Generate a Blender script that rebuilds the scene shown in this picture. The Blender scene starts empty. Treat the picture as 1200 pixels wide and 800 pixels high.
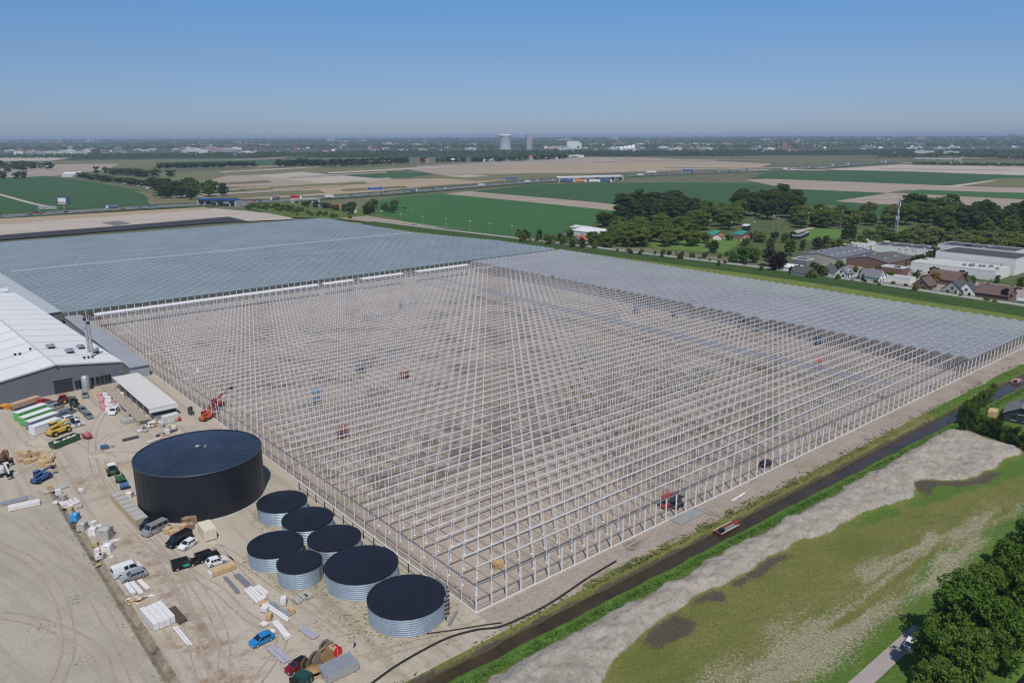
# construction site of a large greenhouse, seen from a drone
SKY_AIR, SKY_DUST, SKY_OZ, SKY_STR, SUN_STR, EXPO, HAZE, HAZE_COL = 1.0, 0.3, 4.0, .1, 3.5, 0.03, 7.5e-5, (.62, .78, 1, 1)
import bpy, bmesh, math, random
import numpy as np
from mathutils import Vector, Matrix
random.seed(7); rng = np.random.default_rng(7)
S = bpy.context.scene; C = S.collection
PI = math.pi
# ------------------------------------------------------------------ camera
F, H = 913., 80.
pitch = math.atan(242 / F); roll = math.radians(0.25)
FW = Vector((0, math.cos(pitch), -math.sin(pitch))); RT = Vector((1, 0, 0)); UP = RT.cross(FW)
R2 = RT * math.cos(roll) - UP * math.sin(roll); U2 = R2.cross(FW)
def at(px, py, z=0.0):
    """ground point (height z) that the survey pixel px,py of the 1200x800 photo shows"""
    d = FW * F + R2 * (px - 600) + U2 * (400 - py)
    t = (z - H) / d.z
    return Vector((d.x * t, d.y * t, z))
A = math.radians(40.0); O2 = (-6.41, 118.43)
CU, SU = math.cos(A), math.sin(A)
def W(u, v, z=0.0): return Vector((O2[0] + u * CU - v * SU, O2[1] + u * SU + v * CU, z))
def UVof(p):
    x, y = p[0] - O2[0], p[1] - O2[1]
    return (x * CU + y * SU, -x * SU + y * CU)
def pxm(p):  # photo pixels per metre at a point
    return F / ((Vector(p) - Vector((0, 0, H))).dot(FW))
cam = bpy.data.cameras.new('camera'); co = bpy.data.objects.new('camera', cam); C.objects.link(co)
cam.sensor_width = 36; cam.lens = 36 * F / 1200; cam.clip_start = 1; cam.clip_end = 90000
m = Matrix((R2, U2, -FW)).transposed().to_4x4(); m.translation = (0, 0, H); co.matrix_world = m
S.camera = co
# ------------------------------------------------------------------ materials
MATS = {}
def mat(name, col, rough=.85, metal=0., var=.18, scale=1.5, spec=.3, bump=0., tint=None, alpha=1., coords='Object', stretch=None):
    """Principled with two octaves of procedural noise in the base colour"""
    if name in MATS: return MATS[name]
    M = bpy.data.materials.new(name); M.use_nodes = True; nt = M.node_tree; N = nt.nodes; L = nt.links
    b = N['Principled BSDF']; b.inputs['Roughness'].default_value = rough; b.inputs['Metallic'].default_value = metal
    b.inputs['Specular IOR Level'].default_value = spec; b.inputs['Alpha'].default_value = alpha
    if var > 0:
        tc = N.new('ShaderNodeTexCoord'); out = tc.outputs[coords]
        if stretch:
            mp = N.new('ShaderNodeMapping'); L.new(out, mp.inputs[0]); mp.inputs['Scale'].default_value = stretch[:3]
            if len(stretch) > 3: mp.inputs['Rotation'].default_value = (0, 0, stretch[3])
            out = mp.outputs[0]
        n1 = N.new('ShaderNodeTexNoise'); n1.inputs['Scale'].default_value = scale; n1.inputs['Detail'].default_value = 6
        n1.inputs['Roughness'].default_value = .65; L.new(out, n1.inputs['Vector'])
        mr = N.new('ShaderNodeMapRange'); mr.inputs[1].default_value = .3; mr.inputs[2].default_value = .7
        mr.inputs[3].default_value = 0; mr.inputs[4].default_value = 1; L.new(n1.outputs[0], mr.inputs[0])
        mx = N.new('ShaderNodeMix'); mx.data_type = 'RGBA'; L.new(mr.outputs[0], mx.inputs[0])
        lo = [c * (1 - var) for c in col]; hi = [min(1, c * (1 + var)) for c in (tint or col)]
        mx.inputs[6].default_value = (*lo, 1); mx.inputs[7].default_value = (*hi, 1)
        L.new(mx.outputs[2], b.inputs['Base Color'])
        if bump:
            bp = N.new('ShaderNodeBump'); bp.inputs['Strength'].default_value = bump; bp.inputs['Distance'].default_value = .1
            L.new(n1.outputs[0], bp.inputs['Height']); L.new(bp.outputs[0], b.inputs['Normal'])
    else: b.inputs['Base Color'].default_value = (*col, 1)
    MATS[name] = M; return M
def ground_mat(name, stops, scale, detail=8, rough=.95, fine=(.35, 9.), patch=None, streak=None, bump=.0, rows=None, bands=None):
    """earth or crop: wide noise through a ramp, fine speckle, optional patches (colour, scale, lo, hi) and stretched streaks"""
    if name in MATS: return MATS[name]
    M = bpy.data.materials.new(name); M.use_nodes = True; nt = M.node_tree; N = nt.nodes; L = nt.links
    b = N['Principled BSDF']; b.inputs['Roughness'].default_value = rough; b.inputs['Specular IOR Level'].default_value = .15
    tc = N.new('ShaderNodeTexCoord').outputs['Object']
    def noise(sc, det=8, r=.6, vec=tc):
        n = N.new('ShaderNodeTexNoise'); n.inputs['Scale'].default_value = sc; n.inputs['Detail'].default_value = det
        n.inputs['Roughness'].default_value = r; L.new(vec, n.inputs['Vector']); return n.outputs[0]
    def mapr(x, lo, hi, a=0., bb=1.):
        r = N.new('ShaderNodeMapRange'); L.new(x, r.inputs[0])
        for i, q in enumerate((lo, hi, a, bb)): r.inputs[i + 1].default_value = q
        return r.outputs[0]
    def mix(f, a, c, mode='MIX'):
        x = N.new('ShaderNodeMix'); x.data_type = 'RGBA'; x.blend_type = mode
        if isinstance(f, float): x.inputs[0].default_value = f
        else: L.new(f, x.inputs[0])
        for i, q in ((6, a), (7, c)):
            if isinstance(q, tuple): x.inputs[i].default_value = (*q, 1)
            else: L.new(q, x.inputs[i])
        return x.outputs[2]
    rp = N.new('ShaderNodeValToRGB'); L.new(mapr(noise(scale, detail, .68), .28, .72), rp.inputs[0])
    e = rp.color_ramp.elements
    while len(e) < len(stops): e.new(.5)
    for i, c in enumerate(stops): e[i].position = i / (len(stops) - 1); e[i].color = (*c, 1)
    col = rp.outputs[0]
    for p in (patch or []):
        col = mix(mapr(noise(p[1], 7, .7), p[2], p[3]), col, p[0])
    if streak:  # (colour, angle, stretch_x, stretch_y, lo, hi)
        mp = N.new('ShaderNodeMapping'); L.new(tc, mp.inputs[0]); mp.inputs['Rotation'].default_value = (0, 0, -streak[1])
        m2 = N.new('ShaderNodeMapping'); L.new(mp.outputs[0], m2.inputs[0]); m2.inputs['Scale'].default_value = (streak[2], streak[3], 1)
        col = mix(mapr(noise(1., 6, .6, m2.outputs[0]), streak[4], streak[5]), col, streak[0])
    for bd in (bands or []):   # (colour, u0, u1, v0, v1, noise scale, lo, hi): earth of another colour in a strip of the site
        sx = N.new('ShaderNodeMapping'); sx.vector_type = 'TEXTURE'; sx.inputs['Location'].default_value = (*O2, 0); sx.inputs['Rotation'].default_value = (0, 0, A); L.new(tc, sx.inputs[0]); sp = N.new('ShaderNodeSeparateXYZ'); L.new(sx.outputs[0], sp.inputs[0])
        f = None
        for ax, lo_, hi_ in ((0, bd[1], bd[2]), (1, bd[3], bd[4])):
            for x in (mapr(sp.outputs[ax], lo_ - 1.5, lo_ + 1.5), mapr(sp.outputs[ax], hi_ + 1.5, hi_ - 1.5)):
                if f is None: f = x
                else: mm = N.new('ShaderNodeMath'); mm.operation = 'MULTIPLY'; L.new(f, mm.inputs[0]); L.new(x, mm.inputs[1]); f = mm.outputs[0]
        mm = N.new('ShaderNodeMath'); mm.operation = 'MULTIPLY'; L.new(f, mm.inputs[0]); L.new(mapr(noise(bd[5], 7, .7), bd[6], bd[7]), mm.inputs[1]); col = mix(mm.outputs[0], col, bd[0])
    if rows:   # (colour, angle, rows per metre, strength)
        mp = N.new('ShaderNodeMapping'); L.new(tc, mp.inputs[0]); mp.inputs['Rotation'].default_value = (0, 0, -rows[1])
        w = N.new('ShaderNodeTexWave'); w.inputs['Scale'].default_value = rows[2]; w.inputs['Distortion'].default_value = .6; L.new(mp.outputs[0], w.inputs[0])
        col = mix(mapr(w.outputs[1], .3, .9, 0., rows[3]), col, rows[0])
    col = mix(1., col, mix(mapr(noise(fine[1], 4, .7), .25, .75), (1 - fine[0],) * 3, (1 + fine[0],) * 3), 'MULTIPLY')
    L.new(col, b.inputs['Base Color'])
    if bump:
        bp = N.new('ShaderNodeBump'); bp.inputs['Strength'].default_value = bump; bp.inputs['Distance'].default_value = .3
        L.new(noise(scale * 12, 8, .7), bp.inputs['Height']); L.new(bp.outputs[0], b.inputs['Normal'])
    MATS[name] = M; return M
white = mat('white_paint', (.72, .73, .74), .45, var=.06)
offwhite = mat('weathered_white', (.6, .59, .57), .6, var=.12)
galv = mat('galvanised_steel', (.5, .52, .55), .45, .6, var=.1, scale=.8)
steelgrey = mat('grey_steel', (.25, .27, .3), .5, .3, var=.1)
alum = mat('white_aluminium', (.78, .78, .8), .5, .0, var=.05, scale=.3)
dark = mat('black_rubber', (.02, .02, .022), .8, var=.2)
glass = mat('dark_glass', (.015, .02, .028), .12, var=0, spec=.6)
chrome = mat('lamp_glass', (.7, .7, .68), .15, var=0, spec=.6)
redlamp = mat('red_lamp', (.35, .02, .02), .25, var=0)
wood = mat('raw_timber', (.5, .36, .2), .8, var=.25, scale=3)
brown = mat('brown_timber', (.2, .12, .07), .85, var=.25, scale=3)
concrete = mat('concrete', (.4, .39, .37), .9, var=.15, scale=2)
brick = mat('red_brick', (.2, .11, .09), .9, var=.2, scale=4)
redp = mat('red_paint', (.36, .06, .05), .5, var=.1)
orange = mat('orange_paint', (.7, .27, .05), .5, var=.1)
yellow = mat('yellow_paint', (.62, .42, .07), .5, var=.1)
bluep = mat('blue_paint', (.06, .12, .28), .45, var=.12)
greenp = mat('green_paint', (.05, .16, .07), .5, var=.12)
tarp = mat('blue_tarp', (.05, .3, .6), .6, var=.15)
plastic = mat('white_plastic', (.7, .68, .68), .5, var=.12, scale=2)
pinkbag = mat('pink_plastic', (.55, .25, .28), .6, var=.25, scale=2)
# ------------------------------------------------------------------ mesh builder
class MB:
    def __init__(s): s.v = []; s.f = []; s.mi = []; s.sm = []; s.k = 0
    def add(s, vs, fs, k=None, smooth=False):
        o = len(s.v); s.v += [tuple(p) for p in vs]; k = s.k if k is None else k
        for f in fs: s.f.append([i + o for i in f]); s.mi.append(k); s.sm.append(smooth)
        return s
    def box(s, c, d, rz=0., k=None, ry=0., taper=1.):
        """box: centre of its base c, size d, turned rz about z (ry tilts about its own y)"""
        hx, hy = d[0] / 2, d[1] / 2; vs = []
        for z, t in ((0, 1), (d[2], taper)):
            for x, y in ((-hx, -hy), (hx, -hy), (hx, hy), (-hx, hy)): vs.append([x * t, y * t, z])
        if ry:
            cr, sr = math.cos(ry), math.sin(ry); vs = [[x * cr + z * sr, y, -x * sr + z * cr] for x, y, z in vs]
        cz, sz = math.cos(rz), math.sin(rz)
        vs = [(c[0] + x * cz - y * sz, c[1] + x * sz + y * cz, c[2] + z) for x, y, z in vs]
        return s.add(vs, [(3, 2, 1, 0), (4, 5, 6, 7), (0, 1, 5, 4), (1, 2, 6, 5), (2, 3, 7, 6), (3, 0, 4, 7)], k)
    def bar(s, p, q, w, h=None, k=None):
        """square bar from p to q"""
        p, q = Vector(p), Vector(q); h = h or w; d = (q - p).normalized()
        up = Vector((0, 0, 1)) if abs(d.z) < .95 else Vector((0, 1, 0))
        a = d.cross(up).normalized() * w / 2; b = a.cross(d).normalized() * h / 2
        vs = [p - a - b, p + a - b, p + a + b, p - a + b, q - a - b, q + a - b, q + a + b, q - a + b]
        return s.add(vs, [(3, 2, 1, 0), (4, 5, 6, 7), (0, 1, 5, 4), (1, 2, 6, 5), (2, 3, 7, 6), (3, 0, 4, 7)], k)
    def tube(s, p, q, r, r2=None, n=10, k=None, caps=True, smooth=True):
        p, q = Vector(p), Vector(q); r2 = r if r2 is None else r2; d = (q - p).normalized()
        up = Vector((0, 0, 1)) if abs(d.z) < .95 else Vector((0, 1, 0))
        a = d.cross(up).normalized(); b = a.cross(d)
        vs = []
        for c, rr in ((p, r), (q, r2)):
            for i in range(n): t = 2 * PI * i / n; vs.append(c + a * (rr * math.cos(t)) + b * (rr * math.sin(t)))
        s.add(vs, [(i, (i + 1) % n, n + (i + 1) % n, n + i) for i in range(n)], k, smooth)
        if caps: s.add(vs[:n], [tuple(range(n))], k); s.add(vs[n:], [tuple(range(n - 1, -1, -1))], k)
        return s
    def lathe(s, prof, n=24, c=(0, 0, 0), k=None, smooth=True):
        """prof: (radius, z) from bottom to top"""
        vs = [(c[0] + r * math.cos(2 * PI * i / n), c[1] + r * math.sin(2 * PI * i / n), c[2] + z) for r, z in prof for i in range(n)]
        fs = [(j * n + i, j * n + (i + 1) % n, (j + 1) * n + (i + 1) % n, (j + 1) * n + i) for j in range(len(prof) - 1) for i in range(n)]
        return s.add(vs, fs, k, smooth)
    def quad(s, a, b, c, d, k=None): return s.add([a, b, c, d], [(0, 1, 2, 3)], k)
    def prism(s, poly, z0, z1, k=None):
        n = len(poly); vs = [(x, y, z0) for x, y in poly] + [(x, y, z1) for x, y in poly]
        return s.add(vs, [tuple(range(n - 1, -1, -1)), tuple(range(n, 2 * n))] + [(i, (i + 1) % n, n + (i + 1) % n, n + i) for i in range(n)], k)
    def extr(s, poly, y0, y1, k=None):
        """side outline (x, z) carried from y0 to y1"""
        n = len(poly); vs = [(x, y0, z) for x, z in poly] + [(x, y1, z) for x, z in poly]
        return s.add(vs, [tuple(range(n)), tuple(range(2 * n - 1, n - 1, -1))] + [(i, n + i, n + (i + 1) % n, (i + 1) % n) for i in range(n)], k)
    def blob(s, c, r, k=None, n=8, jit=.15, seed=0):
        rr = random.Random(seed); vs = []; fs = []
        for j in range(n // 2 + 1):
            th = PI * j / (n // 2)
            for i in range(n):
                t = 2 * PI * i / n; q = 1 + rr.uniform(-jit, jit)
                vs.append((c[0] + r[0] * q * math.sin(th) * math.cos(t), c[1] + r[1] * q * math.sin(th) * math.sin(t), c[2] + r[2] * q * math.cos(th)))
        for j in range(n // 2):
            for i in range(n): fs.append((j * n + i, j * n + (i + 1) % n, (j + 1) * n + (i + 1) % n, (j + 1) * n + i))
        return s.add(vs, fs, k, True)
    def mesh(s, name, mats):
        me = bpy.data.meshes.new(name); me.from_pydata(s.v, [], s.f)
        for M in (mats if isinstance(mats, (list, tuple)) else [mats]): me.materials.append(M)
        me.polygons.foreach_set('material_index', s.mi); me.polygons.foreach_set('use_smooth', s.sm); me.update()
        return me
    def build(s, name, mats, parent=None):
        o = bpy.data.objects.new(name, s.mesh(name, mats)); C.objects.link(o)
        if parent: o.parent = parent
        return o
def box(name, M, parent, c, d, **kw): return MB().box(c, d, **kw).build(name, M, parent)
def tag(o, label, cat, group=None, kind=None):
    if kind in ('structure', 'stuff') and not label: o['kind'] = kind; return o
    o['label'] = label; o['category'] = cat
    if group: o['group'] = group
    if kind: o['kind'] = kind
    return o
def thing(name, label, cat, loc=(0, 0, 0), rz=0., group=None):
    o = bpy.data.objects.new(name, None); C.objects.link(o); o.location = loc; o.rotation_euler.z = rz; o.empty_display_size = .5
    return tag(o, label, cat, group)
def struct(o): o['kind'] = 'structure'; return o
KIDS = {}
def copy_tree(o, loc=None, rz=None, label=None, group=None, scale=None, parent=None):
    c = o.copy(); C.objects.link(c)
    if parent: c.parent = parent
    for ch in [x for x in o.children]: copy_tree(ch, parent=c)
    if loc is not None: c.location = loc
    if rz is not None: c.rotation_euler.z = rz
    if scale: c.scale = scale if isinstance(scale, (tuple, list)) else (scale,) * 3
    if label: c['label'] = label
    if group: c['group'] = group
    return c
def move(o, loc, rz=None):
    o.location = loc
    if rz is not None: o.rotation_euler.z = rz
    return o
# ------------------------------------------------------------------ value noise on arrays
def vnoise(x, y, seed=0):
    xi = np.floor(x).astype(int); yi = np.floor(y).astype(int); xf = x - xi; yf = y - yi
    def h(a, b):
        n = (a * 374761393 + b * 668265263 + seed * 1442695041) & 0x7fffffff
        n = ((n ^ (n >> 13)) * 1274126177) & 0x7fffffff
        return ((n ^ (n >> 16)) & 0xffff) / 65535.
    sx = xf * xf * (3 - 2 * xf); sy = yf * yf * (3 - 2 * yf)
    return (h(xi, yi) * (1 - sx) + h(xi + 1, yi) * sx) * (1 - sy) + (h(xi, yi + 1) * (1 - sx) + h(xi + 1, yi + 1) * sx) * sy
def fbm(x, y, sc, oc=4, seed=0):
    t = 0; a = .5; s = 0
    for i in range(oc): t = t + a * vnoise(x / sc * 2 ** i, y / sc * 2 ** i, seed + i); s += a; a *= .55
    return t / s
def smooth(x): x = np.clip(x, 0, 1); return x * x * (3 - 2 * x)
# ------------------------------------------------------------------ world, sun, haze
EL = math.radians(57); SHX = -.13
w = bpy.data.worlds.new('World'); S.world = w; w.use_nodes = True; nt = w.node_tree
bg = nt.nodes['Background']; sky = nt.nodes.new('ShaderNodeTexSky'); sky.sky_type = 'NISHITA'; sky.sun_disc = False
sky.sun_elevation = EL; sky.sun_rotation = PI - math.atan(SHX); sky.altitude = 0; sky.air_density = SKY_AIR; sky.dust_density = SKY_DUST; sky.ozone_density = SKY_OZ
tcw = nt.nodes.new('ShaderNodeTexCoord'); sxw = nt.nodes.new('ShaderNodeSeparateXYZ'); nt.links.new(tcw.outputs['Generated'], sxw.inputs[0])
rpw = nt.nodes.new('ShaderNodeValToRGB'); nt.links.new(sxw.outputs[2], rpw.inputs[0]); ew = rpw.color_ramp.elements; ew[0].color = (.43, .535, .88, 1); ew[1].color = (.72, .73, .75, 1)
for ps_, c in ((.09, (.48, .59, .82)), (.17, (.466, .70, .93)), (.5, (.66, .72, .8))): x = ew.new(ps_); x.color = (*c, 1)
mxw = nt.nodes.new('ShaderNodeMix'); mxw.data_type = 'RGBA'; mxw.blend_type = 'MULTIPLY'; mxw.inputs[0].default_value = 1; nt.links.new(sky.outputs[0], mxw.inputs[6]); nt.links.new(rpw.outputs[0], mxw.inputs[7])
nt.links.new(mxw.outputs[2], bg.inputs[0]); bg.inputs[1].default_value = SKY_STR
sl = bpy.data.lights.new('sun', 'SUN'); so = bpy.data.objects.new('sun', sl); C.objects.link(so)
sl.energy = SUN_STR; sl.angle = math.radians(.5); sl.color = (1, .95, .865)
d = Vector((SHX, 1, 0)).normalized() * math.cos(EL); d.z = -math.sin(EL)
so.rotation_euler = d.to_track_quat('-Z', 'Y').to_euler(); so.location = (0, -200, 300)
S.view_settings.view_transform = 'Standard'; S.view_settings.look = 'None'; S.view_settings.gamma = 1
S.view_settings.use_curve_mapping = False; S.view_settings.exposure = EXPO
S.cycles.max_bounces = 6; S.cycles.diffuse_bounces = 3; S.cycles.glossy_bounces = 3; S.cycles.transparent_max_bounces = 24
S.cycles.volume_bounces = 0; S.cycles.use_denoising = True; S.cycles.denoiser = 'OPENIMAGEDENOISE'; S.cycles.denoising_prefilter = 'ACCURATE'; S.cycles.caustics_reflective = False; S.cycles.caustics_refractive = False
S.cycles.pixel_filter_type = 'BLACKMAN_HARRIS'; S.cycles.filter_width = 1.25
hz = MB().box((0, 14000, -12), (44000, 52000, 101)).build('haze', mat('haze_air', (1, 1, 1), var=0))
hz['kind'] = 'stuff'; hz.display_type = 'WIRE'
hm = bpy.data.materials.new('hazy_air'); hm.use_nodes = True; hn = hm.node_tree
hn.nodes.remove(hn.nodes['Principled BSDF']); pv = hn.nodes.new('ShaderNodeVolumePrincipled')
pv.inputs['Density'].default_value = HAZE; pv.inputs['Color'].default_value = HAZE_COL; pv.inputs['Anisotropy'].default_value = 0.
hn.links.new(pv.outputs[0], hn.nodes['Material Output'].inputs['Volume'])
hz.data.materials.clear(); hz.data.materials.append(hm)
# ------------------------------------------------------------------ ground sheets
UV = lambda pts, z=0.: [W(u, v, z) for u, v in pts]
def sheet(name, pts, M, z=None):
    if z is not None: pts = [(p[0], p[1], z) for p in pts]
    return struct(MB().add(pts, [tuple(range(len(pts)))]).build(name, M))
# far base: a ring round the near block (u -130..300, v -160..600)
far_m = ground_mat('farmland', [(.07, .095, .045), (.15, .14, .085), (.1, .12, .06), (.2, .17, .12)], .0035, fine=(.25, .05))
NB = (-140, 300, -170, 600)
ring = MB(); B = 60000
inn = [W(NB[0], NB[2], -.02), W(NB[1], NB[2], -.02), W(NB[1], NB[3], -.02), W(NB[0], NB[3], -.02)]
out = [W(-B, -B, -.02), W(B, -B, -.02), W(B, B, -.02), W(-B, B, -.02)]
ring.add(inn + out, [(0, 1, 5, 4), (1, 2, 6, 5), (2, 3, 7, 6), (3, 0, 4, 7)])
struct(ring.build('ground', far_m))
sand_m = ground_mat('trodden_sand', [(.35, .295, .235), (.44, .385, .318), (.41, .355, .293), (.5, .445, .375)], .045, fine=(.16, 3.),
    patch=[((.3, .24, .19), .11, .56, .74), ((.5, .47, .43), .07, .58, .8)], streak=((.29, .25, .205), A + PI / 2, .015, .55, .5, .7),
    bands=[((.27, .185, .13), -44, -33, -10, 70, .25, .48, .62), ((.29, .2, .14), -31, -20, 0, 30, .3, .52, .66), ((.3, .23, .16), -42, -30, 88, 112, .2, .46, .62), ((.29, .26, .16), -30, -1, -10, 34, .5, .5, .7), ((.48, .43, .36), -36, -22, -10, 160, .05, .3, .8), ((.27, .24, .21), -40, -30, 10, 60, .7, .56, .66)])
floor_m = ground_mat('greenhouse_soil', [(.26, .205, .17), (.36, .3, .255), (.31, .255, .215), (.4, .34, .295)], .035, fine=(.28, 1.4),
    patch=[((.16, .18, .07), .07, .56, .7), ((.12, .095, .08), .1, .55, .66), ((.4, .37, .33), .05, .6, .75)], streak=((.3, .255, .22), A + PI / 2, .012, .45, .46, .68),
    bands=[((.17, .14, .12), 12, 150, 50, 78, .14, .46, .56), ((.18, .15, .13), 55, 130, 8, 36, .16, .5, .6), ((.12, .15, .045), 90, 205, 15, 120, .13, .54, .66), ((.15, .13, .11), 20, 190, 110, 230, .07, .52, .64), ((.4, .33, .27), 0, 60, 0, 40, .05, .3, .7)])
fld_m = ground_mat('sandy_field', [(.31, .275, .22), (.4, .36, .3), (.35, .315, .255), (.44, .4, .34)], .05, fine=(.2, 2.5),
    patch=[((.26, .26, .15), .08, .6, .8), ((.3, .27, .23), .3, .55, .8)], streak=((.3, .27, .22), A + PI / 2 + .25, .02, .4, .48, .68))
sheet('yard_ground', UV([(-44.9, -7), (0, -7), (0, 600), (-140, 600), (-140, 104), (-44.9, 104)]), sand_m)
sheet('greenhouse_floor', UV([(0, -7), (287, -7), (287, 600), (0, 600)]), floor_m)
sheet('field_ground', UV([(-140, -7), (-46.9, -7), (-46.9, 104), (-140, 104)]), fld_m)
verge_m = ground_mat('verge_grass', [(.06, .1, .022), (.085, .13, .03), (.12, .14, .05)], .08, fine=(.35, 1.5), patch=[((.2, .19, .09), .05, .58, .75)])
sheet('verge', UV([(287, -7), (300, -7), (300, 600), (287, 600)]), verge_m)
# drain along the sand field: a real trough
dm = ground_mat('drain_mud', [(.13, .105, .075), (.22, .185, .14), (.3, .26, .2), (.15, .13, .09)], .7, fine=(.35, 4.), patch=[((.07, .055, .04), .25, .5, .68)])
tr = MB(); vs = np.arange(-7, 104.5, 1.0); prof = ((-46.9, 0), (-46.5, -.06), (-46.1, -.5), (-45.75, -.55), (-45.3, -.08), (-44.9, 0))
pts = []
for v in vs:
    for i, (u, z) in enumerate(prof):
        j = 0 if i in (0, 5) else float(fbm(np.array(v), np.array(u * 3.), 2.5, 3, 5)) - .5
        pts.append(W(u + j * .5, v, z + j * .3))
n = len(prof)
tr.add(pts, [(i * n + j, i * n + j + 1, (i + 1) * n + j + 1, (i + 1) * n + j) for i in range(len(vs) - 1) for j in range(n - 1)], smooth=True)
struct(tr.build('drain', dm))
# ------------------------------------------------------------------ canal, banks, spoil heap and meadow: one height field
us = np.concatenate([np.arange(-140, -60, 2.5), np.arange(-60, 300.1, .75)]); vs = np.concatenate([np.arange(-170, -75, 2.5), np.arange(-75, -6.99, .42), [-7.]])
UU, VV = np.meshgrid(us, vs, indexing='ij')
def canal_c(u): return -9.35 - .0195 * u
nz1 = fbm(UU, VV, 14, 4, 11); nz2 = fbm(UU, VV, 4, 4, 23); nz3 = fbm(UU, VV, 1.5, 3, 31); nzl = fbm(UU / 4, VV, 5, 4, 41)
dd = VV - canal_c(UU) + (nz2 - .5) * .9
half = 2.35 + .0045 * UU
Z = -1.75 * smooth((half - np.abs(dd)) / 1.5)
inner = np.minimum(1, (-7 - VV) / .8)
Z = Z * np.clip(inner, 0, 1) + (nz3 - .5) * .18 * np.clip(inner, 0, 1)
vm1 = canal_c(UU) - np.interp(UU, [-60, 0, 100, 150], [4.6, 4.4, 4.2, 3.2]) + (nz2 - .5) * 2.2
vm2 = np.interp(UU, [-140, -40, -6, 6, 18, 40, 55, 70, 98, 125, 146, 160], [-36, -34, -30, -27, -24.6, -23.4, -23.2, -25, -29.5, -35, -38, -37]) + (nz1 - .5) * 5
vm2 = vm2 - np.exp(-((UU - 112) / 5) ** 2) * -5
ends = smooth((156 - UU + (nz1 - .5) * 8) / 9)
e1 = smooth((vm1 - VV) / 4.5); e2 = smooth((VV - vm2) / 3.4)
body = np.minimum(e1, e2) * ends
rough = .55 + 1.0 * nz1 + .5 * (nz2 - .5)
nz4 = fbm(UU, VV, .9, 2, 77)
Z = Z + body * 1.35 * (.7 + .6 * nz1) + body * (nz2 - .5) * .7 + body * (nz3 - .5) * 1.0 + body * (nz4 - .5) * .6
Z = Z - np.exp(-((UU - 128) / 12) ** 2 - ((VV + 27) / 3.5) ** 2) * 1.1 * body
# low meadow beyond the heap
mead = 1 - smooth((VV - vm2 + 1) / 2)
Z = Z + (nz3 - .5) * .22 * mead + (nz1 - .5) * .5 * mead
# pond bottom at the far corner
pond = smooth((-65.6 - VV + (nz2 - .5) * .8) / 1.6) * smooth((VV + 92) / 2)
Z = Z * (1 - pond) - 1.6 * pond
pathm = smooth((1.9 - np.abs(VV + 51.7)) / .8)
Z = Z * (1 - pathm) - .03 * pathm
edge = np.minimum.reduce([UU + 140, 300 - UU, VV + 170]) < .1
Z[edge] = 0; Z[:, -1] = 0
sandw = np.clip(body * 2.2 + (nz2 - .5) * .9 - .25, 0, 1) * (body > .01)
wet = smooth((fbm(UU, VV, 16, 4, 91) - .28) / .2) * smooth((vm2 + 1.6 - VV) / 1.5) * smooth((VV - vm2 + 3.4 + (nz1 - .5) * 9 + (nz2 - .5) * 2.5) / 2.2) * (UU > 0)
bandw = np.interp(UU, [14, 18, 25, 28, 31, 46, 56, 61, 104, 110, 128, 136], [0, .9, .9, .2, 1, 1, .9, 0, 0, 1, 1, 0]); mudw = np.clip(wet * bandw * 1.15, 0, 1)
bankw = smooth((half + 2.2 - np.abs(dd)) / 1.2)
near_side = (dd > 0)
mudb = smooth((half - .25 - np.abs(dd) + (nz2 - .5) * 1.2) / .5)           # bare wet bank under the grass line
sandnear = smooth((dd - half - .5 + (nz1 - .45) * 4.0 - np.interp(UU, [-20, 0, 40, 90], [-.2, .2, 1.6, 2.4])) / 1.2)
strk = fbm(UU / 5 + VV * .15, VV * 1.4, 3.5, 4, 57)
dryw = .8 * smooth((strk - .15) / .4) * smooth((vm2 - 7 - VV + (nz1 - .5) * 10) / 8) * smooth((VV + 50 + (nz1 - .5) * 6) / 5)
dryw *= np.interp(VV, [-48, -42, -30, -20], [.95, 1, .7, .35])
lush = np.maximum(smooth((-43.0 - VV + (nz1 - .5) * 8 + (nz2 - .5) * 6) / 5), 0)
lush = np.maximum(lush, smooth((UU - 78 + (VV + 30) * 4 + (nz1 - .5) * 20) / 20) * smooth((vm2 + 4 - VV) / 6) * .9)
lush = np.maximum(lush, smooth((UU - 157 + (nz1 - .5) * 8) / 8) * .85)
lush = np.maximum(lush, (~near_side) * smooth((dd * -1 - half * .75 + .3) / .6) * smooth((half + 3.6 + dd + (nz2 - .5) * 1.5) / .8) * .95)
P3 = np.stack([O2[0] + UU * CU - VV * SU, O2[1] + UU * SU + VV * CU, Z], -1).reshape(-1, 3)
nu, nv = UU.shape; idx = np.arange(nu * nv).reshape(nu, nv)
faces = np.stack([idx[:-1, :-1], idx[1:, :-1], idx[1:, 1:], idx[:-1, 1:]], -1).reshape(-1, 4)
me = bpy.data.meshes.new('terrain'); me.vertices.add(len(P3)); me.vertices.foreach_set('co', P3.ravel())
me.loops.add(faces.size); me.loops.foreach_set('vertex_index', faces.ravel().astype(np.int32))
me.polygons.add(len(faces)); me.polygons.foreach_set('loop_start', np.arange(0, faces.size, 4).astype(np.int32))
me.polygons.foreach_set('use_smooth', np.ones(len(faces), bool)); me.update(calc_edges=True); me.validate()
for nm, ar in (('sandw', sandw), ('mudw', np.maximum(mudw, mudb * .9)), ('dryw', dryw), ('lushw', lush), ('trackw', sandnear * near_side)):
    at_ = me.attributes.new(nm, 'FLOAT', 'POINT'); at_.data.foreach_set('value', ar.ravel().astype(np.float32))
tm = bpy.data.materials.new('meadow_and_spoil'); tm.use_nodes = True; N = tm.node_tree.nodes; L = tm.node_tree.links
b = N['Principled BSDF']; b.inputs['Roughness'].default_value = .95; b.inputs['Specular IOR Level'].default_value = .12
tco = N.new('ShaderNodeTexCoord').outputs['Object']
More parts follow.
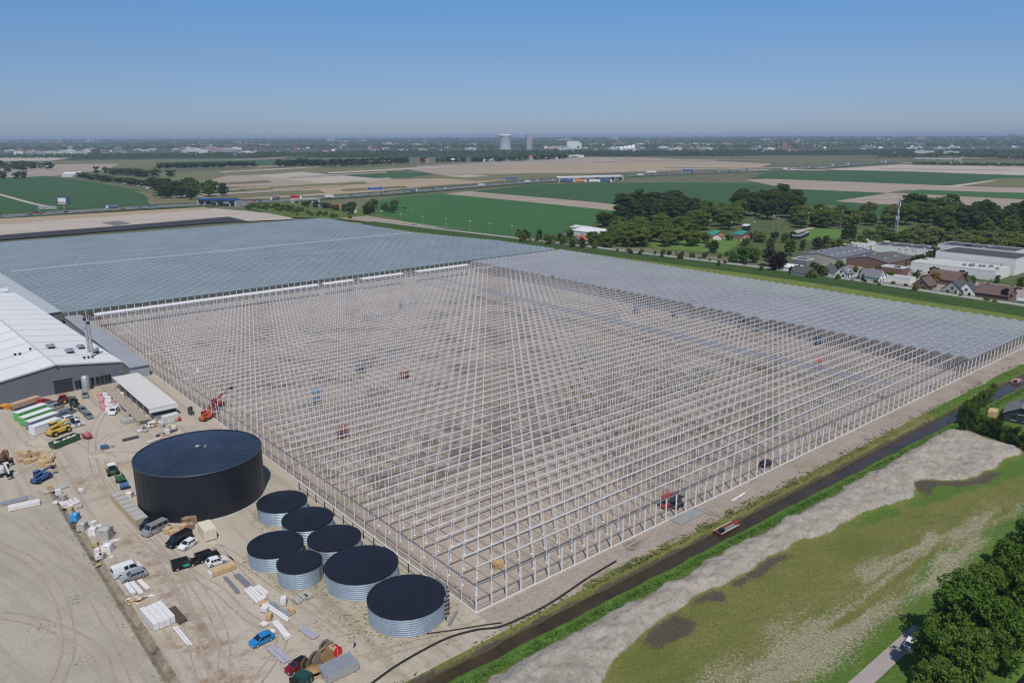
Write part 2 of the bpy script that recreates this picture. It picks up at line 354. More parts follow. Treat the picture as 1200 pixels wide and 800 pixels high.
def tn(sc, det=7, r=.65):
    n = N.new('ShaderNodeTexNoise'); n.inputs['Scale'].default_value = sc; n.inputs['Detail'].default_value = det; n.inputs['Roughness'].default_value = r
    L.new(tco, n.inputs['Vector']); return n.outputs[0]
def trng(x, lo, hi, a=0., c=1.):
    r = N.new('ShaderNodeMapRange'); L.new(x, r.inputs[0])
    for i, q in enumerate((lo, hi, a, c)): r.inputs[i + 1].default_value = q
    return r.outputs[0]
def tmix(f, a, c, mode='MIX'):
    x = N.new('ShaderNodeMix'); x.data_type = 'RGBA'; x.blend_type = mode
    if isinstance(f, float): x.inputs[0].default_value = f
    else: L.new(f, x.inputs[0])
    for i, q in ((6, a), (7, c)):
        if isinstance(q, tuple): x.inputs[i].default_value = (*q, 1)
        else: L.new(q, x.inputs[i])
    return x.outputs[2]
def tattr(nm, noise=None, amt=.5):
    a = N.new('ShaderNodeAttribute'); a.attribute_name = nm; o = a.outputs['Fac']
    if noise is None: return o
    ad = N.new('ShaderNodeMath'); ad.operation = 'MULTIPLY_ADD'; L.new(trng(noise, .25, .75, -amt, amt), ad.inputs[0]); ad.inputs[1].default_value = 1.; L.new(o, ad.inputs[2])
    return trng(ad.outputs[0], .35, .65)
fineN = tn(1.6, 6, .75); midN = tn(.25); bigN = tn(.06)
col = tmix(trng(bigN, .35, .65), (.13, .145, .035), (.215, .2, .075))
col = tmix(trng(fineN, .42, .62), col, (.115, .14, .032))
col = tmix(tattr('lushw', midN, .35), col, tmix(trng(fineN, .3, .7), (.06, .12, .018), (.115, .185, .035)))
col = tmix(tattr('dryw', tn(1.9, 8, .85), 1.15), col, tmix(trng(tn(3., 4, .8), .38, .62), (.2, .19, .1), (.42, .39, .3)))
sandc = tmix(trng(midN, .3, .7), (.3, .265, .22), (.45, .41, .36)); sandc = tmix(trng(bigN, .52, .62), sandc, (.34, .325, .305)); sandc = tmix(trng(tn(.9, 9, .85), .5, .66), sandc, (.19, .165, .13))
col = tmix(tattr('trackw', fineN, .45), col, tmix(trng(midN, .3, .7), (.38, .34, .29), (.47, .43, .38)))
col = tmix(tattr('sandw', fineN, .3), col, sandc)
col = tmix(tattr('mudw', fineN, .55), col, tmix(trng(fineN, .3, .7), (.065, .052, .042), (.12, .1, .072)))
col = tmix(1., col, tmix(trng(tn(5., 3, .7), .25, .75), (.72,) * 3, (1.28,) * 3), 'MULTIPLY')
L.new(col, b.inputs['Base Color'])
bp = N.new('ShaderNodeBump'); bp.inputs['Strength'].default_value = .8; bp.inputs['Distance'].default_value = .35; L.new(tn(1.4, 9, .75), bp.inputs['Height']); L.new(bp.outputs[0], b.inputs['Normal'])
me.materials.append(tm); to = bpy.data.objects.new('terrain', me); C.objects.link(to); struct(to)
def water_mat(name, col, rough=.08):
    M = mat(name, col, rough, var=.35, scale=.15, spec=.35); N = M.node_tree.nodes; L = M.node_tree.links
    t = N.new('ShaderNodeTexCoord'); n = N.new('ShaderNodeTexNoise'); n.inputs['Scale'].default_value = 2.2; n.inputs['Detail'].default_value = 3; L.new(t.outputs['Object'], n.inputs['Vector'])
    bp = N.new('ShaderNodeBump'); bp.inputs['Strength'].default_value = .12; bp.inputs['Distance'].default_value = .05; L.new(n.outputs[0], bp.inputs['Height']); L.new(bp.outputs[0], N['Principled BSDF'].inputs['Normal'])
    return M
sheet('canal_water', [W(u, canal_c(u) + s * (3.6 + .005 * u), -1.15) for u, s in ((-140, -1), (300, -1), (300, 1), (-140, 1))], water_mat('canal_water', (.05, .036, .02), .12))
sheet('pond_water', UV([(-140, -92), (300, -92), (300, -64.2), (-140, -64.2)], -.75), water_mat('pond_water', (.012, .014, .011)))
path_m = ground_mat('pink_path', [(.3, .26, .25), (.36, .31, .3), (.33, .29, .27)], .2, fine=(.15, 5.))
sheet('path', UV([(-140, -53.0), (54, -53.0), (54, -50.4), (-140, -50.4)], .035), path_m)
# ------------------------------------------------------------------ fields, pixel outlines surveyed on the ground
G1, G2, G3 = (.028, .075, .03), (.04, .1, .032), (.05, .12, .035)
crop_d = ground_mat('dark_crop', [(.029, .078, .03), (.042, .098, .036), (.034, .086, .031)], .004, fine=(.18, .2), streak=((.045, .1, .045), .3, .002, .05, .5, .7), rows=((.055, .11, .05), .55, .05, .3))
crop_b = ground_mat('bright_crop', [(.03, .1, .028), (.042, .122, .034), (.036, .11, .03)], .006, fine=(.18, .3), streak=((.06, .12, .045), A + 1.6, .002, .06, .5, .7), rows=((.07, .15, .05), A + .1, .055, .35))
crop_o = ground_mat('olive_field', [(.11, .125, .055), (.16, .155, .075), (.12, .14, .06)], .008, fine=(.22, .2), streak=((.2, .175, .1), .2, .002, .04, .5, .7))
tan_m = ground_mat('ploughed_field', [(.3, .245, .195), (.36, .3, .25), (.33, .275, .225)], .004, fine=(.14, .15), streak=((.27, .23, .17), .2, .0015, .04, .48, .66), rows=((.26, .21, .165), .5, .045, .3))
tan2_m = ground_mat('orange_field', [(.34, .25, .16), (.38, .3, .21), (.32, .25, .17)], .006, fine=(.16, .15), streak=((.26, .22, .14), .1, .002, .05, .5, .7))
pale_m = ground_mat('pale_field', [(.38, .33, .28), (.44, .385, .335), (.4, .35, .3)], .005, fine=(.12, .15), streak=((.34, .3, .26), .3, .002, .05, .5, .7))
wood_m = ground_mat('woodland_floor', [(.018, .035, .016), (.03, .05, .022), (.02, .04, .018)], .006, fine=(.3, .06))
town_m = ground_mat('town_ground', [(.035, .05, .028), (.1, .1, .085), (.04, .06, .03), (.13, .12, .11)], .01, fine=(.3, .05))
asph = ground_mat('asphalt', [(.13, .13, .14), (.17, .17, .18), (.15, .15, .16)], .05, fine=(.15, 1.))
scrub_m = ground_mat('scrub_ground', [(.1, .105, .05), (.2, .18, .12), (.13, .13, .07), (.25, .22, .17)], .03, fine=(.3, 1.))
lawn_m = ground_mat('lawn_grass', [(.08, .15, .03), (.11, .19, .04), (.1, .17, .035)], .05, fine=(.2, .6))
lz = [.03]
def fld(M, *pts, name='field', z=None):
    lz[0] += .013
    return sheet(name, [at(x, y) for x, y in pts], M, lz[0] if z is None else z)
fld(town_m, (-60, 164.5), (1260, 160.5), (1260, 178), (600, 181), (-60, 190))
fld(wood_m, (-60, 181.5), (300, 180), (600, 178), (1260, 176), (1260, 181), (600, 184), (-60, 187.5))
fld(pale_m, (-60, 186), (30, 184), (85, 185), (60, 188.5), (-60, 189))
fld(crop_o, (60, 189), (300, 186), (470, 187), (470, 193), (180, 196), (20, 196))
fld(crop_d, (180, 190), (330, 187), (420, 187.5), (400, 193), (200, 194.5))
fld(tan_m, (40, 193), (140, 192), (126, 199), (80, 203.5), (42, 210), (0, 212), (-60, 214), (-60, 206))
fld(crop_d, (-60, 211), (55, 206.5), (100, 212), (160, 222), (196, 236), (150, 243.5), (60, 248.5), (0, 252), (-60, 256))
fld(crop_o, (172, 230), (150, 221), (180, 228), (240, 236), (238, 240.5), (190, 242.5), (175, 240))
fld(pale_m, (-60, 222), (0, 227), (40, 238), (66, 243), (62, 245), (30, 237.5), (0, 229.2), (-60, 225), name='farm_track')
fld(crop_o, (170, 205), (300, 197), (480, 196), (440, 213), (300, 232), (265, 236), (200, 222))
fld(tan_m, (265, 206), (350, 203), (430, 207), (360, 216), (270, 220), (240, 213))
fld(crop_d, (345, 205), (430, 200), (520, 203), (480, 208), (420, 209))
fld(tan2_m, (268, 222), (330, 217), (410, 211), (520, 209), (540, 214), (430, 226), (350, 233), (280, 233))
fld(pale_m, (300, 206), (352, 201.5), (450, 210), (440, 213), (380, 215))
fld(tan_m, (470, 197), (600, 189.5), (692, 184), (760, 185), (905, 192), (890, 197), (800, 200), (640, 204), (520, 206))
fld(tan2_m, (600, 195), (760, 190), (905, 193), (880, 196.5), (700, 203), (610, 206), (560, 200))
fld(tan2_m, (470, 213), (560, 206.5), (610, 209), (560, 215), (470, 220))
fld(crop_o, (480, 207), (620, 203), (700, 203), (665, 208), (560, 212))
fld(pale_m, (520, 206.5), (552, 205), (575, 206.5), (545, 208))
fld(crop_b, (440, 236), (480, 229.5), (530, 226.5), (725, 247), (700, 262), (640, 278), (580, 279), (480, 262), (425, 247))
fld(tan_m, (520, 227.5), (550, 224.3), (728, 239.5), (724, 247.5), (600, 235))
fld(crop_d, (552, 224.5), (620, 217), (690, 214.5), (820, 214), (905, 215), (1040, 228), (980, 240), (760, 245), (700, 237.5))
fld(crop_d, (896, 202.5), (962, 199), (1060, 201.5), (1260, 208), (1130, 218), (1000, 214), (880, 209.5))
fld(tan_m, (872, 211), (900, 209.8), (1118, 218), (1260, 222), (1260, 228), (1060, 223), (1040, 226.3), (1000, 227), (925, 221.5))
fld(pale_m, (962, 199), (1055, 193), (1260, 196), (1260, 208), (1060, 201))
fld(crop_d, (925, 221.5), (1042, 226.5), (985, 236), (930, 238))
fld(tan_m, (978, 236), (1042, 226.5), (1062, 227), (1260, 237), (1260, 248), (1040, 241))
fld(crop_b, (1060, 226.5), (1076, 222.5), (1260, 229), (1260, 236.5))
fld(crop_o, (1122, 217.5), (1165, 209.5), (1260, 209), (1260, 221.5))
fld(pale_m, (1100, 219.5), (1160, 212), (1168, 212), (1116, 220), name='farm_track')
fld(crop_d, (985, 238), (1260, 249), (1260, 262), (960, 252))
park_m = ground_mat('park_grass', [(.05, .075, .025), (.085, .11, .04), (.065, .09, .03)], .03, fine=(.3, 1.), patch=[((.17, .15, .09), .04, .55, .75)])
fld(park_m, (640, 286), (700, 262), (840, 250), (1000, 252), (1260, 262), (1260, 352), (1060, 340), (900, 318), (700, 294), name='park_ground')
fld(lawn_m, (752, 283), (860, 279), (868, 284), (850, 297), (770, 292), name='lawn')
fld(lawn_m, (915, 277), (960, 268), (985, 270), (990, 279), (940, 283), name='lawn')
fld(lawn_m, (1000, 271), (1050, 266), (1100, 272), (1050, 280), name='lawn')
fld(pale_m, (924, 272.5), (958, 265.5), (962, 266.3), (929, 274), name='sports_path')
fld(scrub_m, (690, 289), (760, 292), (900, 308), (905, 316), (820, 306), (700, 296))
yard2 = ground_mat('paved_yard', [(.24, .2, .18), (.33, .28, .26), (.28, .24, .22)], .06, fine=(.15, 1.))
fld(yard2, (940, 322), (985, 300), (1060, 300), (1140, 330), (1200, 338), (1260, 345), (1260, 356), (1040, 338), name='paved_yard')
pr_ = random.Random(77)
for k in range(26):                                # narrow strips of the far plain
    y0 = pr_.uniform(187, 231); x0 = pr_.uniform(250, 560) - (y0 - 187) * 2; w_ = pr_.uniform(50, 170); sl_ = -.055; th = .5 + (y0 - 186) * .05 * pr_.uniform(.6, 1.4)
    if x0 + w_ > 620 - (y0 - 200) * 6: continue
    fld(pr_.choice((crop_o, tan_m, crop_d, pale_m, tan2_m, park_m)), (x0, y0), (x0 + w_, y0 + sl_ * w_), (x0 + w_ + 2 * th, y0 + sl_ * w_ + th), (x0 + 2 * th, y0 + th))
for k in range(14):
    y0 = pr_.uniform(182, 198); x0 = pr_.uniform(640, 1150); w_ = pr_.uniform(60, 200); th = pr_.uniform(.5, 1.1)
    fld(pr_.choice((crop_o, tan_m, pale_m, tan2_m)), (x0, y0), (x0 + w_, y0 + .01 * w_), (x0 + w_ + 2 * th, y0 + .01 * w_ + th), (x0 - 2 * th, y0 + th))
# the sand beyond the greenhouse, the dark new road bed, the canal road
fld(pale_m, (-60, 268), (0, 261.5), (250, 245), (330, 252), (345, 258), (250, 262), (0, 282), (-60, 287), name='sand_strip')
fld(tan2_m, (-60, 263), (0, 257.5), (240, 243.5), (248, 246), (0, 264), (-60, 270), name='sand_strip')
roadbed = ground_mat('fresh_asphalt', [(.035, .036, .045), (.05, .05, .06), (.043, .043, .052)], .03, fine=(.2, .5))
fld(roadbed, (-60, 282), (0, 276.8), (150, 265), (268, 255), (290, 260), (240, 263), (0, 282.5), (-60, 288), name='road_bed')
fld(asph, (118, 262), (140, 260), (155, 263), (135, 266))
fld(verge_m, (285, 243), (330, 237), (420, 247), (470, 258), (480, 266), (380, 257), (340, 256), (300, 248))
fld(tan_m, (398, 257), (480, 266), (560, 271), (520, 268), (430, 254), name='sand_strip')
# ------------------------------------------------------------------ greenhouse under construction (local x = along the canal, y = away from it)
def gthing(name, label, cat, u=0, v=0, z=0, group=None): return thing(name, label, cat, W(u, v, z), A, group)
SU_, SV_ = 3.4, 4.25; NU_, NV_ = 85, 66; HG = 5.7; UR = (NU_ - 1) * SU_; VR = (NV_ - 1) * SV_
gf = gthing('greenhouse_skeleton', 'bare steel skeleton of a large greenhouse with white gutters on rows of posts', 'greenhouse frame')
cmesh = MB().box((0, 0, 0), (.125, .125, HG - .1)).box((0, 0, 0), (.34, .34, .12)).mesh('column', alum)
wmesh = MB().box((0, 0, 0), (.22, .2, 5.25)).box((0, 0, 0), (.4, .4, .14)).mesh('column', alum)
cols = []
for i in range(NU_):
    for j in range(NV_):
        u, v = i * SU_, j * SV_
        p = W(u, v); cols.append((math.hypot(p.x, p.y), i, j))
cols.sort(); rest = MB()
for k, (_, i, j) in enumerate(cols):
    wall = j == 0
    if k < 96:
        c = bpy.data.objects.new('column', wmesh if wall else cmesh); C.objects.link(c); c.parent = gf; c.location = (i * SU_, j * SV_, 0)
    elif wall: rest.box((i * SU_, j * SV_, 0), (.24, .2, 5.25))
    else:
        t = .115
        rest.box((i * SU_, j * SV_, 0), (t, t, HG - .1))
o = rest.build('column', alum, gf); o['kind'] = 'stuff'
gm = mat('gutter_aluminium', (.62, .61, .615), .5, .05, var=.08, scale=.4)
for j in range(1, NV_):
    y = j * SV_; g = MB(); x0 = 0 if j % 9 == 0 else SU_
    g.box(((UR + x0) / 2, y, HG - .12), (UR - x0, .29, .17))
    if 0:                                    # trellis girder under the gutter, near rows only
        g.bar((x0, y, HG - .62), (UR, y, HG - .62), .07)
        n = int((UR - x0) / 1.7)
        if j < 7:
            for q in range(min(n, 70)): g.bar((x0 + q * 1.7, y, HG - (.62 if q % 2 else .12)), (x0 + (q + 1) * 1.7, y, HG - (.12 if q % 2 else .62)), .04)
    g.build('gutter', gm, gf)
for i in range(NU_):                              # tie beams across the bays
    x = i * SU_; t = MB(); h = .09 if i not in (0, NU_ - 1) else .14
    t.box((x, VR / 2, HG - .5), (h, VR, h))
    t.build('tie_beam', steelgrey, gf)
tm_ = mat('walkway_grey', (.34, .36, .41), .6, .2, var=.1)
for ui, v0, v1 in ((47, 8, 208), (48, 4, 270), (57, 60, 215)):
    t = MB(); x = ui * SU_ + SU_ / 2
    for dx in (-.9, -.3, .3, .9): t.box((x + dx, (v0 + v1) / 2, HG - .32), (.16, v1 - v0, .12))
    for y in np.arange(v0, v1, 4.25): t.box((x, y, HG - .45), (2.2, .1, .1))
    t.build('service_truss', tm_, gf)
# edge walls: rails, base strip
for name, z, wd in (('wall_rail', 5.2, .16), ('wall_rail', 2.6, .07), ('wall_rail', 1.2, .07)):
    MB().box((UR / 2, .02, z), (UR, wd, wd)).build(name, steelgrey, gf)
    MB().box((-.02, VR / 2, z), (wd, VR, wd)).build(name, steelgrey, gf)
MB().box((UR / 2, -.1, 0), (UR + .6, .25, .28)).build('base_strip', offwhite, gf)
MB().box((-.12, VR / 2, .0), (.25, VR + .6, .3)).build('base_strip', offwhite, gf)
for i in range(0, 3):                             # corner bracing
    MB().bar((.1 + i * 0, 4.25 * i, .3), (0, 4.25 * (i + 1), 5.1), .06).build('corner_brace', steelgrey, gf)
# glazed strip along the far long side
glz = bpy.data.materials.new('roof_glass'); glz.use_nodes = True; N = glz.node_tree.nodes; L = glz.node_tree.links
def glass_roof_mat(name, col, col2, alpha, rough=.22):
    M = mat(name, col, rough, var=.1, scale=.03, spec=.55, tint=col2, alpha=alpha); return M
bpy.data.materials.remove(glz)
gl_b = glass_roof_mat('roof_glass_blue', (.25, .31, .35), (.275, .335, .38), .74)
gl_g = glass_roof_mat('roof_glass_grey', (.35, .375, .415), (.38, .4, .44), .56)
def ridged(parent, x0f, x1f, rows, zg, rise, gmat, vent_mat, gut_mat, vstep=6.8, name='glass_roof'):
    """ridge and furrow roof: ridges along x, one bay per row"""
    r = MB(); vn = MB(); gu = MB(); gb = MB()
    for j in rows:
        y0, y1 = j * SV_, (j + 1) * SV_; ym = (y0 + y1) / 2; a, b_ = x0f(ym), x1f(ym)
        r.add([(a, y0, zg), (b_, y0, zg), (b_, ym, zg + rise), (a, ym, zg + rise), (a, y1, zg), (b_, y1, zg)], [(0, 1, 2, 3), (3, 2, 5, 4), (0, 3, 4), (1, 5, 2)])
        gu.box(((a + b_) / 2, ym, zg + rise), (b_ - a, .12, .07)); gu.box(((a + b_) / 2, y0, zg - .02), (b_ - a, .3, .1))
        x = a + 2 + (j % 2) * vstep / 2; s = 1
        while x < b_ - 2:
            yy0 = ym; yy1 = ym - 1.05
            z0 = zg + rise + .06; z1 = zg + rise - .16
            vn.add([(x - .8, yy0, z0), (x + .8, yy0, z0), (x + .8, yy1, z1), (x - .8, yy1, z1), (x - .8, yy1, z1 - .08), (x + .8, yy1, z1 - .08)], [(3, 2, 1, 0), (4, 5, 2, 3)])
            x += vstep
    o = r.build(name, gmat, parent)
    v_ = vn.build('roof_vent', vent_mat, parent); v_['kind'] = 'stuff'
    g_ = gu.build('roof_bars', gut_mat, parent); g_['kind'] = 'stuff'
vent_m = mat('vent_glass', (.36, .39, .43), .4, var=.1, scale=.1, spec=.5); bar_m = mat('roof_bar_paint', (.42, .45, .49), .5, .1, var=.05)
vent_b = mat('vent_glass_blue', (.27, .325, .37), .4, var=.1, scale=.1, spec=.5); bar_b = mat('roof_bar_blue', (.22, .275, .325), .5, .1, var=.05)
gl_edge = [int(x) for x in np.clip(rng.normal(0, .28, 66).round(), -1, 3)]
ridged(gf, lambda y: 210.8 + 3.4 * gl_edge[min(65, int(y / SV_))], lambda y: 285.6, range(0, 66), HG + .05, .85, gl_g, vent_m, bar_m)
# white rolled screens along the head of the frame
scr = mat('white_screen', (.72, .74, .76), .7, var=.05, scale=.2)
for x0, x1 in ((1.5, 106), (109, 126), (131, 157), (166, 202)):
    MB().box(((x0 + x1) / 2, 271.2, HG + .1), (x1 - x0, 3.2, .45)).build('rolled_screen', scr, gf)
# ---- the glazed house behind
gh = gthing('greenhouse', 'long finished greenhouse block with blue-grey ridged glass roof behind the open frame', 'greenhouse', 0, 285)
rows_n = 68
xr = lambda y: float(np.interp(y, [0, 60, 140, 300], [285.6, 282, 262.5, 262.5]))
ridged(gh, lambda y: -8.0 - .03 * min(y, 150), xr, [j for j in range(rows_n) if j not in (32,)], HG + .1, .85, gl_b, vent_b, bar_b)
MB().box((127, 32.5 * SV_, HG + .5), (270, 3.4, .3)).build('centre_walkway', mat('walkway_pale', (.36, .4, .43), .6, var=.08), gh)
wl = MB(); wl.box((138, -.2, 0), (294, .12, .7)).build('base_strip', concrete, gh)
wg = mat('wall_glass', (.18, .22, .22), .2, var=.15, scale=.05, spec=.6, alpha=.7)
MB().box((xr(300) + .1, 215, .1), (.08, 146, HG)).build('side_wall', wg, gh)
MB().box((127, rows_n * SV_ + .1, .1), (268, .08, HG)).build('end_wall', wg, gh)
w2 = MB(); w2.box((138, .1, HG - .9), (294, .1, .95)); w2.build('gable_band', mat('green_tint_glass', (.1, .14, .12), .25, var=.1), gh)
ps = MB()
for i in range(86): ps.box((-6 + i * SU_, -.1, 0), (.22, .2, HG))
o = ps.build('front_column', alum, gh); o['kind'] = 'stuff'
# ---- grey flat corridor roof beside the frame and the pale glazed lean-to
cr_ = gthing('corridor_roof', 'low grey flat-roofed corridor between the white hall and the greenhouse frame', 'corridor', -6.2, 184)
MB().box((1.7, 50, 3.9), (6.6, 102, .3)).build('roof', mat('grey_membrane', (.3, .32, .35), .7, var=.08, scale=.1), cr_)
MB().box((1.7, 50, 0), (6.2, 101, 3.88)).build('wall', mat('corridor_cladding', (.3, .32, .35), .6, var=.08), cr_)
ln = gthing('glazed_corridor', 'pale translucent glazed corridor strip running up beside the white hall', 'corridor', -11.2, 287); ln.rotation_euler.z = A + math.radians(1.9)
MB().extr([(-4.9, 5.9), (3.2, 6.1), (3.2, 6.2), (-4.9, 6.0)], 0, 150).build('roof', mat('translucent_sheet', (.36, .4, .43), .5, var=.12, scale=.6, spec=.5), ln)
lb = MB()
for k in range(38): lb.box((-.8, k * 4, 6.08), (8.1, .2, .14), ry=-.025)
o = lb.build('glazing_bars', white, ln); o['kind'] = 'stuff'
MB().box((-.8, 75, 0), (7.9, 149, 5.8)).build('wall', wg, ln)
# ------------------------------------------------------------------ white-roofed hall
wh = gthing('warehouse', 'big hall with white ridged sheet roof and dark grey gable wall at the yard', 'warehouse', -29.5, 182); wh.rotation_euler.z = A + math.radians(2.4)
def whp(x, y, z): c_, s_ = math.cos(math.radians(2.4)), math.sin(math.radians(2.4)); return W(-29.5 + x * c_ - y * s_, 182 + x * s_ + y * c_, z)
roofm = mat('white_roof_sheet', (.69, .7, .71), .6, .0, var=.05, scale=.06, stretch=(1, .2, 1))
clad = mat('grey_cladding', (.15, .165, .19), .55, .1, var=.07, scale=.4, stretch=(6, 6, .3))
LW = 163
MB().extr([(-19.6, 6.75), (0, 9.6), (19.6, 6.75), (19.6, 7.0), (0, 9.85), (-19.6, 7.0)], -.25, LW).build('roof', roofm, wh)
MB().extr([(-19.2, 0), (19.2, 0), (19.2, 6.75), (0, 9.55), (-19.2, 6.75)], 0, LW - .3).build('wall', clad, wh)
MB().extr([(-19.7, 6.6), (0, 9.4), (19.7, 6.6), (19.7, 7.06), (0, 9.91), (-19.7, 7.06)], -.42, -.26).build('fascia', mat('pale_fascia', (.5, .52, .54), .5, var=.04), wh)
seam = mat('roof_seam', (.2, .22, .24), .7, var=.1)
for k in range(1, 14):
    y = k * 12.2; t = MB()
    for s in (-1, 1): t.add([(0, y - .1, 9.9), (0, y + .1, 9.9), (s * 19.6, y + .1, 7.05), (s * 19.6, y - .1, 7.05)], [(0, 1, 2, 3) if s < 0 else (3, 2, 1, 0)])
    t.build('roof_seam', seam, wh)
MB().box((0, 80, 9.78), (.7, 162, .14)).build('ridge_cap', mat('ridge_cap', (.5, .52, .54), .5, var=.05), wh)
doorm = mat('dark_door', (.035, .04, .05), .4, var=.1)
dr = MB().box((1.3, -.12, 0), (5.2, .14, 4.6)).build('door', doorm, wh); MB().box((1.3, -.2, 4.6), (5.5, .2, .15)).build('door_head', steelgrey, dr)
fr_ = MB()
for x, w_ in ((5.7, 1.8), (9.3, 2.2), (12.2, 2.4), (14.6, 1.9)):
    wi = MB().box((x, -.1, .3), (w_, .12, 3.0)).build('window', glass, wh); MB().box((x, -.14, .2), (w_ + .2, .1, .1)).box((x, -.14, 3.3), (w_ + .2, .1, .1)).box((x, -.14, .3), (.08, .1, 3.)).build('frame', steelgrey, wi)
for x, y, s in ((4.5, 26, 1), (8.2, 17, 1), (13.2, 23.5, .9), (15.5, 15.5, .95)):
    t = gthing('rooftop_unit', {4.5: 'square grey ventilation unit nearest the roof ridge of the white hall', 8.2: 'grey ventilation unit on the white roof just above the gable', 13.2: 'pale ventilation unit on the white roof behind the twin flues', 15.5: 'grey ventilation unit at the foot of the twin flues on the white roof'}[x], 'ventilation unit', 0, 0); t.location = whp(x, y, 9.8 - x * .145)
    MB().box((0, 0, -.1), (2.6 * s, 3.4 * s, 1.2)).build('casing', galv, t); MB().lathe([(.001, 1.3), (.9 * s, 1.3), (.9 * s, 1.12)], 12).build('fan_cowl', steelgrey, t)
    MB().box((0, -1.76 * s, .1), (2.1 * s, .1, .7)).build('louvre', dark, t)
for k, (x, y) in enumerate(((-6.5, 24.5), (-5.3, 23.5), (-1.6, 26), (9.9, 6), (11.3, 6.4), (12.6, 6.8))):
    t = tag(MB().lathe([(.3, 0), (.3, .5), (.48, .55), (.48, .72), (.001, .8)], 10).build('roof_vent', dark, None), 'small dark roof vent on the white hall ' + ('near its ridge' if k < 3 else 'in the row above the gable'), 'roof vent', 'small roof vents ' + ('near the ridge' if k < 3 else 'above the gable'))
    t.location = whp(x, y, 9.85 - abs(x) * .145 - .05)
for k, (px, py) in enumerate(((104.5, 413), (109, 418))):
    p = at(px, py, 7.6); t = thing('flue', ('left' if k == 0 else 'right') + ' one of two tall grey steel flues on the hall roof', 'flue', p)
    t['label'] = 'tall grey steel flue, ' + ('the one farther up the hall roof' if k == 0 else 'the one nearer the gable of the hall')
    MB().tube((0, 0, -.6), (0, 0, 11.5), .42, n=14).build('pipe', galv, t); MB().tube((0, 0, 11.5), (0, 0, 12.3), .5, n=14).build('cap', dark, t)
    MB().tube((0, 0, -.6), (0, 0, .3), .7, n=14).build('collar', steelgrey, t); MB().tube((0, 0, 5), (0, 0, 5.15), .47, n=14).tube((0, 0, 8.5), (0, 0, 8.65), .47, n=14).build('clamp', steelgrey, t)
w2 = gthing('rear_hall', 'taller rear hall section with pale grey roof and white end parapet beyond the white hall', 'hall', -39, 346); w2.rotation_euler.z = A + math.radians(2.4)
MB().box((-2, 40, 0), (42, 84, 9.2)).build('wall', mat('white_cladding', (.6, .62, .63), .5, var=.05), w2)
MB().box((-2, 40, 9.2), (42.4, 84.4, .3)).build('roof', mat('grey_felt', (.4, .385, .37), .8, var=.1, scale=.1), w2)
MB().box((-2, -2.3, 8.2), (42.6, .3, 1.7)).build('parapet', white, w2)
# silver upright tank at the gable
st = thing('upright_tank', 'slim silver upright tank standing before the dark gable', 'tank', at(101.5, 458)); 
MB().lathe([(1.2, .4), (1.2, 4.8), (.9, 5.2), (.001, 5.35)], 18).build('vessel', galv, st); MB().lathe([(1.0, 0), (1.0, .4), (1.25, .42)], 18).build('skirt', steelgrey, st); MB().bar((1.25, 0, .3), (1.25, 0, 5.3), .3, .06).build('ladder', steelgrey, st)
# ------------------------------------------------------------------ white roofed loading shed
sh = gthing('loading_shed', 'open-sided shed with flat white roof beside the hall gable', 'shed', -10.9, 156)
rw = 40.5
MB().box((0, 0, 3.6), (8.0, rw, .3)).build('roof', mat('shed_roof', (.6, .59, .56), .6, var=.05, scale=.1), sh)
MB().box((0, -rw / 2 + .1, 2.5), (7.9, .12, 1.05)).build('fascia', white, sh)
MB().box((.6, 0, .0), (6.4, rw - 1, 1.1)).build('deck', steelgrey, sh)
MB().box((1.2, 0, 1.1), (4.6, rw - 1.6, 2.2)).build('stored_goods', mat('dark_stock', (.07, .07, .075), .8, var=.4, scale=1.2), sh)
for k in range(7):
    for x in (-3.7, 3.7): MB().box((x, -rw / 2 + 1 + k * 6.4, 0), (.2, .2, 3.6)).build('post', galv, sh)
MB().box((-6.2, -1, 1.2), (3.0, rw + 1, .25)).build('ramp_board', mat('weathered_board', (.34, .29, .24), .85, var=.2, scale=2), sh)
MB().box((-6.2, -1, .0), (2.2, rw - 1, 1.2)).build('ramp_base', mat('dark_stock2', (.09, .085, .085), .8, var=.4, scale=1.5), sh)
# ------------------------------------------------------------------ the black tank
navy = mat('black_cladding', (.014, .017, .024), .42, var=.12, scale=.6, spec=.35, stretch=(1, 1, .15)); navyr = mat('black_membrane', (.024, .033, .056), .4, var=.25, scale=.22, spec=.5)
tk = thing('storage_tank', 'huge black round tank with domed dark blue roof', 'tank', W(-20, 77.2)); RT_ = 13.6
wallr = MB(); wallr.lathe([(RT_, 0), (RT_, 10.75)], 120).build('wall', navy, tk)
MB().lathe([(RT_ + .03, 10.75), (RT_ * .75, 11.15), (RT_ * .4, 11.6), (.6, 11.95)], 96).build('roof', navyr, tk)
MB().lathe([(RT_ + .02, 10.6), (RT_ + .16, 10.62), (RT_ + .16, 10.86), (RT_ - .1, 10.9)], 96).build('rim', mat('tank_rim', (.06, .07, .09), .4, .3, var=.05), tk)
MB().lathe([(.6, 11.8), (.6, 12.2), (.75, 12.2), (.001, 12.45)], 14).box((1.6, .3, 11.75), (.5, .5, .5)).build('roof_hatch', galv, tk)
MB().lathe([(RT_ + .35, 0), (RT_ + .35, .12), (RT_, .14)], 96).build('foundation_ring', concrete, tk)
rs = MB()
for k in range(28):
    t = 2 * PI * k / 28; rs.bar((RT_ * .985 * math.cos(t), RT_ * .985 * math.sin(t), 10.79), (RT_ * .75 * math.cos(t), RT_ * .75 * math.sin(t), 11.17), .06).bar((RT_ * .75 * math.cos(t), RT_ * .75 * math.sin(t), 11.17), (RT_ * .4 * math.cos(t), RT_ * .4 * math.sin(t), 11.62), .06)
rs.build('roof_seam', mat('membrane_seam', (.027, .037, .062), .45, var=.1), tk)
sm = MB()
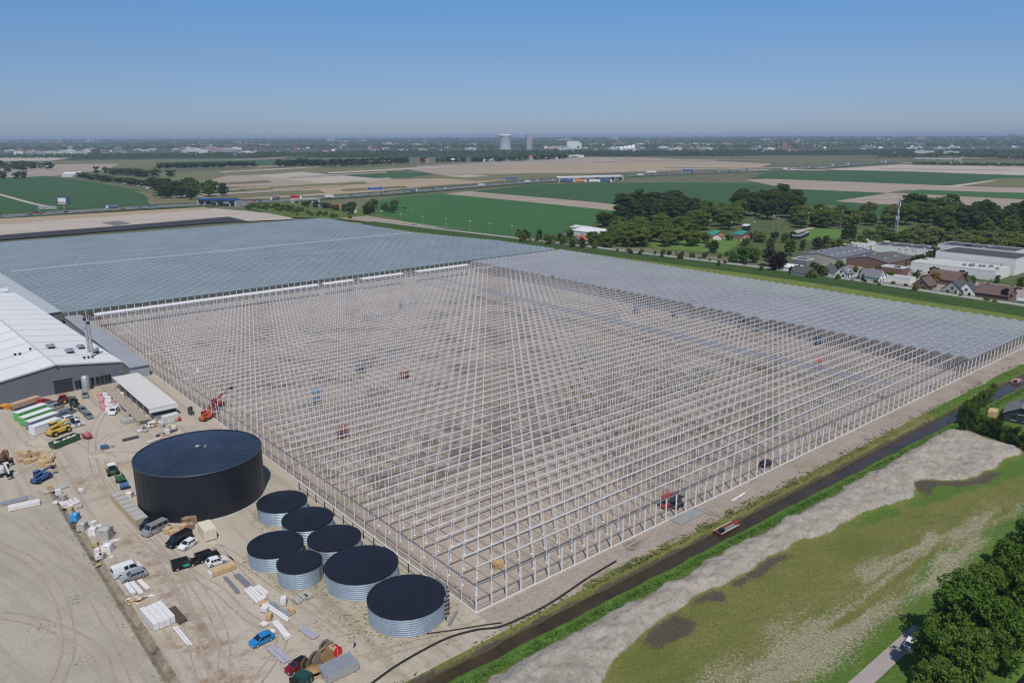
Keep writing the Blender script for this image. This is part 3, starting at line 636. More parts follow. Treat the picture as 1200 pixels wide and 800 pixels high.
for k in range(40): t = 2 * PI * k / 40; sm.bar((RT_ * math.cos(t) * 1.001, RT_ * math.sin(t) * 1.001, .1), (RT_ * math.cos(t) * 1.001, RT_ * math.sin(t) * 1.001, 10.6), .05)
sm.build('wall_seam', mat('tank_seam', (.022, .026, .036), .5, var=0), tk)
# ------------------------------------------------------------------ seven silos
corr = mat('corrugated_zinc', (.44, .53, .6), .36, .6, var=.1, scale=.5); cover = mat('black_cover', (.01, .0125, .023), .55, var=.2, scale=.5)
sil = [(-10, 56.2, 5.25, 3.3, 'round zinc silo with black cover beside the big black tank'),
       (-9.3, 45.3, 5.15, 3.3, 'round zinc silo with black cover, second in the inner row from the black tank'),
       (-8.9, 34.3, 5.15, 3.4, 'round zinc silo with black cover, third in the inner row from the black tank'),
       (-18.8, 39.6, 5.2, 3.3, 'medium zinc silo with black cover, the outermost towards the parked cars'),
       (-18.3, 30.0, 4.05, 3.6, 'smallest zinc silo with black cover, on the yard side'),
       (-9.9, 21.8, 6.65, 3.6, 'large zinc silo with black pleated cover and no rack'),
       (-9.2, 7.6, 6.65, 3.6, 'large zinc silo with black pleated cover and an upright pipe rack')]
for k, (u, v, r, h, lab) in enumerate(sil):
    t = thing('silo', lab, 'silo', W(u, v), rng.uniform(0, 6), 'round zinc water silos')
    pr = []
    nb = 9
    for q in range(nb):
        for s in range(7):
            z = (q + s / 7) * h / nb; pr.append((r + .05 * math.sin(2 * PI * s / 7), z))
    pr.append((r, h)); MB().lathe(pr, 72).build('wall', corr, t)
    ncl = 44; cv = MB(); ring_ = []
    for rr, zz in ((r + .11, h - .28), (r + .12, h - .02), (r * .97, h + .08), (r * .7, h + .3), (r * .35, h + .52), (.25, h + .72)):
        for i in range(ncl * 2):
            a_ = 2 * PI * i / (ncl * 2); sag = (-.05 - .05 * ((i * 7919 + k) % 5) / 5) * (rr / r) if i % 2 and rr < r * .99 else 0
            jj = (.025 * math.sin(i * 1.7 + k) * (1 if zz < h - .2 else 0))
            ring_.append((rr * math.cos(a_), rr * math.sin(a_), zz + sag + jj))
    M_ = ncl * 2
    cv.add(ring_, [(j * M_ + i, j * M_ + (i + 1) % M_, (j + 1) * M_ + (i + 1) % M_, (j + 1) * M_ + i) for j in range(5) for i in range(M_)]); cv.build('cover', cover, t)
    MB().lathe([(.4, h + .66), (.4, h + .8), (.001, h + .84)], 12).build('cover_boss', dark, t)
    vs_ = MB()
    for i in range(12): a_ = 2 * PI * i / 16 + .2; vs_.bar(((r + .05) * math.cos(a_), (r + .05) * math.sin(a_), .05), ((r + .05) * math.cos(a_), (r + .05) * math.sin(a_), h - .35), .05)
    vs_.build('wall_strap', galv, t)
t = gthing('pipe_rack', 'four upright steel ladders of a pipe rack against the large silo', 'pipe rack', -9.2, 7.6)
for k in range(4):
    a_ = math.radians(-57 + k * 12); rr = 7.1
    p = MB().bar((rr * math.cos(a_), rr * math.sin(a_), 0), (rr * math.cos(a_), rr * math.sin(a_), 4.6), .22, .1)
    for q in range(5): p.box(((rr + .1) * math.cos(a_), (rr + .1) * math.sin(a_), .5 + q * .8), (.35, .3, .18), rz=a_, k=1)
    p.build('upright', [galv, dark], t)
MB().box((5.2, -6.3, 0), (4.2, .5, .2), rz=.6).build('base_plate', steelgrey, t)
# low fence of black posts beside the frame
fp = gthing('post_fence', 'low fence of black posts and rails along the side of the greenhouse frame', 'fence', -1.9, 10)
for k in range(14):
    MB().box((0, k * 4.25, 0), (.16, .16, 1.9)).build('post', dark, fp)
MB().bar((0, 0, .9), (0, 56, .9), .07).build('rail', steelgrey, fp); MB().bar((0, 0, 1.8), (0, 56, 1.8), .07).build('rail', steelgrey, fp)
# black hose on the canal bank
hs = MB(); pts = [at(x, y, .12) for x, y in ((415, 815), (437, 799), (470, 776), (520, 749), (556, 738), (585, 734), (612, 723), (640, 709), (665, 693), (690, 676), (722, 657))]
def crv(pts, n=8):
    out = []
    for i in range(len(pts) - 1):
        p0, p1, p2, p3 = pts[max(i - 1, 0)], pts[i], pts[i + 1], pts[min(i + 2, len(pts) - 1)]
        for s in range(n):
            t = s / n; out.append(.5 * ((2 * p1) + (-p0 + p2) * t + (2 * p0 - 5 * p1 + 4 * p2 - p3) * t * t + (-p0 + 3 * p1 - 3 * p2 + p3) * t ** 3))
    return out + [pts[-1]]
def sweep(mb, pts, r, n=8, k=None):
    vs = []
    for i, p in enumerate(pts):
        d = (pts[min(i + 1, len(pts) - 1)] - pts[max(i - 1, 0)]).normalized(); a = d.cross(Vector((0, 0, 1))).normalized(); b_ = a.cross(d)
        for q in range(n): t = 2 * PI * q / n; vs.append(p + a * (r * math.cos(t)) + b_ * (r * math.sin(t)))
    return mb.add(vs, [(i * n + q, i * n + (q + 1) % n, (i + 1) * n + (q + 1) % n, (i + 1) * n + q) for i in range(len(pts) - 1) for q in range(n)], k, True)
tag(sweep(hs, crv(pts), .19).build('hose', dark), 'long black hose snaking along the canal bank', 'hose')
hs = MB(); tag(sweep(hs, crv([at(x, y, .1) for x, y in ((500, 742), (530, 738), (560, 733), (588, 729))]), .12).build('hose', dark), 'short black hose end lying beside the long hose', 'hose')
# ------------------------------------------------------------------ vehicles
def paint(name, col, metal=.15): return mat('paint_' + name, col, .28, metal, var=.04, spec=.5)
PT = dict(white=paint('white', (.72, .73, .74), 0), silver=paint('silver', (.42, .44, .46), .5), grey=paint('grey', (.16, .17, .18), .3), black=paint('black', (.012, .012, .014)),
          blue=paint('blue', (.02, .23, .55)), red=paint('red', (.2, .012, .02)), greenish=paint('greenish', (.2, .25, .23), .3), navy=paint('navy', (.02, .035, .09)),
          bluegrey=paint('bluegrey', (.2, .24, .32), .3), brightred=paint('brightred', (.45, .03, .03)))
teal = mat('teal_lettering', (.02, .38, .33), .5, var=0)
PROF = dict(
    hatch=(3.95, 1.7, [(1.98, .3, .52, .56, 1), (1.9, .24, .68, .72, 1), (1.05, .22, .86, .92, 1), (.3, .22, .9, 1.44, .8), (-1.25, .22, .93, 1.46, .8), (-1.85, .24, .92, 1.0, .93), (-1.97, .3, .8, .84, 1)]),
    wagon=(4.6, 1.78, [(2.3, .3, .52, .56, 1), (2.2, .24, .68, .73, 1), (1.15, .22, .86, .93, 1), (.4, .22, .9, 1.44, .8), (-1.75, .22, .94, 1.46, .8), (-2.22, .24, .92, 1.0, .95), (-2.3, .3, .8, .84, 1)]),
    van=(5.3, 2.0, [(2.65, .35, .75, .8, .98), (2.55, .3, .98, 1.04, 1), (1.85, .28, 1.15, 1.25, 1), (1.2, .28, 1.2, 2.1, .84), (-2.55, .28, 1.2, 2.15, .86), (-2.62, .28, 1.18, 2.05, .9), (-2.65, .35, 1.1, 1.2, 1)]),
    smallvan=(4.5, 1.85, [(2.25, .32, .65, .7, .98), (2.15, .28, .85, .9, 1), (1.35, .26, 1.02, 1.1, 1), (.7, .26, 1.05, 1.82, .84), (-2.15, .26, 1.05, 1.85, .86), (-2.22, .26, 1.04, 1.76, .9), (-2.25, .32, 1.0, 1.1, 1)]))
def vehicle(kind, pnt, name, label, cat, loc, rz, sides='all', roof=None, logo=None, group=None, top=None):
    L_, Wd, st = PROF[kind]; t = thing(name, label, cat, loc, rz, group); hw = Wd / 2
    rings = [[(x, -hw * (.96 if i in (0, len(st) - 1) else 1), zb), (x, -hw * (.96 if i in (0, len(st) - 1) else 1), zm), (x, -hw * wf, zt), (x, hw * wf, zt), (x, hw * (.96 if i in (0, len(st) - 1) else 1), zm), (x, hw * (.96 if i in (0, len(st) - 1) else 1), zb)] for i, (x, zb, zm, zt, wf) in enumerate(st)]
    bmb = MB(); vs = [p for r in rings for p in r]; fs = []; mi = []
    for i in range(len(st) - 1):
        for j in range(5): fs.append((i * 6 + j, i * 6 + j + 1, (i + 1) * 6 + j + 1, (i + 1) * 6 + j))
        fs.append((i * 6 + 5, i * 6, (i + 1) * 6, (i + 1) * 6 + 5))
    fs += [(5, 4, 3, 2, 1, 0), tuple((len(st) - 1) * 6 + j for j in range(6))]
    bmb.add(vs, fs); body = bmb.build('body', pnt, t)
    bv = body.modifiers.new('soft', 'BEVEL'); bv.width = .05; bv.segments = 2; bv.limit_method = 'ANGLE'
    if roof or top: # differently coloured roof skin
        pass
    def pane(q, sh=.86, off=.018):
        q = [Vector(p) for p in q]; c = sum(q, Vector()) / 4; n_ = (q[1] - q[0]).cross(q[3] - q[0]).normalized()
        if n_.dot(c - Vector((0, 0, .6))) < 0: n_ = -n_
        return [c + (p - c) * sh + n_ * off for p in q]
    g = MB(); g.quad(*pane([rings[2][2], rings[2][3], rings[3][3], rings[3][2]])); g.build('windscreen', glass, t)
    g = MB(); g.quad(*pane([rings[-3][2], rings[-3][3], rings[-2][3], rings[-2][2]] if kind in ('hatch', 'wagon') else [rings[-2][1], rings[-2][4], rings[-2][3], rings[-2][2]], .8, .03)); g.build('rear_window', glass, t)
    for s in (0, 1):
        a_, b_ = (1, 2) if s == 0 else (4, 3); g = MB()
        g.add([Vector(p) + Vector((0, -.018 if s == 0 else .018, 0)) for p in (
            Vector(rings[2][a_]).lerp(Vector(rings[3][a_]), .22), Vector(rings[3][a_]), Vector(rings[3][b_]).lerp(Vector(rings[3][a_]), .12))], [(0, 1, 2)])
        x0, x1 = rings[3][a_][0], rings[4][a_][0]
        span = {'all': ((.0, .31), (.34, .65), (.68, .98)), 'front': ((.0, .26),), 'two': ((.0, .26), (.3, .5))}[sides]
        for f0, f1 in span:
            lo = lambda f: Vector(rings[3][a_]).lerp(Vector(rings[4][a_]), f); hi = lambda f: Vector(rings[3][b_]).lerp(Vector(rings[4][b_]), f)
            q = [lo(f0).lerp(hi(f0), .08), lo(f1).lerp(hi(f1), .08), lo(f1).lerp(hi(f1), .86), lo(f0).lerp(hi(f0), .86)]
            q = [p + Vector((0, -.018 if s == 0 else .018, 0)) for p in q]; g.quad(*q)
        g.build('side_windows', glass, t)
        if logo and s == 0:
            q = MB(); q.quad((-.2, -hw - .012, .55), (.9, -hw - .012, .55), (.8, -hw - .012, 1.0), (-.4, -hw - .012, 1.0)); q.build('teal_patch', logo, t)
    r = .33 if kind in ('hatch', 'wagon') else .36
    for x in (L_ * .31, -L_ * .3):
        for s in (-1, 1):
            wv = MB().tube((x, s * (hw - .22), r), (x, s * (hw + .02), r), r, n=16).build('wheel', dark, t)
            MB().tube((x, s * (hw + .0), r), (x, s * (hw + .035), r), r * .6, n=10).build('hub', galv, wv)
    for s in (-1, 1):
        MB().box((st[0][0] - .05, s * hw * .68, st[0][2] - .02), (.1, .36, .14)).build('headlight', chrome, t)
        MB().box((st[-1][0] + .03, s * hw * .8, st[-1][2] - .06), (.08, .22, .2)).build('tail_light', redlamp, t)
        MB().box((st[2][0] - .15, s * (hw + .09), st[2][2] + .02), (.12, .18, .14)).build('mirror', pnt, t)
    if roof: MB().quad(*[Vector(p) + Vector((0, 0, .02)) for p in (rings[3][2], rings[3][3], rings[4][3], rings[4][2])]).build('roof', roof, t)
    return t
def hd(p, q):  # heading from pixel p towards pixel q, on the ground
    a_, b_ = at(*p), at(*q); return math.atan2(b_.y - a_.y, b_.x - a_.x)
def car(kind, col, px, q, label, cat='car', name='parked_car', **kw):
    """q: pixel pair tail->nose, giving the heading; px: pixel of its centre on the ground"""
    return vehicle(kind, PT[col], name, label, cat, at(*px), hd(*q), **kw)
car('hatch', 'blue', (307, 752), ((320, 745), (296, 757)), 'bright blue hatchback alone on the sand near the white profiles', sides='all')
car('hatch', 'red', (349, 783), ((362, 774), (336, 789)), 'dark red car with black roof next to the cable reels', roof=PT['black'])
car('van', 'white', (149.5, 671), ((137, 674), (162, 665)), 'white delivery van parked along the drain next to a silver car', 'van', 'delivery_van', sides='two')
car('wagon', 'silver', (157, 677), ((169, 672), (145, 680)), 'silver estate car alongside the white van by the drain')
car('smallvan', 'black', (216, 664), ((204, 667), (229, 660)), 'black small van with teal patch, standing alone in the yard', 'van', 'delivery_van', sides='front', logo=teal)
car('smallvan', 'black', (243.5, 655), ((231, 658), (257, 649)), 'black small van with teal patch, parked against a white car', 'van', 'delivery_van', sides='front', logo=teal)
car('hatch', 'white', (254, 660), ((243, 662), (264, 655)), 'white car between the black van and the timber stack')
car('van', 'silver', (182, 623), ((193, 617), (170, 628)), 'silver minibus with dark side windows near the big tank', 'minibus', 'minibus', sides='all')
car('van', 'black', (179.5, 617), ((191, 611), (168, 621)), 'black van hidden behind the silver minibus', 'van', 'delivery_van', sides='front')
car('van', 'black', (210.5, 636), ((222, 629), (200, 641)), 'black van parked by the brown pallets, rear to the big tank', 'van', 'delivery_van', sides='all')
car('hatch', 'white', (220.5, 640), ((229, 634), (212, 644)), 'small white car tucked in beside the black van and a white cabin')
# rows in front of the hall
car('van', 'silver', (64, 480), ((54, 484), (74, 477)), 'grey van at the head of the parked row by the hall', 'van', 'delivery_van', sides='two')
car('wagon', 'bluegrey', (74, 487.5), ((66, 491), (83, 485)), 'blue-grey estate car in the parked row, behind the white cars')
car('smallvan', 'bluegrey', (80, 485), ((72, 488), (88, 482)), 'blue-grey small van in the middle of the parked row', 'van', 'delivery_van', sides='front')
car('wagon', 'white', (82, 491.5), ((73, 495), (92, 489)), 'white estate car in the parked row beside the large white van')
car('van', 'white', (87, 500), ((76, 503), (99, 497)), 'large white van closing the parked row, near the yellow machine', 'van', 'delivery_van', sides='two')
car('wagon', 'grey', (61, 474.5), ((53, 477), (70, 472)), 'dark grey car behind the grey van by the hall')
car('hatch', 'brightred', (51, 472), ((46, 474), (57, 470)), 'small red car nearest the hall wall')
car('wagon', 'greenish', (100, 464.5), ((99, 459), (101, 470)), 'grey-green car standing alone before the silver upright tank')
car('wagon', 'greenish', (97, 482), ((92, 478), (102, 485)), 'grey-green car in the lane, farther of a pair')
car('wagon', 'greenish', (104, 489), ((99, 485), (109, 493)), 'grey-green car in the lane, nearer of a pair')
car('smallvan', 'white', (134, 484), ((138, 480), (130, 488)), 'white small van with nose to the camera beside the pink bags', 'van', 'delivery_van', sides='front')
car('wagon', 'white', (181, 499), ((170, 502), (192, 496)), 'white estate car below the loading shed', sides='all')
car('wagon', 'black', (898, 545), ((891, 549), (906, 540)), 'dark car inside the greenhouse frame near the canal side')
car('hatch', 'blue', (536, 272), ((531, 271), (541, 273)), 'blue car on the canal road beyond the glazed roof'); 
car('van', 'white', (493, 266), ((489, 266), (497, 267)), 'white van at the far corner of the greenhouse', 'van', 'delivery_van', sides='two')
car('wagon', 'black', (485, 265), ((481, 265), (489, 266)), 'dark car at the far corner of the greenhouse')
car('wagon', 'black', (1134, 354), ((1140, 355), (1128, 353)), 'dark car driving on the village road')
car('hatch', 'bluegrey', (1068, 757), ((1063, 764), (1075, 748)), 'blue and white car half hidden under the trees on the pink path', roof=PT['white'])
# ---- machines
def wheels(t, pts, r, w_, name='wheel', M=None):
    for x, y in pts:
        o = MB().tube((x, y - w_ / 2, r), (x, y + w_ / 2, r), r, n=16).build(name, dark, t); MB().tube((x, y - w_ / 2 - .02, r), (x, y + w_ / 2 + .02, r), r * .5, n=10).build('hub', M or yellow, o)
def tractor(label, loc, rz, P, roofM=white):
    t = thing('tractor', label, 'tractor', loc, rz)
    MB().box((1.1, 0, .8), (2.2, .9, .9), taper=.9).build('bonnet', P, t); MB().box((-.7, 0, .7), (1.7, 1.3, .7)).build('chassis', P, t)
    MB().box((-.6, 0, 1.3), (1.6, 1.5, 1.4), taper=.88).build('cab', glass, t); MB().box((-.6, 0, 2.7), (1.8, 1.65, .16)).build('roof', roofM, t)
    wheels(t, [(-.9, -.95), (-.9, .95)], .9, .5); wheels(t, [(1.6, -.8), (1.6, .8)], .58, .35)
    for s in (-1, 1): MB().box((-.9, s * .95, 1.78), (1.3, .55, .1)).build('mudguard', P, t)
    MB().tube((1.3, .5, 1.6), (1.3, .5, 2.8), .06).build('exhaust', dark, t)
    return t
def telehandler(label, loc, rz, P, boom=(.25, 6.0)):
    t = thing('telehandler', label, 'telehandler', loc, rz); a_, L_ = boom
    MB().box((0, 0, .6), (4.8, 1.5, .7)).build('chassis', P, t); MB().box((-.2, .8, 1.2), (1.6, .95, 1.35), taper=.9).build('cab', glass, t); MB().box((-.2, .8, 2.55), (1.6, 1., .1)).build('cab_roof', P, t)
    MB().box((0, -.85, .75), (1.8, .6, .7)).build('engine_cover', P, t)
    p0 = Vector((-2.0, -.1, 1.9)); p1 = p0 + Vector((math.cos(a_), 0, math.sin(a_))) * L_
    MB().bar(p0, p1, .42, .45).build('boom', P, t); MB().bar(p0 + (p1 - p0) * .6, p1 + (p1 - p0) * .22, .3, .32).build('inner_boom', steelgrey, t)
    e = p1 + (p1 - p0) * .22; f = MB().box((e.x, 0, e.z - 1.0), (.15, 1.3, 1.0)); f.box((e.x + .6, -.4, e.z - 1.0), (1.2, .14, .08)).box((e.x + .6, .4, e.z - 1.), (1.2, .14, .08)); f.build('fork', dark, t)
    wheels(t, [(-1.6, -.95), (-1.6, .95), (1.6, -.95), (1.6, .95)], .62, .42, M=P); return t
def excavator(label, loc, rz, P):
    t = thing('excavator', label, 'excavator', loc, rz)
    for s in (-1, 1): MB().extr([(-1.6, .25), (-1.3, 0), (1.3, 0), (1.6, .25), (1.6, .5), (1.3, .75), (-1.3, .75), (-1.6, .5)], s * 1.0 - .25, s * 1.0 + .25).build('track', dark, t)
    MB().box((0, 0, .5), (1.2, 1.6, .45)).build('undercarriage', steelgrey, t); MB().box((-.4, 0, .95), (3.0, 2.2, .9)).build('house', P, t); MB().box((.5, .6, 1.85), (1.4, 1.0, 1.1), taper=.92).build('cab', glass, t); MB().box((.5, .6, 2.95), (1.4, 1., .1)).build('cab_roof', P, t)
    MB().bar((.8, -.3, 1.5), (3.0, -.3, 3.6), .35, .5).build('boom', P, t); MB().bar((3.0, -.3, 3.6), (4.4, -.3, 1.6), .28, .35).build('arm', P, t)
    MB().extr([(4.1, 1.7), (4.7, 1.6), (4.6, .8), (4.0, .6), (3.8, 1.0)], -.8, .2).build('bucket', dark, t); return t
def scissor(label, loc, rz, P, lift=2.2, name='scissor_lift'):
    t = thing(name, label, 'scissor lift', loc, rz)
    MB().box((0, 0, .35), (3.0, 1.6, .7)).build('base', P, t); wheels(t, [(-1.1, -.75), (-1.1, .75), (1.1, -.75), (1.1, .75)], .4, .3, M=P)
    x = MB(); n = 3
    for q in range(n):
        z0, z1 = 1.05 + lift * q / n, 1.05 + lift * (q + 1) / n
        for s in (-.5, .5): x.bar((-1.2, s, z0), (1.2, s, z1), .1).bar((1.2, s, z0), (-1.2, s, z1), .1)
    x.build('scissor_arms', steelgrey, t)
    zt = 1.05 + lift; MB().box((0, 0, zt), (3.3, 1.7, .15)).build('platform', P, t); r = MB()
    for z in (.5, 1.05):
        r.bar((-1.6, -.82, zt + z), (1.6, -.82, zt + z), .06).bar((-1.6, .82, zt + z), (1.6, .82, zt + z), .06).bar((-1.6, -.82, zt + z), (-1.6, .82, zt + z), .06).bar((1.6, -.82, zt + z), (1.6, .82, zt + z), .06)
    for x_ in (-1.6, 0, 1.6):
        for y_ in (-.82, .82): r.bar((x_, y_, zt), (x_, y_, zt + 1.05), .06)
    r.build('guard_rail', P, t); return t
def forklift(label, loc, rz, P):
    t = thing('forklift', label, 'forklift', loc, rz)
    MB().box((-.3, 0, .35), (2.2, 1.2, .8)).build('chassis', P, t); MB().box((-1.2, 0, .45), (.5, 1.25, 1.0)).build('counterweight', dark, t)
    g = MB()
    for x in (-.8, .7):
        for y in (-.55, .55): g.bar((x, y, 1.1), (x * .8, y, 2.1), .08)
    g.box((0, 0, 2.1), (1.5, 1.2, .08)); g.build('overhead_guard', dark, t); MB().box((-.4, 0, 1.15), (.6, .6, .6)).build('seat', dark, t)
    MB().box((.95, -.35, .1), (.15, .14, 2.6)).box((.95, .35, .1), (.15, .14, 2.6)).box((.95, 0, 1.4), (.1, .8, .1)).build('mast', steelgrey, t); MB().box((1.6, -.3, .15), (1.2, .14, .06)).box((1.6, .3, .15), (1.2, .14, .06)).build('fork', dark, t)
    wheels(t, [(-.9, -.55), (-.9, .55), (.6, -.55), (.6, .55)], .33, .25, M=P); return t
tractor('green tractor with white roof hitched before a cart near the big tank', at(131.5, 555), hd((136, 560), (128, 548)), greenp)
tractor('dark green tractor in the lane by the hall, behind grey-green cars', at(87, 476), hd((86, 471), (88, 481)), mat('dark_green', (.03, .09, .05), .5, var=.1), greenp)
tractor('red tractor close under the hall door', at(77, 472), hd((72, 473), (82, 470)), redp, redp)
tr_ = thing('cart', 'green tipping cart coupled behind the green tractor', 'cart', at(141, 564), hd((145, 569), (137, 560)))
MB().box((0, 0, .9), (3.2, 1.7, .15)).box((0, -.8, 1.05), (3.2, .08, .7)).box((0, .8, 1.05), (3.2, .08, .7)).box((-1.56, 0, 1.05), (.08, 1.6, .7)).build('bin', greenp, tr_); wheels(tr_, [(-.3, -.9), (-.3, .9)], .45, .3); MB().bar((1.6, 0, .7), (3., 0, .6), .14).build('drawbar', dark, tr_)
t = thing('implement', 'blue drum implement at the end of the tractor and cart', 'implement', at(146, 572), hd((149, 577), (143, 566)))
MB().tube((-.5, -.9, 1.0), (-.5, .9, 1.0), .7, n=16).build('drum', bluep, t); MB().box((.4, 0, .4), (2.0, 1.2, .5)).build('frame', dark, t); wheels(t, [(0, -.8), (0, .8)], .42, .25)
telehandler('blue telehandler with boom lowered beside the timber heap', at(49, 563), hd((39, 567), (60, 556)), bluep, (.12, 4.6))
excavator('white excavator at the edge of the sand field', at(5, 556), hd((0, 553), (9, 559)), offwhite)
excavator('brown excavator by the dark wood at the edge of the sand field', at(4, 541), hd((0, 539), (10, 543)), mat('rust_brown', (.2, .11, .06), .7, var=.2))
telehandler('red telehandler with long raised boom beside the greenhouse frame', at(254, 477), hd((238, 484), (270, 470)), redp, (.3, 7.5))
telehandler('orange-red telehandler below the longer red one, at the frame edge', at(243, 491), hd((236, 494), (250, 487)), mat('orange_red', (.6, .12, .05), .5, var=.1), (.08, 5.))
forklift('dark forklift on the sand by the loading shed end', at(224, 485), hd((221, 480), (228, 490)), mat('dark_paint', (.05, .05, .055), .5, var=.1))
scissor('pale blue scissor lift working inside the greenhouse frame', at(372, 470), hd((365, 472), (380, 467)), mat('pale_blue', (.16, .33, .6), .5, var=.1))
scissor('red scissor lift in the middle of the greenhouse frame', at(402, 512), hd((396, 515), (409, 509)), redp, 1.2)
scissor('small red scissor lift deep inside the frame near its centre', at(474, 443), hd((470, 445), (478, 441)), redp, .8)
scissor('orange-red scissor lift by the service trusses of the frame', at(960, 432), hd((952, 436), (968, 427)), mat('orange_red', (.6, .12, .05), .5), 2.0)
scissor('red scissor lift standing just inside the canal wall of the frame', at(781, 594), hd((775, 598), (788, 590)), redp, 1.6)
scissor('dark scissor lift next to the red one inside the canal wall', at(793, 594), hd((788, 597), (799, 590)), mat('dark_paint', (.05, .05, .055), .5), 1.2)
scissor('dark blue scissor lift under the grey glass edge of the frame', at(958, 404), hd((950, 406), (967, 401)), mat('dark_blue', (.02, .05, .12), .5, var=.1), 1.6)
for k, (px, py, lab) in enumerate(((423, 436, 'grey scissor lift in the frame, between the pale blue and the small red lift'), (470, 360, 'grey-blue scissor lift far inside the frame, towards the white screens'), (790, 372, 'dark scissor lift at the edge of the glass roof, farthest of three'), (746, 366, 'dark grey lift halfway along the glass roof edge'))):
    scissor(lab, at(px, py), .7 + k, [steelgrey, mat('slate_paint', (.1, .13, .19), .5, var=.1), dark, steelgrey][k], 1.2)
scissor('red scissor lift right under the glass roof edge', at(873, 378), .4, mat('deep_red', (.35, .04, .06), .5, var=.1), 1.6)
# ---- lorries, boxes, skips
def container(label, loc, rz, M, L_=6.1, w_=2.5, h=2.6, roofM=None, name='container', cat='container', side=None):
    t = thing(name, label, cat, loc, rz); b_ = MB()
    n = int(L_ / .25); zig = []
    for i in range(n + 1): x = -L_ / 2 + L_ * i / n; zig.append((x, -w_ / 2 + (.05 if i % 2 else 0)))
    poly = zig + [(-x, -y) for x, y in zig]
    b_.prism(poly, .15, h - .1); b_.build('body', side or M, t)
    MB().box((0, 0, h - .1), (L_ + .04, w_ + .04, .12)).build('roof', roofM or M, t)
    for s in (-1, 1):
        d_ = MB().box((L_ / 2 + .03, s * w_ / 4, .2), (.06, w_ / 2 - .06, h - .4)).build('door', M, t); MB().bar((L_ / 2 + .09, s * w_ / 4, .3), (L_ / 2 + .09, s * w_ / 4, h - .4), .05).build('lock_bar', galv, d_)
    MB().box((0, 0, 0), (L_, w_ - .3, .15)).build('skid', dark, t); return t
r0 = hd((29, 484), (50, 477))
def lorry(label, loc, rz, cabM, bed, L_=9.0):
    t = thing('lorry', label, 'lorry', loc, rz)
    MB().box((-L_ / 2 - .9, 0, .6), (2.0, 2.3, 2.2), taper=.92).build('cab', cabM, t); MB().box((-L_ / 2 - 1.86, 0, 1.6), (.08, 2.0, .8)).build('windscreen', glass, t)
    MB().box((0, 0, .7), (L_, 2.3, .35)).build('flat_bed', steelgrey, t)
    MB().box((.2, 0, 1.06), (L_ - 1, 2.2, 1.2)).build('load', bed, t)
    wheels(t, [(-L_ / 2 - .9, s) for s in (-1.05, 1.05)] + [(x, s) for x in (L_ / 2 - .8, L_ / 2 - 1.9) for s in (-1.05, 1.05)], .5, .35); return t
lorry('orange lorry with a long tan load against the hall wall', at(29, 477), hd((10, 482), (44, 471)), mat('cab_orange', (.75, .33, .04), .5, var=.08), mat('tan_load', (.5, .33, .22), .8, var=.2), 10)
t = thing('trailer', 'empty grey flat trailer between the orange lorry and the green-sided box', 'trailer', at(38, 482), r0)
MB().box((0, 0, .8), (9, 2.3, .3)).build('flat_bed', steelgrey, t); wheels(t, [(x, s) for x in (2, 3.2) for s in (-1, 1)], .48, .35); MB().box((0, 0, 1.1), (6, 1.8, .5)).build('load', mat('grey_load', (.2, .2, .21), .8, var=.2), t)
gsd = mat('green_side', (.12, .42, .1), .5, var=.08)
container('white-roofed container with bright green side, farther of the two', at(37, 487.5), r0, white, 9, side=gsd)
container('white-roofed container with bright green side, nearer of the two', at(44, 493), r0, white, 9, side=gsd)
container('grey-sided white container between the green-sided ones and the plain white one', at(50.5, 498), r0, white, 8.5, side=mat('grey_side', (.2, .22, .25), .5, var=.08))
container('plain white site container in the row by the hall', at(54, 504.5), r0, white, 8.0)
t = telehandler('bright yellow loader at the end of the container row', at(69, 508), r0, yellow, (.1, 4.6)); t['category'] = 'loader'; t.name = 'loader'; t.scale = (1.25, 1.5, 1.3)
t = thing('skip', 'long dark green open skip with light rubble inside', 'skip', at(76.5, 520), hd((62, 526), (92, 514)))
MB().extr([(-3.6, .2), (3.6, .2), (4.0, 1.7), (-4.0, 1.7)], -1.2, -1.1).extr([(-3.6, .2), (3.6, .2), (4.0, 1.7), (-4.0, 1.7)], 1.1, 1.2).box((3.75, 0, .2), (.1, 2.3, 1.5)).box((-3.75, 0, .2), (.1, 2.3, 1.5)).box((0, 0, .15), (7.3, 2.3, .1)).build('body', mat('skip_green', (.04, .1, .05), .6, var=.15), t)
rb = MB()
for k in range(26): rb.blob((rng.uniform(-3.3, 3.3), rng.uniform(-.9, .9), 1.1 + rng.uniform(0, .3)), (.45, .4, .3), n=6, seed=k)
o = rb.build('rubble', offwhite, t); o['kind'] = 'stuff'
t = thing('trailer', 'small red trailer beside the dark green skip', 'trailer', at(102, 513), hd((97, 510), (107, 517)))
MB().box((0, 0, .6), (3.2, 1.7, .12)).box((0, .8, .7), (3.2, .08, .6)).box((0, -.8, .7), (3.2, .08, .6)).build('tray', redp, t); wheels(t, [(0, -.9), (0, .9)], .36, .2); MB().bar((1.6, 0, .6), (2.8, 0, .5), .12).build('drawbar', dark, t)
MB().box((0, 0, .72), (2.4, 1.2, .5)).build('load', mat('pink_load', (.5, .16, .16), .7, var=.2), t)
container('small cream site cabin against the foot of the big black tank', at(243.5, 628), hd((238, 620), (249, 634)), mat('cream_paint', (.66, .6, .48), .6, var=.05), 4.6, 2.4, 2.5)
container('low white container with grey front under the loading shed end', at(200.5, 494), hd((194, 496), (208, 492)), offwhite, 4.4, 2.2, 2.2)
for k, (px, py) in enumerate(((206.5, 491.5), (210.5, 493))):
    t = thing('barrel', 'red barrel next to the low white container', 'barrel', at(px, py), 0, 'red barrels by the white container'); MB().lathe([(.001, 0), (.42, 0), (.42, 1.2), (.001, 1.22)], 14).build('body', redp, t); MB().lathe([(.44, .4), (.44, .46)], 14).build('hoop', dark, t)
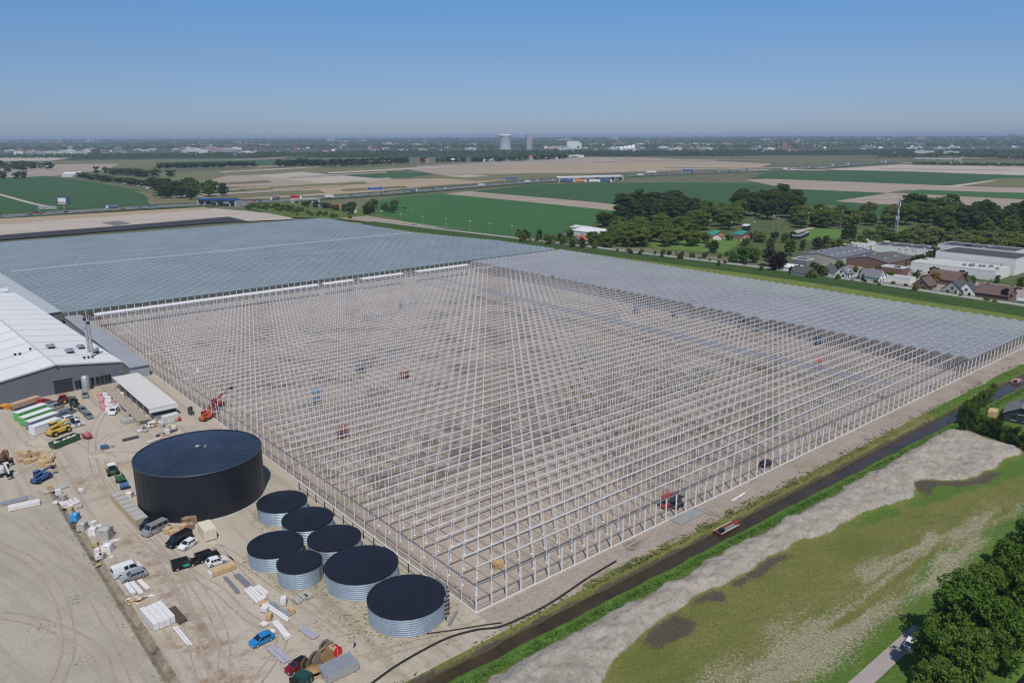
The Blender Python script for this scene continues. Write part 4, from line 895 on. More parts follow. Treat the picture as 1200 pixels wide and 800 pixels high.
# ---- timber crates
def crate(label, loc, rz, d, M=None, group=None, name='crate', lid=None):
    t = thing(name, label, 'crate', loc, rz, group); L_, w_, h = d
    MB().box((0, 0, .12), (L_, w_, h - .12)).build('box', M or wood, t); b_ = MB()
    for y in (-w_ / 2 + .1, 0, w_ / 2 - .1): b_.box((0, y, 0), (L_, .12, .12))
    b_.build('bearers', brown, t); s_ = MB()
    for x in np.arange(-L_ / 2 + .15, L_ / 2, max(.5, L_ / 5)): s_.box((x, -w_ / 2 - .03, .15), (.12, .05, h - .2)).box((x, w_ / 2 + .03, .15), (.12, .05, h - .2)).box((x, 0, h), (.12, w_, .04))
    s_.build('battens', mat('pale_timber', (.56, .43, .27), .8, var=.2, scale=3), t)
    if lid: MB().box((0, 0, h + .05), (L_ * .95, w_ * .95, .08)).build('lid', lid, t)
    return t
rr = random.Random(3)
for k in range(16):
    px = rr.uniform(32, 64) if k < 12 else rr.uniform(20, 34); py = 533 + (px - 32) * .12 + rr.uniform(0, 11)
    crate('raw timber crate lying in the heap beside the blue telehandler', at(px, py), rr.uniform(0, 3), (rr.uniform(1.2, 2.6), rr.uniform(.9, 1.5), rr.uniform(.7, 1.5)), group='timber crates in the heap')
for k in range(9):
    px, py = rr.uniform(20, 44), rr.uniform(528, 536); t = MB()
    for q in range(5): t.box((0, q * .22 - .5, .05 + .05 * (q % 2)), (rr.uniform(2, 3.2), .14, .12), rz=rr.uniform(-.2, .2))
    o = tag(t.build('plank_pile', wood), 'loose planks thrown down behind the timber crates', 'planks', 'loose plank piles'); o.location = at(px, py); o.rotation_euler.z = rr.uniform(0, 3)
for k in range(7):
    f = k / 6; p = at(139 + 26 * f, 586 + 27 * f); crate('timber-sided crate with grey lid in the long row before the big tank', p, hd((139, 586), (166, 614)) + PI / 2 * 0, (2.3, 2.6, 1.5), mat('grey_timber', (.33, .29, .22), .85, var=.2, scale=3), 'row of lidded crates by the big tank', lid=concrete)
for k, (px, py) in enumerate(((203, 627), (197, 624), (219, 615), (226, 613), (223, 619), (216, 620))):
    crate('brown crate piled between the black vans and the big tank', at(px, py), rr.uniform(0, 2), (1.5, 1.3, 1.2 + .5 * (k in (2, 3))), brown if k in (2, 3, 4) else wood, 'brown crates at the foot of the big tank')
t = crate('long tan timber stack with a white end next to the white car', at(261, 669.5), hd((248, 673), (273, 664)), (4.6, 1.6, .9)); MB().box((-2.45, 0, .1), (.3, 1.7, .85)).build('white_end', plastic, t)
crate('orange-brown timber box inside the corner of the greenhouse frame', at(583, 664), .5, (1.8, 1.5, 1.1), mat('orange_timber', (.5, .27, .1), .8, var=.25, scale=3))
# ---- profile bundles
def bundle(label, c, p, q, n, w_, h, M, group=None, name='profile_stack', cat='profiles', layers=1, gap=.06, L_=None):
    """n long profiles side by side, laid from pixel p to pixel q"""
    a_, b_ = at(*p), at(*q); L_ = L_ or (b_ - a_).length; t = thing(name, label, cat, (a_ + b_) / 2, math.atan2(b_.y - a_.y, b_.x - a_.x), group)
    for l in range(layers):
        for i in range(n):
            y = (i - (n - 1) / 2) * (w_ + gap); MB().box((rr.uniform(-.15, .15), y, .14 + l * (h + .04)), (L_ - rr.uniform(0, .5), w_, h)).build('profile', M if not isinstance(M, list) else M[(i + l) % len(M)], t)
    be = MB()
    for f in (-.35, 0, .35): be.box((f * L_, 0, 0), (.14, n * (w_ + gap) + .2, .13))
    be.build('bearers', brown, t); return t
bundle('block of four long white wrapped packs stacked beside the drain', 0, (177, 716), (194, 735), 4, .85, 1.3, plastic); 
bundle('dark open steel racks beside the white wrapped packs', 0, (200, 713), (215, 730), 3, .45, .35, mat('rusty_steel', (.1, .07, .055), .8, var=.3))
bundle('two long thin white strips lying on the sand', 0, (205, 735), (223, 757), 2, .35, .15, plastic)
for k, (p, q) in enumerate((((148, 685), (157, 697)), ((154, 683), (166, 697)), ((163, 681), (174, 692)))):
    bundle(['white paver row nearest the drain', 'white paver row in the middle of three', 'white paver row nearest the yard lane'][k], 0, p, q, 1, .8, .35, plastic)
for k, (p, q) in enumerate((((71, 589), (79, 596)), ((76, 588), (84, 595)), ((82, 586), (88, 592)), ((86, 585), (92, 590)))):
    bundle('short white sheet pack in the row by the drain head', 0, p, q, 2, .4, .25, plastic, 'white sheet packs by the drain head')
bundle('white bundle of long tubes lying across the sand field edge', 0, (10, 598), (48, 590), 4, .4, .4, plastic, layers=2)
bundle('grey bundle of long tubes behind the white one on the sand field', 0, (0, 592), (32, 584), 4, .35, .3, galv)
bundle('dark profile bundle on the sand left of the loading shed', 0, (143, 517), (163, 512), 3, .4, .3, mat('dark_profile', (.07, .07, .08), .6, var=.2))
bundle('dark long profiles lying near the rim of the big tank', 0, (183, 512), (207, 504), 3, .35, .3, mat('dark_profile', (.07, .07, .08), .6, var=.2))
bundle('pale profiles lying in front of the dark ones by the big tank', 0, (172, 520), (190, 513), 2, .4, .3, offwhite)
bundle('grey sheet stack by the sand field drain', 0, (50, 578), (80, 569), 3, .6, .15, concrete)
bundle('pair of long grey steel beams on the open yard', 0, (264, 677), (280, 696), 2, .3, .25, steelgrey)
bundle('grey profile stack leading down to the white packs', 0, (277, 674), (297, 692), 3, .3, .3, steelgrey)
bundle('white wrapped pack on the yard, the left of a pair', 0, (290, 691), (306, 707), 3, .5, .5, plastic)['label'] = 'white wrapped pack on the yard, the one nearer the blue car'
bundle('white wrapped pack on the yard, the one nearer the silos', 0, (300, 689), (313, 699), 2, .55, .5, plastic)
bundle('long white tube pair running down from the wrapped packs', 0, (306, 706), (338, 728), 2, .4, .3, plastic)
bundle('grey panel stack alongside the long white tubes', 0, (317, 707), (339, 723), 3, .35, .2, galv)
bundle('single white wrapped roll above the dark red car', 0, (322, 731), (338, 750), 1, 1.0, .6, plastic)
bundle('lilac-grey sheets lying flat before the dark red car', 0, (317, 758), (337, 776), 2, .7, .05, mat('lilac_sheet', (.36, .36, .42), .6, var=.1))
bundle('grey-blue sheets scattered above the cable reels', 0, (352, 735), (372, 748), 3, .4, .1, mat('lilac_sheet', (.36, .36, .42), .6, var=.1))
bundle('big pale grey stack of steel profiles beside the cable reels', 0, (378, 796), (416, 778), 6, .48, .42, galv, layers=3)
for k, (p, q) in enumerate((((345, 701), (352, 707)), ((352, 697), (359, 703)), ((358, 697), (365, 702)))):
    bundle('low grey block pack on the sand before the silos', 0, p, q, 2, .5, .4, concrete, 'grey block packs before the silos')
bundle('white strip lying flat by the canal track', 0, (857, 588), (873, 578), 1, .5, .12, plastic)
bundle('white strip on the grass strip by the frame wall', 0, (776, 610), (784, 606), 1, .35, .12, plastic)
bundle('grey stack of panels before the loading shed, the left of two', 0, (143, 496), (160, 492), 4, .6, .9, concrete)['label'] = 'grey stack of panels below the loading shed, the one farther from the white car'
bundle('grey stack of panels below the loading shed, touching the white car', 0, (162, 497), (173, 493), 4, .6, 1.0, concrete)
# ---- pallets and loose goods
def pallet(label, px, rz, M, group, n):
    t = thing('pallet', label, 'pallet', at(*px), rz, group); b_ = MB()
    for q in range(5): b_.box((0, -.48 + q * .24, .11), (1.2, .12, .04))
    for x in (-.5, 0, .5): b_.box((x, 0, 0), (.12, 1.05, .11))
    b_.build('base', brown, t)
    for q in range(n): MB().box((rr.uniform(-.05, .05), rr.uniform(-.05, .05), .16 + q * .42), (1.15, .95, .4), rz=rr.uniform(-.06, .06)).build('pack', M, t)
    return t
for k in range(46):
    px, py, wh_ = [(rr.uniform(143, 222), rr.uniform(487, 501), 'below the loading shed'), (rr.uniform(58, 104), rr.uniform(566, 604), 'by the head of the drain'), (rr.uniform(160, 216), rr.uniform(499, 512), 'between the shed and the big tank'), (rr.uniform(108, 130), rr.uniform(616, 655), 'on the reddish ground by the drain'), (rr.uniform(300, 345), rr.uniform(700, 742), 'along the white profile packs')][k % 5]
    c_ = rr.choice(('white', 'grey', 'timber')); pallet(f'pallet with {c_} packs {wh_}', (px, py), rr.uniform(0, 3), dict(white=plastic, grey=concrete, timber=wood)[c_], f'{c_} pallets {wh_}', rr.choice((1, 1, 2, 3)))
# ---- bags, reels, pumps
def bag(label, px, M, r=.7, group=None, n=1, seed=0):
    t = thing('bulk_bag', label, 'bag', at(*px), seed, group); MB().box((0, 0, 0), (r * 1.7, r * 1.7, r * 1.5), taper=.92).blob((0, 0, r * 1.45), (r * .85, r * .85, r * .3), seed=seed).build('body', M, t)
    s_ = MB()
    for x in (-1, 1):
        for y in (-1, 1): s_.bar((x * r * .7, y * r * .7, r * 1.4), (x * r * .35, y * r * .35, r * 2.0), .08)
    s_.build('strap', white, t); return t
for k in range(26):
    px = 118 + (k % 6) * 5.0 + rr.uniform(-1, 1) + (k // 6) * 1.0; py = 465 + (k // 6) * 4.2 + rr.uniform(-1, 1)
    bag('bulk bag in the crowded pile by the loading shed, ' + ('pink' if k % 3 == 0 else 'white'), (px, py), pinkbag if k % 3 == 0 else plastic, .8, ('pink' if k % 3 == 0 else 'white') + ' bulk bags by the loading shed', seed=k)
mud = ground_mat('spoil_earth', [(.3, .24, .17), (.38, .31, .23), (.26, .2, .14)], .4, fine=(.3, 3.))
def heap(label, px, r, h, M, seed=0, name='earth_heap'):
    n = 28; vs = []; fs = []
    for j in range(9):
        f = j / 8
        for i in range(n):
            a_ = 2 * PI * i / n; q = 1 + .25 * (float(fbm(np.array(math.cos(a_) * 2 + seed), np.array(math.sin(a_) * 2), 1., 3, seed)) - .5)
            vs.append((r[0] * f * q * math.cos(a_), r[1] * f * q * math.sin(a_), h * max(0, 1 - f ** 1.4) * (1 + .5 * (float(fbm(np.array(math.cos(a_) * f * 4), np.array(math.sin(a_) * f * 4 + seed), 1., 3, seed + 3)) - .5)) - (.05 if j == 8 else 0)))
    for j in range(8):
        for i in range(n): fs.append((j * n + i, (j + 1) * n + i, (j + 1) * n + (i + 1) % n, j * n + (i + 1) % n))
    o = tag(MB().add(vs, fs, smooth=True).build(name, M), label, 'heap'); o.location = at(*px); return o
heap('tan earth heap beside the silver upright tank', (115, 460), (5, 3.5), 1.8, mud, 2)
heap('grey sand heap behind the green skip', (47, 521), (7, 4), 1.6, sand_m, 5)
heap('grey sand heap at the corner of the hall', (4, 487), (6, 4), 1.8, fld_m, 8)
heap('brown spoil bank alongside the big black tank', (158, 545), (7, 3), .8, mud, 9)
heap('low spoil ridge left of the big tank', (140, 533), (9, 2.5), .7, sand_m, 4)['label'] = 'low sandy spoil ridge behind the green tractor'
bag('bright blue wrapped bag by the drain', (88, 609), tarp, 1.0); bag('grey wrapped pallet load between the blue bag and the white bag', (97, 620), concrete, 1.0)
bag('white bag standing at the drain above the grey stack', (110, 625), plastic, .9); bag('big grey wrapped stack on the reddish ground', (124, 630), concrete, 1.5); bag('white bag just below the big grey wrapped stack', (127, 646), plastic, 1.1)
bag('small white bag at the drain edge, before the white van', (115, 647), plastic, .6); bag('white bag by the long crate row', (152, 583), plastic, .9)
bag('white wrapped pallet under the blue telehandler lane', (232, 436), plastic, .9)['label'] = 'white wrapped pallet standing within the frame near the hall'
for k in range(22):
    px, py, lab, M_ = [(118 + rr.uniform(-8, 18), 640 + rr.uniform(-22, 24), 'scrap of board lying on the reddish ground by the drain', [plastic, wood, concrete][k % 3]), (162 + rr.uniform(-12, 14), 706 + rr.uniform(-10, 8), 'scrap of board lying between paver rows and white packs', [wood, plastic, brown][k % 3])][k % 2]
    o = tag(MB().box((0, 0, 0), (rr.uniform(.5, 2.2), rr.uniform(.2, .7), .12)).box((.2, .1, .12), (.4, .3, .1)).build('board_scrap', M_), lab, 'scrap board', 'board scraps ' + ('by the drain' if k % 2 == 0 else 'by the pavers')); o.location = at(px, py); o.rotation_euler.z = rr.uniform(0, 3)
t = thing('pump', 'small blue pump set with pipes on the sand', 'pump', at(122.5, 526), .4); MB().box((0, 0, .2), (1.8, 1., .9)).build('housing', bluep, t); MB().tube((.9, 0, .6), (2.4, .6, .3), .15).build('pipe', steelgrey, t); wheels(t, [(0, -.55), (0, .55)], .3, .15)
def reel(label, px, rz, M, r=1.15, w_=.9, core=None):
    t = thing('cable_reel', label, 'cable reel', at(*px), rz)
    for s in (-1, 1): MB().tube((0, s * w_ / 2 - .05, r), (0, s * w_ / 2 + .05, r), r, n=24).build('flange', M, t)
    MB().tube((0, -w_ / 2, r), (0, w_ / 2, r), r * .62, n=20).build('winding', core or dark, t); return t
reel('upright cable reel farthest from the dark red car', (383, 765), .9, mat('grey_wood', (.25, .2, .17), .85, var=.2), 1.15); reel('orange-brown cable reel in the middle of the reels', (382, 774), .8, mat('reel_wood', (.36, .22, .1), .85, var=.25), 1.15)
reel('dark cable reel beside the dark red car', (371, 778), .9, mat('grey_wood', (.25, .2, .17), .85), 1.1); reel('small dark cable reel at the tail of the red car', (360, 783), 1.2, brown, .85)
t = thing('cable_reel', 'brown cable reel lying on its flat side', 'cable reel', at(368.5, 789)); 
for z in (0, .9): MB().lathe([(.001, z), (1.25, z), (1.25, z + .1), (.001, z + .1)], 24).build('flange', mat('reel_wood', (.36, .22, .1), .85), t)
MB().lathe([(.75, .1), (.75, .9)], 18).build('winding', dark, t)
reel('bright red hose reel behind the profile stack', (394, 767), .9, mat('signal_red', (.6, .02, .03), .45, var=.05), .85, .9, mat('signal_red', (.6, .02, .03), .45))
t = crate('grey crate leaning with the cable reels', at(389, 768), .8, (1.2, 1.6, 1.5), mat('grey_timber', (.33, .29, .22), .85))
container('dark green waste container in front of the red car', at(356, 799), hd((350, 796), (363, 802)), mat('waste_green', (.015, .06, .05), .55, var=.1), 2.2, 1.8, 1.5, name='waste_container', cat='waste container')
container('dark box behind the green waste container', at(346, 801), 0.6, dark, 1.4, 1.2, 1.0)['label'] = 'small dark box next to the green waste container'
# barge and small craft on the canal, a footbridge plate
def barge(label, px, rz, M, L_=6):
    bu = UVof(at(*px, -1.1))[0]; p = W(bu, canal_c(bu) + .9, -1.15); t = thing('work_boat', label, 'boat', p, rz); hl = L_ / 2
    MB().add([(-hl, -1.0, .7), (hl * .6, -1.0, .7), (hl, 0, .85), (hl * .6, 1.0, .7), (-hl, 1.0, .7), (-hl * .95, -.7, -.2), (hl * .55, -.7, -.2), (hl * .85, 0, -.1), (hl * .55, .7, -.2), (-hl * .95, .7, -.2)],
             [(0, 5, 6, 1), (1, 6, 7, 2), (2, 7, 8, 3), (3, 8, 9, 4), (4, 9, 5, 0), (9, 8, 7, 6, 5)]).build('hull', M, t)
    MB().box((-.2, 0, .1), (L_ * .7, 1.5, .1)).build('deck', steelgrey, t); MB().box((-hl * .6, 0, .2), (1.0, .9, .9)).build('engine_box', dark, t)
    for s in (-1, 1): MB().bar((-hl, s * 1.0, .74), (hl * .6, s * 1., .74), .12).build('gunwale', offwhite, t)
    return t
barge('rust-red work boat moored at the landing by the frame wall', (833, 611), A, mat('hull_red', (.22, .05, .035), .6, var=.15), 8); barge('pale pink work boat in the far canal reach', (1160, 441), A, mat('hull_pink', (.5, .22, .18), .6, var=.15), 6)
t = thing('landing', 'grey concrete landing slab sloping down to the work boat', 'landing', at(812, 602, .05), A)
MB().box((-2, 0, -.1), (8, 3.2, .25)).build('slab', mat('wet_concrete', (.27, .27, .27), .8, var=.15, scale=.8), t); MB().extr([(2.2, .15), (7, -.75), (7, -.95), (2.2, -.1)], -1.8, 1.4).build('ramp', mat('wet_concrete', (.27, .27, .27), .8), t)
# one person on the yard
def person(label, px, rz, shirt, trousers):
    o = bpy.data.objects.new('person', bpy.data.meshes.new('person')); C.objects.link(o)
    jn = [(0, 0, .95, .14), (0, 0, 1.2, .15), (0, 0, 1.42, .17), (0, 0, 1.52, .06), (.02, 0, 1.62, .1), (.02, 0, 1.74, .09),
          (0, .1, .88, .1), (.1, .11, .48, .07), (-.02, .11, .08, .05), (.12, .11, .04, .045), (0, -.1, .88, .1), (-.08, -.11, .48, .07), (-.25, -.11, .1, .05), (-.12, -.11, .04, .045),
          (0, .2, 1.42, .065), (-.06, .25, 1.15, .05), (.08, .25, .92, .04), (.12, .25, .82, .035), (0, -.2, 1.42, .065), (.08, -.25, 1.15, .05), (.2, -.24, .94, .04), (.24, -.24, .85, .035)]
    ed = [(0, 1), (1, 2), (2, 3), (3, 4), (4, 5), (0, 6), (6, 7), (7, 8), (8, 9), (0, 10), (10, 11), (11, 12), (12, 13), (2, 14), (14, 15), (15, 16), (16, 17), (2, 18), (18, 19), (19, 20), (20, 21)]
    o.data.from_pydata([j[:3] for j in jn], ed, []); sk = o.modifiers.new('skin', 'SKIN')
    for i, j in enumerate(jn): o.data.skin_vertices[0].data[i].radius = (j[3], j[3])
    o.data.skin_vertices[0].data[0].use_root = True; o.modifiers.new('sub', 'SUBSURF').levels = 2; o.modifiers['sub'].render_levels = 2
    M = bpy.data.materials.new('person_clothes'); M.use_nodes = True; nt = M.node_tree; b = nt.nodes['Principled BSDF']; tc = nt.nodes.new('ShaderNodeTexCoord'); sx = nt.nodes.new('ShaderNodeSeparateXYZ'); nt.links.new(tc.outputs['Object'], sx.inputs[0])
    rp = nt.nodes.new('ShaderNodeValToRGB'); rp.color_ramp.interpolation = 'CONSTANT'; mr = nt.nodes.new('ShaderNodeMapRange'); mr.inputs[2].default_value = 2.; nt.links.new(sx.outputs[2], mr.inputs[0]); nt.links.new(mr.outputs[0], rp.inputs[0])
    e = rp.color_ramp.elements; e[0].color = (.03, .025, .02, 1); e[1].position = .05; e[1].color = (*trousers, 1)
    for ps_, c in ((.47, shirt), (.76, (.45, .28, .2)), (.86, (.05, .035, .02))): x = e.new(ps_); x.color = (*c, 1)
    nt.links.new(rp.outputs[0], b.inputs['Base Color']); b.inputs['Roughness'].default_value = .8; o.data.materials.append(M)
    o.location = at(*px); o.rotation_euler.z = rz; return tag(o, label, 'person')
person('person in dark trousers and pale top walking across the sand', (415.5, 758), .6, (.4, .42, .45), (.02, .025, .04))
# weeds round the silos and on the sand
wd = MB(); wr = random.Random(9)
def tuft(mb, x, y, s):
    for q in range(4):
        a_ = wr.uniform(0, 2 * PI); l = s * wr.uniform(.5, 1.2); dx, dy = math.cos(a_) * l, math.sin(a_) * l; h = s * wr.uniform(.3, .9)
        mb.add([(x - dy * .4, y + dx * .4, .02), (x + dy * .4, y - dx * .4, .02), (x + dx, y + dy, h)], [(0, 1, 2)])
for (u, v, r, h, _) in sil:
    for k in range(150):
        a_ = wr.uniform(0, 2 * PI); rr_ = r + .2 + abs(wr.gauss(0, .9)); p = W(u, v) + Vector((math.cos(a_) * rr_, math.sin(a_) * rr_, 0))
        if math.sin(a_) < .6: tuft(wd, p.x, p.y, wr.uniform(.12, .32))
for k in range(420):
    u, v = wr.gauss(-16, 4), wr.gauss(9, 8); p = W(u, v)
    if -30 < u < -1 and -4 < v < 27: tuft(wd, p.x, p.y, wr.uniform(.1, .3))
for k in range(260):
    u, v = wr.gauss(-46.8, .8), wr.uniform(-5, 100); p = W(u, v)
    if abs(u + 45.9) > .95: tuft(wd, p.x, p.y, wr.uniform(.1, .3))
for cx, cy in ((-52, 50), (-58, 44), (-65, 60), (-56, 30), (-75, 70), (-70, 42)):
    for k in range(30): p = W(cx + wr.gauss(0, 1.2), cy + wr.gauss(0, 1.2)); tuft(wd, p.x, p.y, wr.uniform(.1, .25))
o = wd.build('weeds', mat('weed_leaf', (.15, .18, .04), .8, var=.3, scale=.5, tint=(.28, .27, .08))); o['kind'] = 'stuff'
# rough grass on the canal banks and by the trees
bk = MB(); bk2 = MB()
def zterr(u, v):
    i = int(np.searchsorted(us, u)); j = int(np.searchsorted(vs2, v)); return float(Z[min(i, nu - 1), min(j, nv - 1)])
vs2 = np.concatenate([np.arange(-170, -75, 2.5), np.arange(-75, -6.99, .42), [-7.]])
for k in range(15000):
    u = wr.uniform(-30, 240) if k % 2 else wr.uniform(-25, 90); s = canal_c(u)
    v = s - (3.2 + .0045 * u) - abs(wr.gauss(0, .9)) if k % 3 else s + (2.5 + .004 * u) + abs(wr.gauss(0, 1.1 + .006 * u)) - .2
    if v > min(-4.6, -6.2 + .012 * u) or (k % 3 == 0 and u < 20 and wr.random() < .75): continue
    if v > s and float(fbm(np.array(u), np.array(v), 5., 3, 61)) < .47 and wr.random() < .8: continue
    p = W(u, v); z = zterr(u, v) if v < -7 else .05; q_ = bk if v > s else bk2; o0 = len(q_.v); tuft(q_, p.x, p.y, wr.uniform(.2, .5)); q_.v[o0:] = [(a_, b_, c + z - .05) for a_, b_, c in q_.v[o0:]]
o = bk.build('bank_grass', mat('bank_grass', (.06, .105, .02), .8, var=.4, scale=.25, tint=(.17, .18, .06))); o['kind'] = 'stuff'
o = bk2.build('bank_grass', mat('lush_bank_grass', (.045, .11, .015), .8, var=.3, scale=.4, tint=(.08, .17, .025))); o['kind'] = 'stuff'
# ------------------------------------------------------------------ trees
def leaf_mat(name, lo, hi):
    M = bpy.data.materials.new(name); M.use_nodes = True; nt = M.node_tree; b = nt.nodes['Principled BSDF']; b.inputs['Roughness'].default_value = .7; b.inputs['Specular IOR Level'].default_value = .2
    at_ = nt.nodes.new('ShaderNodeAttribute'); at_.attribute_name = 'leaf'; oi = nt.nodes.new('ShaderNodeObjectInfo')
    ad = nt.nodes.new('ShaderNodeMath'); ad.operation = 'MULTIPLY_ADD'; nt.links.new(oi.outputs['Random'], ad.inputs[0]); ad.inputs[1].default_value = .5; nt.links.new(at_.outputs['Fac'], ad.inputs[2])
    mr = nt.nodes.new('ShaderNodeMapRange'); mr.inputs[2].default_value = 1.5; nt.links.new(ad.outputs[0], mr.inputs[0])
    mx = nt.nodes.new('ShaderNodeMix'); mx.data_type = 'RGBA'; mx.inputs[6].default_value = (*lo, 1); mx.inputs[7].default_value = (*hi, 1); nt.links.new(mr.outputs[0], mx.inputs[0]); nt.links.new(mx.outputs[2], b.inputs['Base Color'])
    tr = nt.nodes.new('ShaderNodeBsdfTranslucent'); nt.links.new(mx.outputs[2], tr.inputs[0]); ms = nt.nodes.new('ShaderNodeMixShader'); ms.inputs[0].default_value = .38
    nt.links.new(b.outputs[0], ms.inputs[1]); nt.links.new(tr.outputs[0], ms.inputs[2]); nt.links.new(ms.outputs[0], nt.nodes['Material Output'].inputs[0]); return M
LM = dict(dark=leaf_mat('leaf_dark', (0.044, 0.076, 0.015), (0.08, 0.125, 0.028)), mid=leaf_mat('leaf_mid', (0.09, 0.15, 0.022), (0.15, 0.22, 0.038)), olive=leaf_mat('leaf_olive', (0.125, 0.17, 0.026), (0.195, 0.24, 0.046)),
          bright=leaf_mat('leaf_bright', (0.08, 0.165, 0.022), (0.13, 0.24, 0.036)), willow=leaf_mat('leaf_willow', (0.135, 0.17, 0.05), (0.2, 0.24, 0.075)), brown=leaf_mat('leaf_brown', (.075, .07, .03), (.12, .11, .05)),
          purple=leaf_mat('leaf_purple', (.022, .01, .014), (.045, .02, .028)), yellow=leaf_mat('leaf_yellow', (.24, .16, .015), (.36, .26, .03)), near=leaf_mat('leaf_near', (0.07, 0.14, 0.018), (0.14, 0.24, 0.036)), blossom=leaf_mat('leaf_blossom', (.1, .14, .06), (.5, .5, .42)))
bark = mat('bark', (.1, .08, .06), .9, var=.25, scale=3)
def crown_mesh(name, h, r, base, nclump, nleaf, leaf, seed, M, squash=1., top=1.):
    """leaf clusters spread through clumps of the crown volume; unit metres, crown from base to h"""
    g = np.random.default_rng(seed); ch = h - base
    cl = []
    for i in range(nclump):
        f = (i + .5) / nclump; zf = g.uniform(.08, .95)
        w_ = r * (math.sin(PI * min(1, max(0, zf * .86 + .1))) ** .6) * top if zf < .55 else r * math.sqrt(max(.02, 1 - ((zf - .45) / .57) ** 2))
        a_ = g.uniform(0, 2 * PI); q = math.sqrt(g.uniform(.0, 1)) * .78
        cl.append((w_ * q * math.cos(a_), w_ * q * math.sin(a_), base + ch * zf, r * (g.uniform(.16, .34) if nclump > 40 else g.uniform(.24, .44))))
    cl = np.array(cl); ci = g.integers(0, nclump, nleaf); c = cl[ci]
    dv = g.normal(size=(nleaf, 3)); dv /= np.linalg.norm(dv, axis=1)[:, None]
    rad = c[:, 3:4] * g.uniform(.35, 1.0, (nleaf, 1)) ** .45
    P = c[:, :3] + dv * rad * np.array([1, 1, .8 * squash])
    P[:, 2] = np.maximum(P[:, 2], base * .75)
    nr = dv + g.normal(size=(nleaf, 3)) * .6 + np.array([0, 0, .25]); nr /= np.linalg.norm(nr, axis=1)[:, None]
    t1 = np.cross(nr, g.normal(size=(nleaf, 3))); t1 /= np.linalg.norm(t1, axis=1)[:, None] + 1e-9; t2 = np.cross(nr, t1)
    s = leaf * g.uniform(.55, 1.25, (nleaf, 1)); s2 = s * g.uniform(.45, .8, (nleaf, 1))
    V = np.stack([P - t1 * s, P - t2 * s2, P + t1 * s, P + t2 * s2], 1).reshape(-1, 3)
    me = bpy.data.meshes.new(name); me.vertices.add(len(V)); me.vertices.foreach_set('co', V.ravel().astype(np.float32)); nl = nleaf * 4
    me.loops.add(nl); me.loops.foreach_set('vertex_index', np.arange(nl, dtype=np.int32)); me.polygons.add(nleaf); me.polygons.foreach_set('loop_start', np.arange(0, nl, 4, dtype=np.int32))
    me.update(calc_edges=True); a_ = me.attributes.new('leaf', 'FLOAT', 'FACE'); v = (g.uniform(0, .55, nclump)[ci] + g.uniform(0, .45, nleaf)); a_.data.foreach_set('value', v.astype(np.float32)); me.materials.append(M); return me
def trunk_mesh(h, r, base, seed):
    g = random.Random(seed); m_ = MB(); th = base + (h - base) * .55
    m_.tube((0, 0, -.2), (g.uniform(-.2, .2), g.uniform(-.2, .2), base), h * .026, h * .019, n=7, caps=False); m_.tube((0, 0, base * .98), (0, 0, th), h * .019, h * .006, n=6, caps=False)
    for k in range(6):
        z = base * .8 + (th - base * .8) * k / 6; a_ = k * 2.4 + g.uniform(-.4, .4); m_.tube((0, 0, z), (math.cos(a_) * r * .7, math.sin(a_) * r * .7, z + (h - base) * .28), h * .009, h * .003, n=5, caps=False)
    return m_.mesh('trunk', bark)
PROTO = {}; FARS = {}
def proto(kind, shape, detail):
    """unit trees 10 m tall; shape: round, tall, poplar, bush"""
    key = (kind, shape, detail)
    if key in PROTO: return PROTO[key]
    h = 10.; r, base = dict(round=(4.2, 1.8), tall=(3.4, 1.6), poplar=(1.7, 1.2), bush=(6.0, .2), dense=(4.0, .6))[shape]
    nl, lf, ncl = dict(near=(11000, .23, 70), mid=(5200, .36, 52), far=(420, 1.0, 14))[detail]
    vs_ = []
    for s in range(dict(near=3, mid=3, far=2)[detail]):
        cm = crown_mesh('crown', h, r, base, ncl, nl, lf, 100 + s * 17 + len(PROTO), LM[kind]); vs_.append((cm, trunk_mesh(h, r, base, s)))
    PROTO[key] = vs_; return vs_
tr_rng = random.Random(21)
def tree(name, label, loc, h, kind, shape='round', detail='mid', group=None, wide=1.):
    cm, tk_ = tr_rng.choice(proto(kind, shape, detail)); s = h / 10.
    if detail == 'far' and group:          # far rows of the plain: one mass per kind of leaf
        a_ = tr_rng.uniform(0, 6.28); q = s * wide * tr_rng.uniform(.9, 1.12); n_ = len(cm.vertices); v = np.empty(n_ * 3, np.float32); cm.vertices.foreach_get('co', v); v = v.reshape(-1, 3)
        v = np.stack([(v[:, 0] * math.cos(a_) - v[:, 1] * math.sin(a_)) * q + loc.x, (v[:, 0] * math.sin(a_) + v[:, 1] * math.cos(a_)) * q + loc.y, v[:, 2] * s + loc.z], -1)
        w_ = np.empty(n_ // 4, np.float32); cm.attributes['leaf'].data.foreach_get('value', w_); FARS.setdefault(kind, []).append((v, w_ + tr_rng.uniform(-.2, .4))); return
    t = thing(name, label, 'shrub' if name in ('bush', 'shrub') else 'tree', loc, tr_rng.uniform(0, 6.28), group); t.scale = (s * wide * tr_rng.uniform(.9, 1.12), s * wide * tr_rng.uniform(.9, 1.12), s)
    for nm, me_ in (('crown', cm), ('trunk', tk_)):
        o = bpy.data.objects.new(nm, me_); C.objects.link(o); o.parent = t
    return t
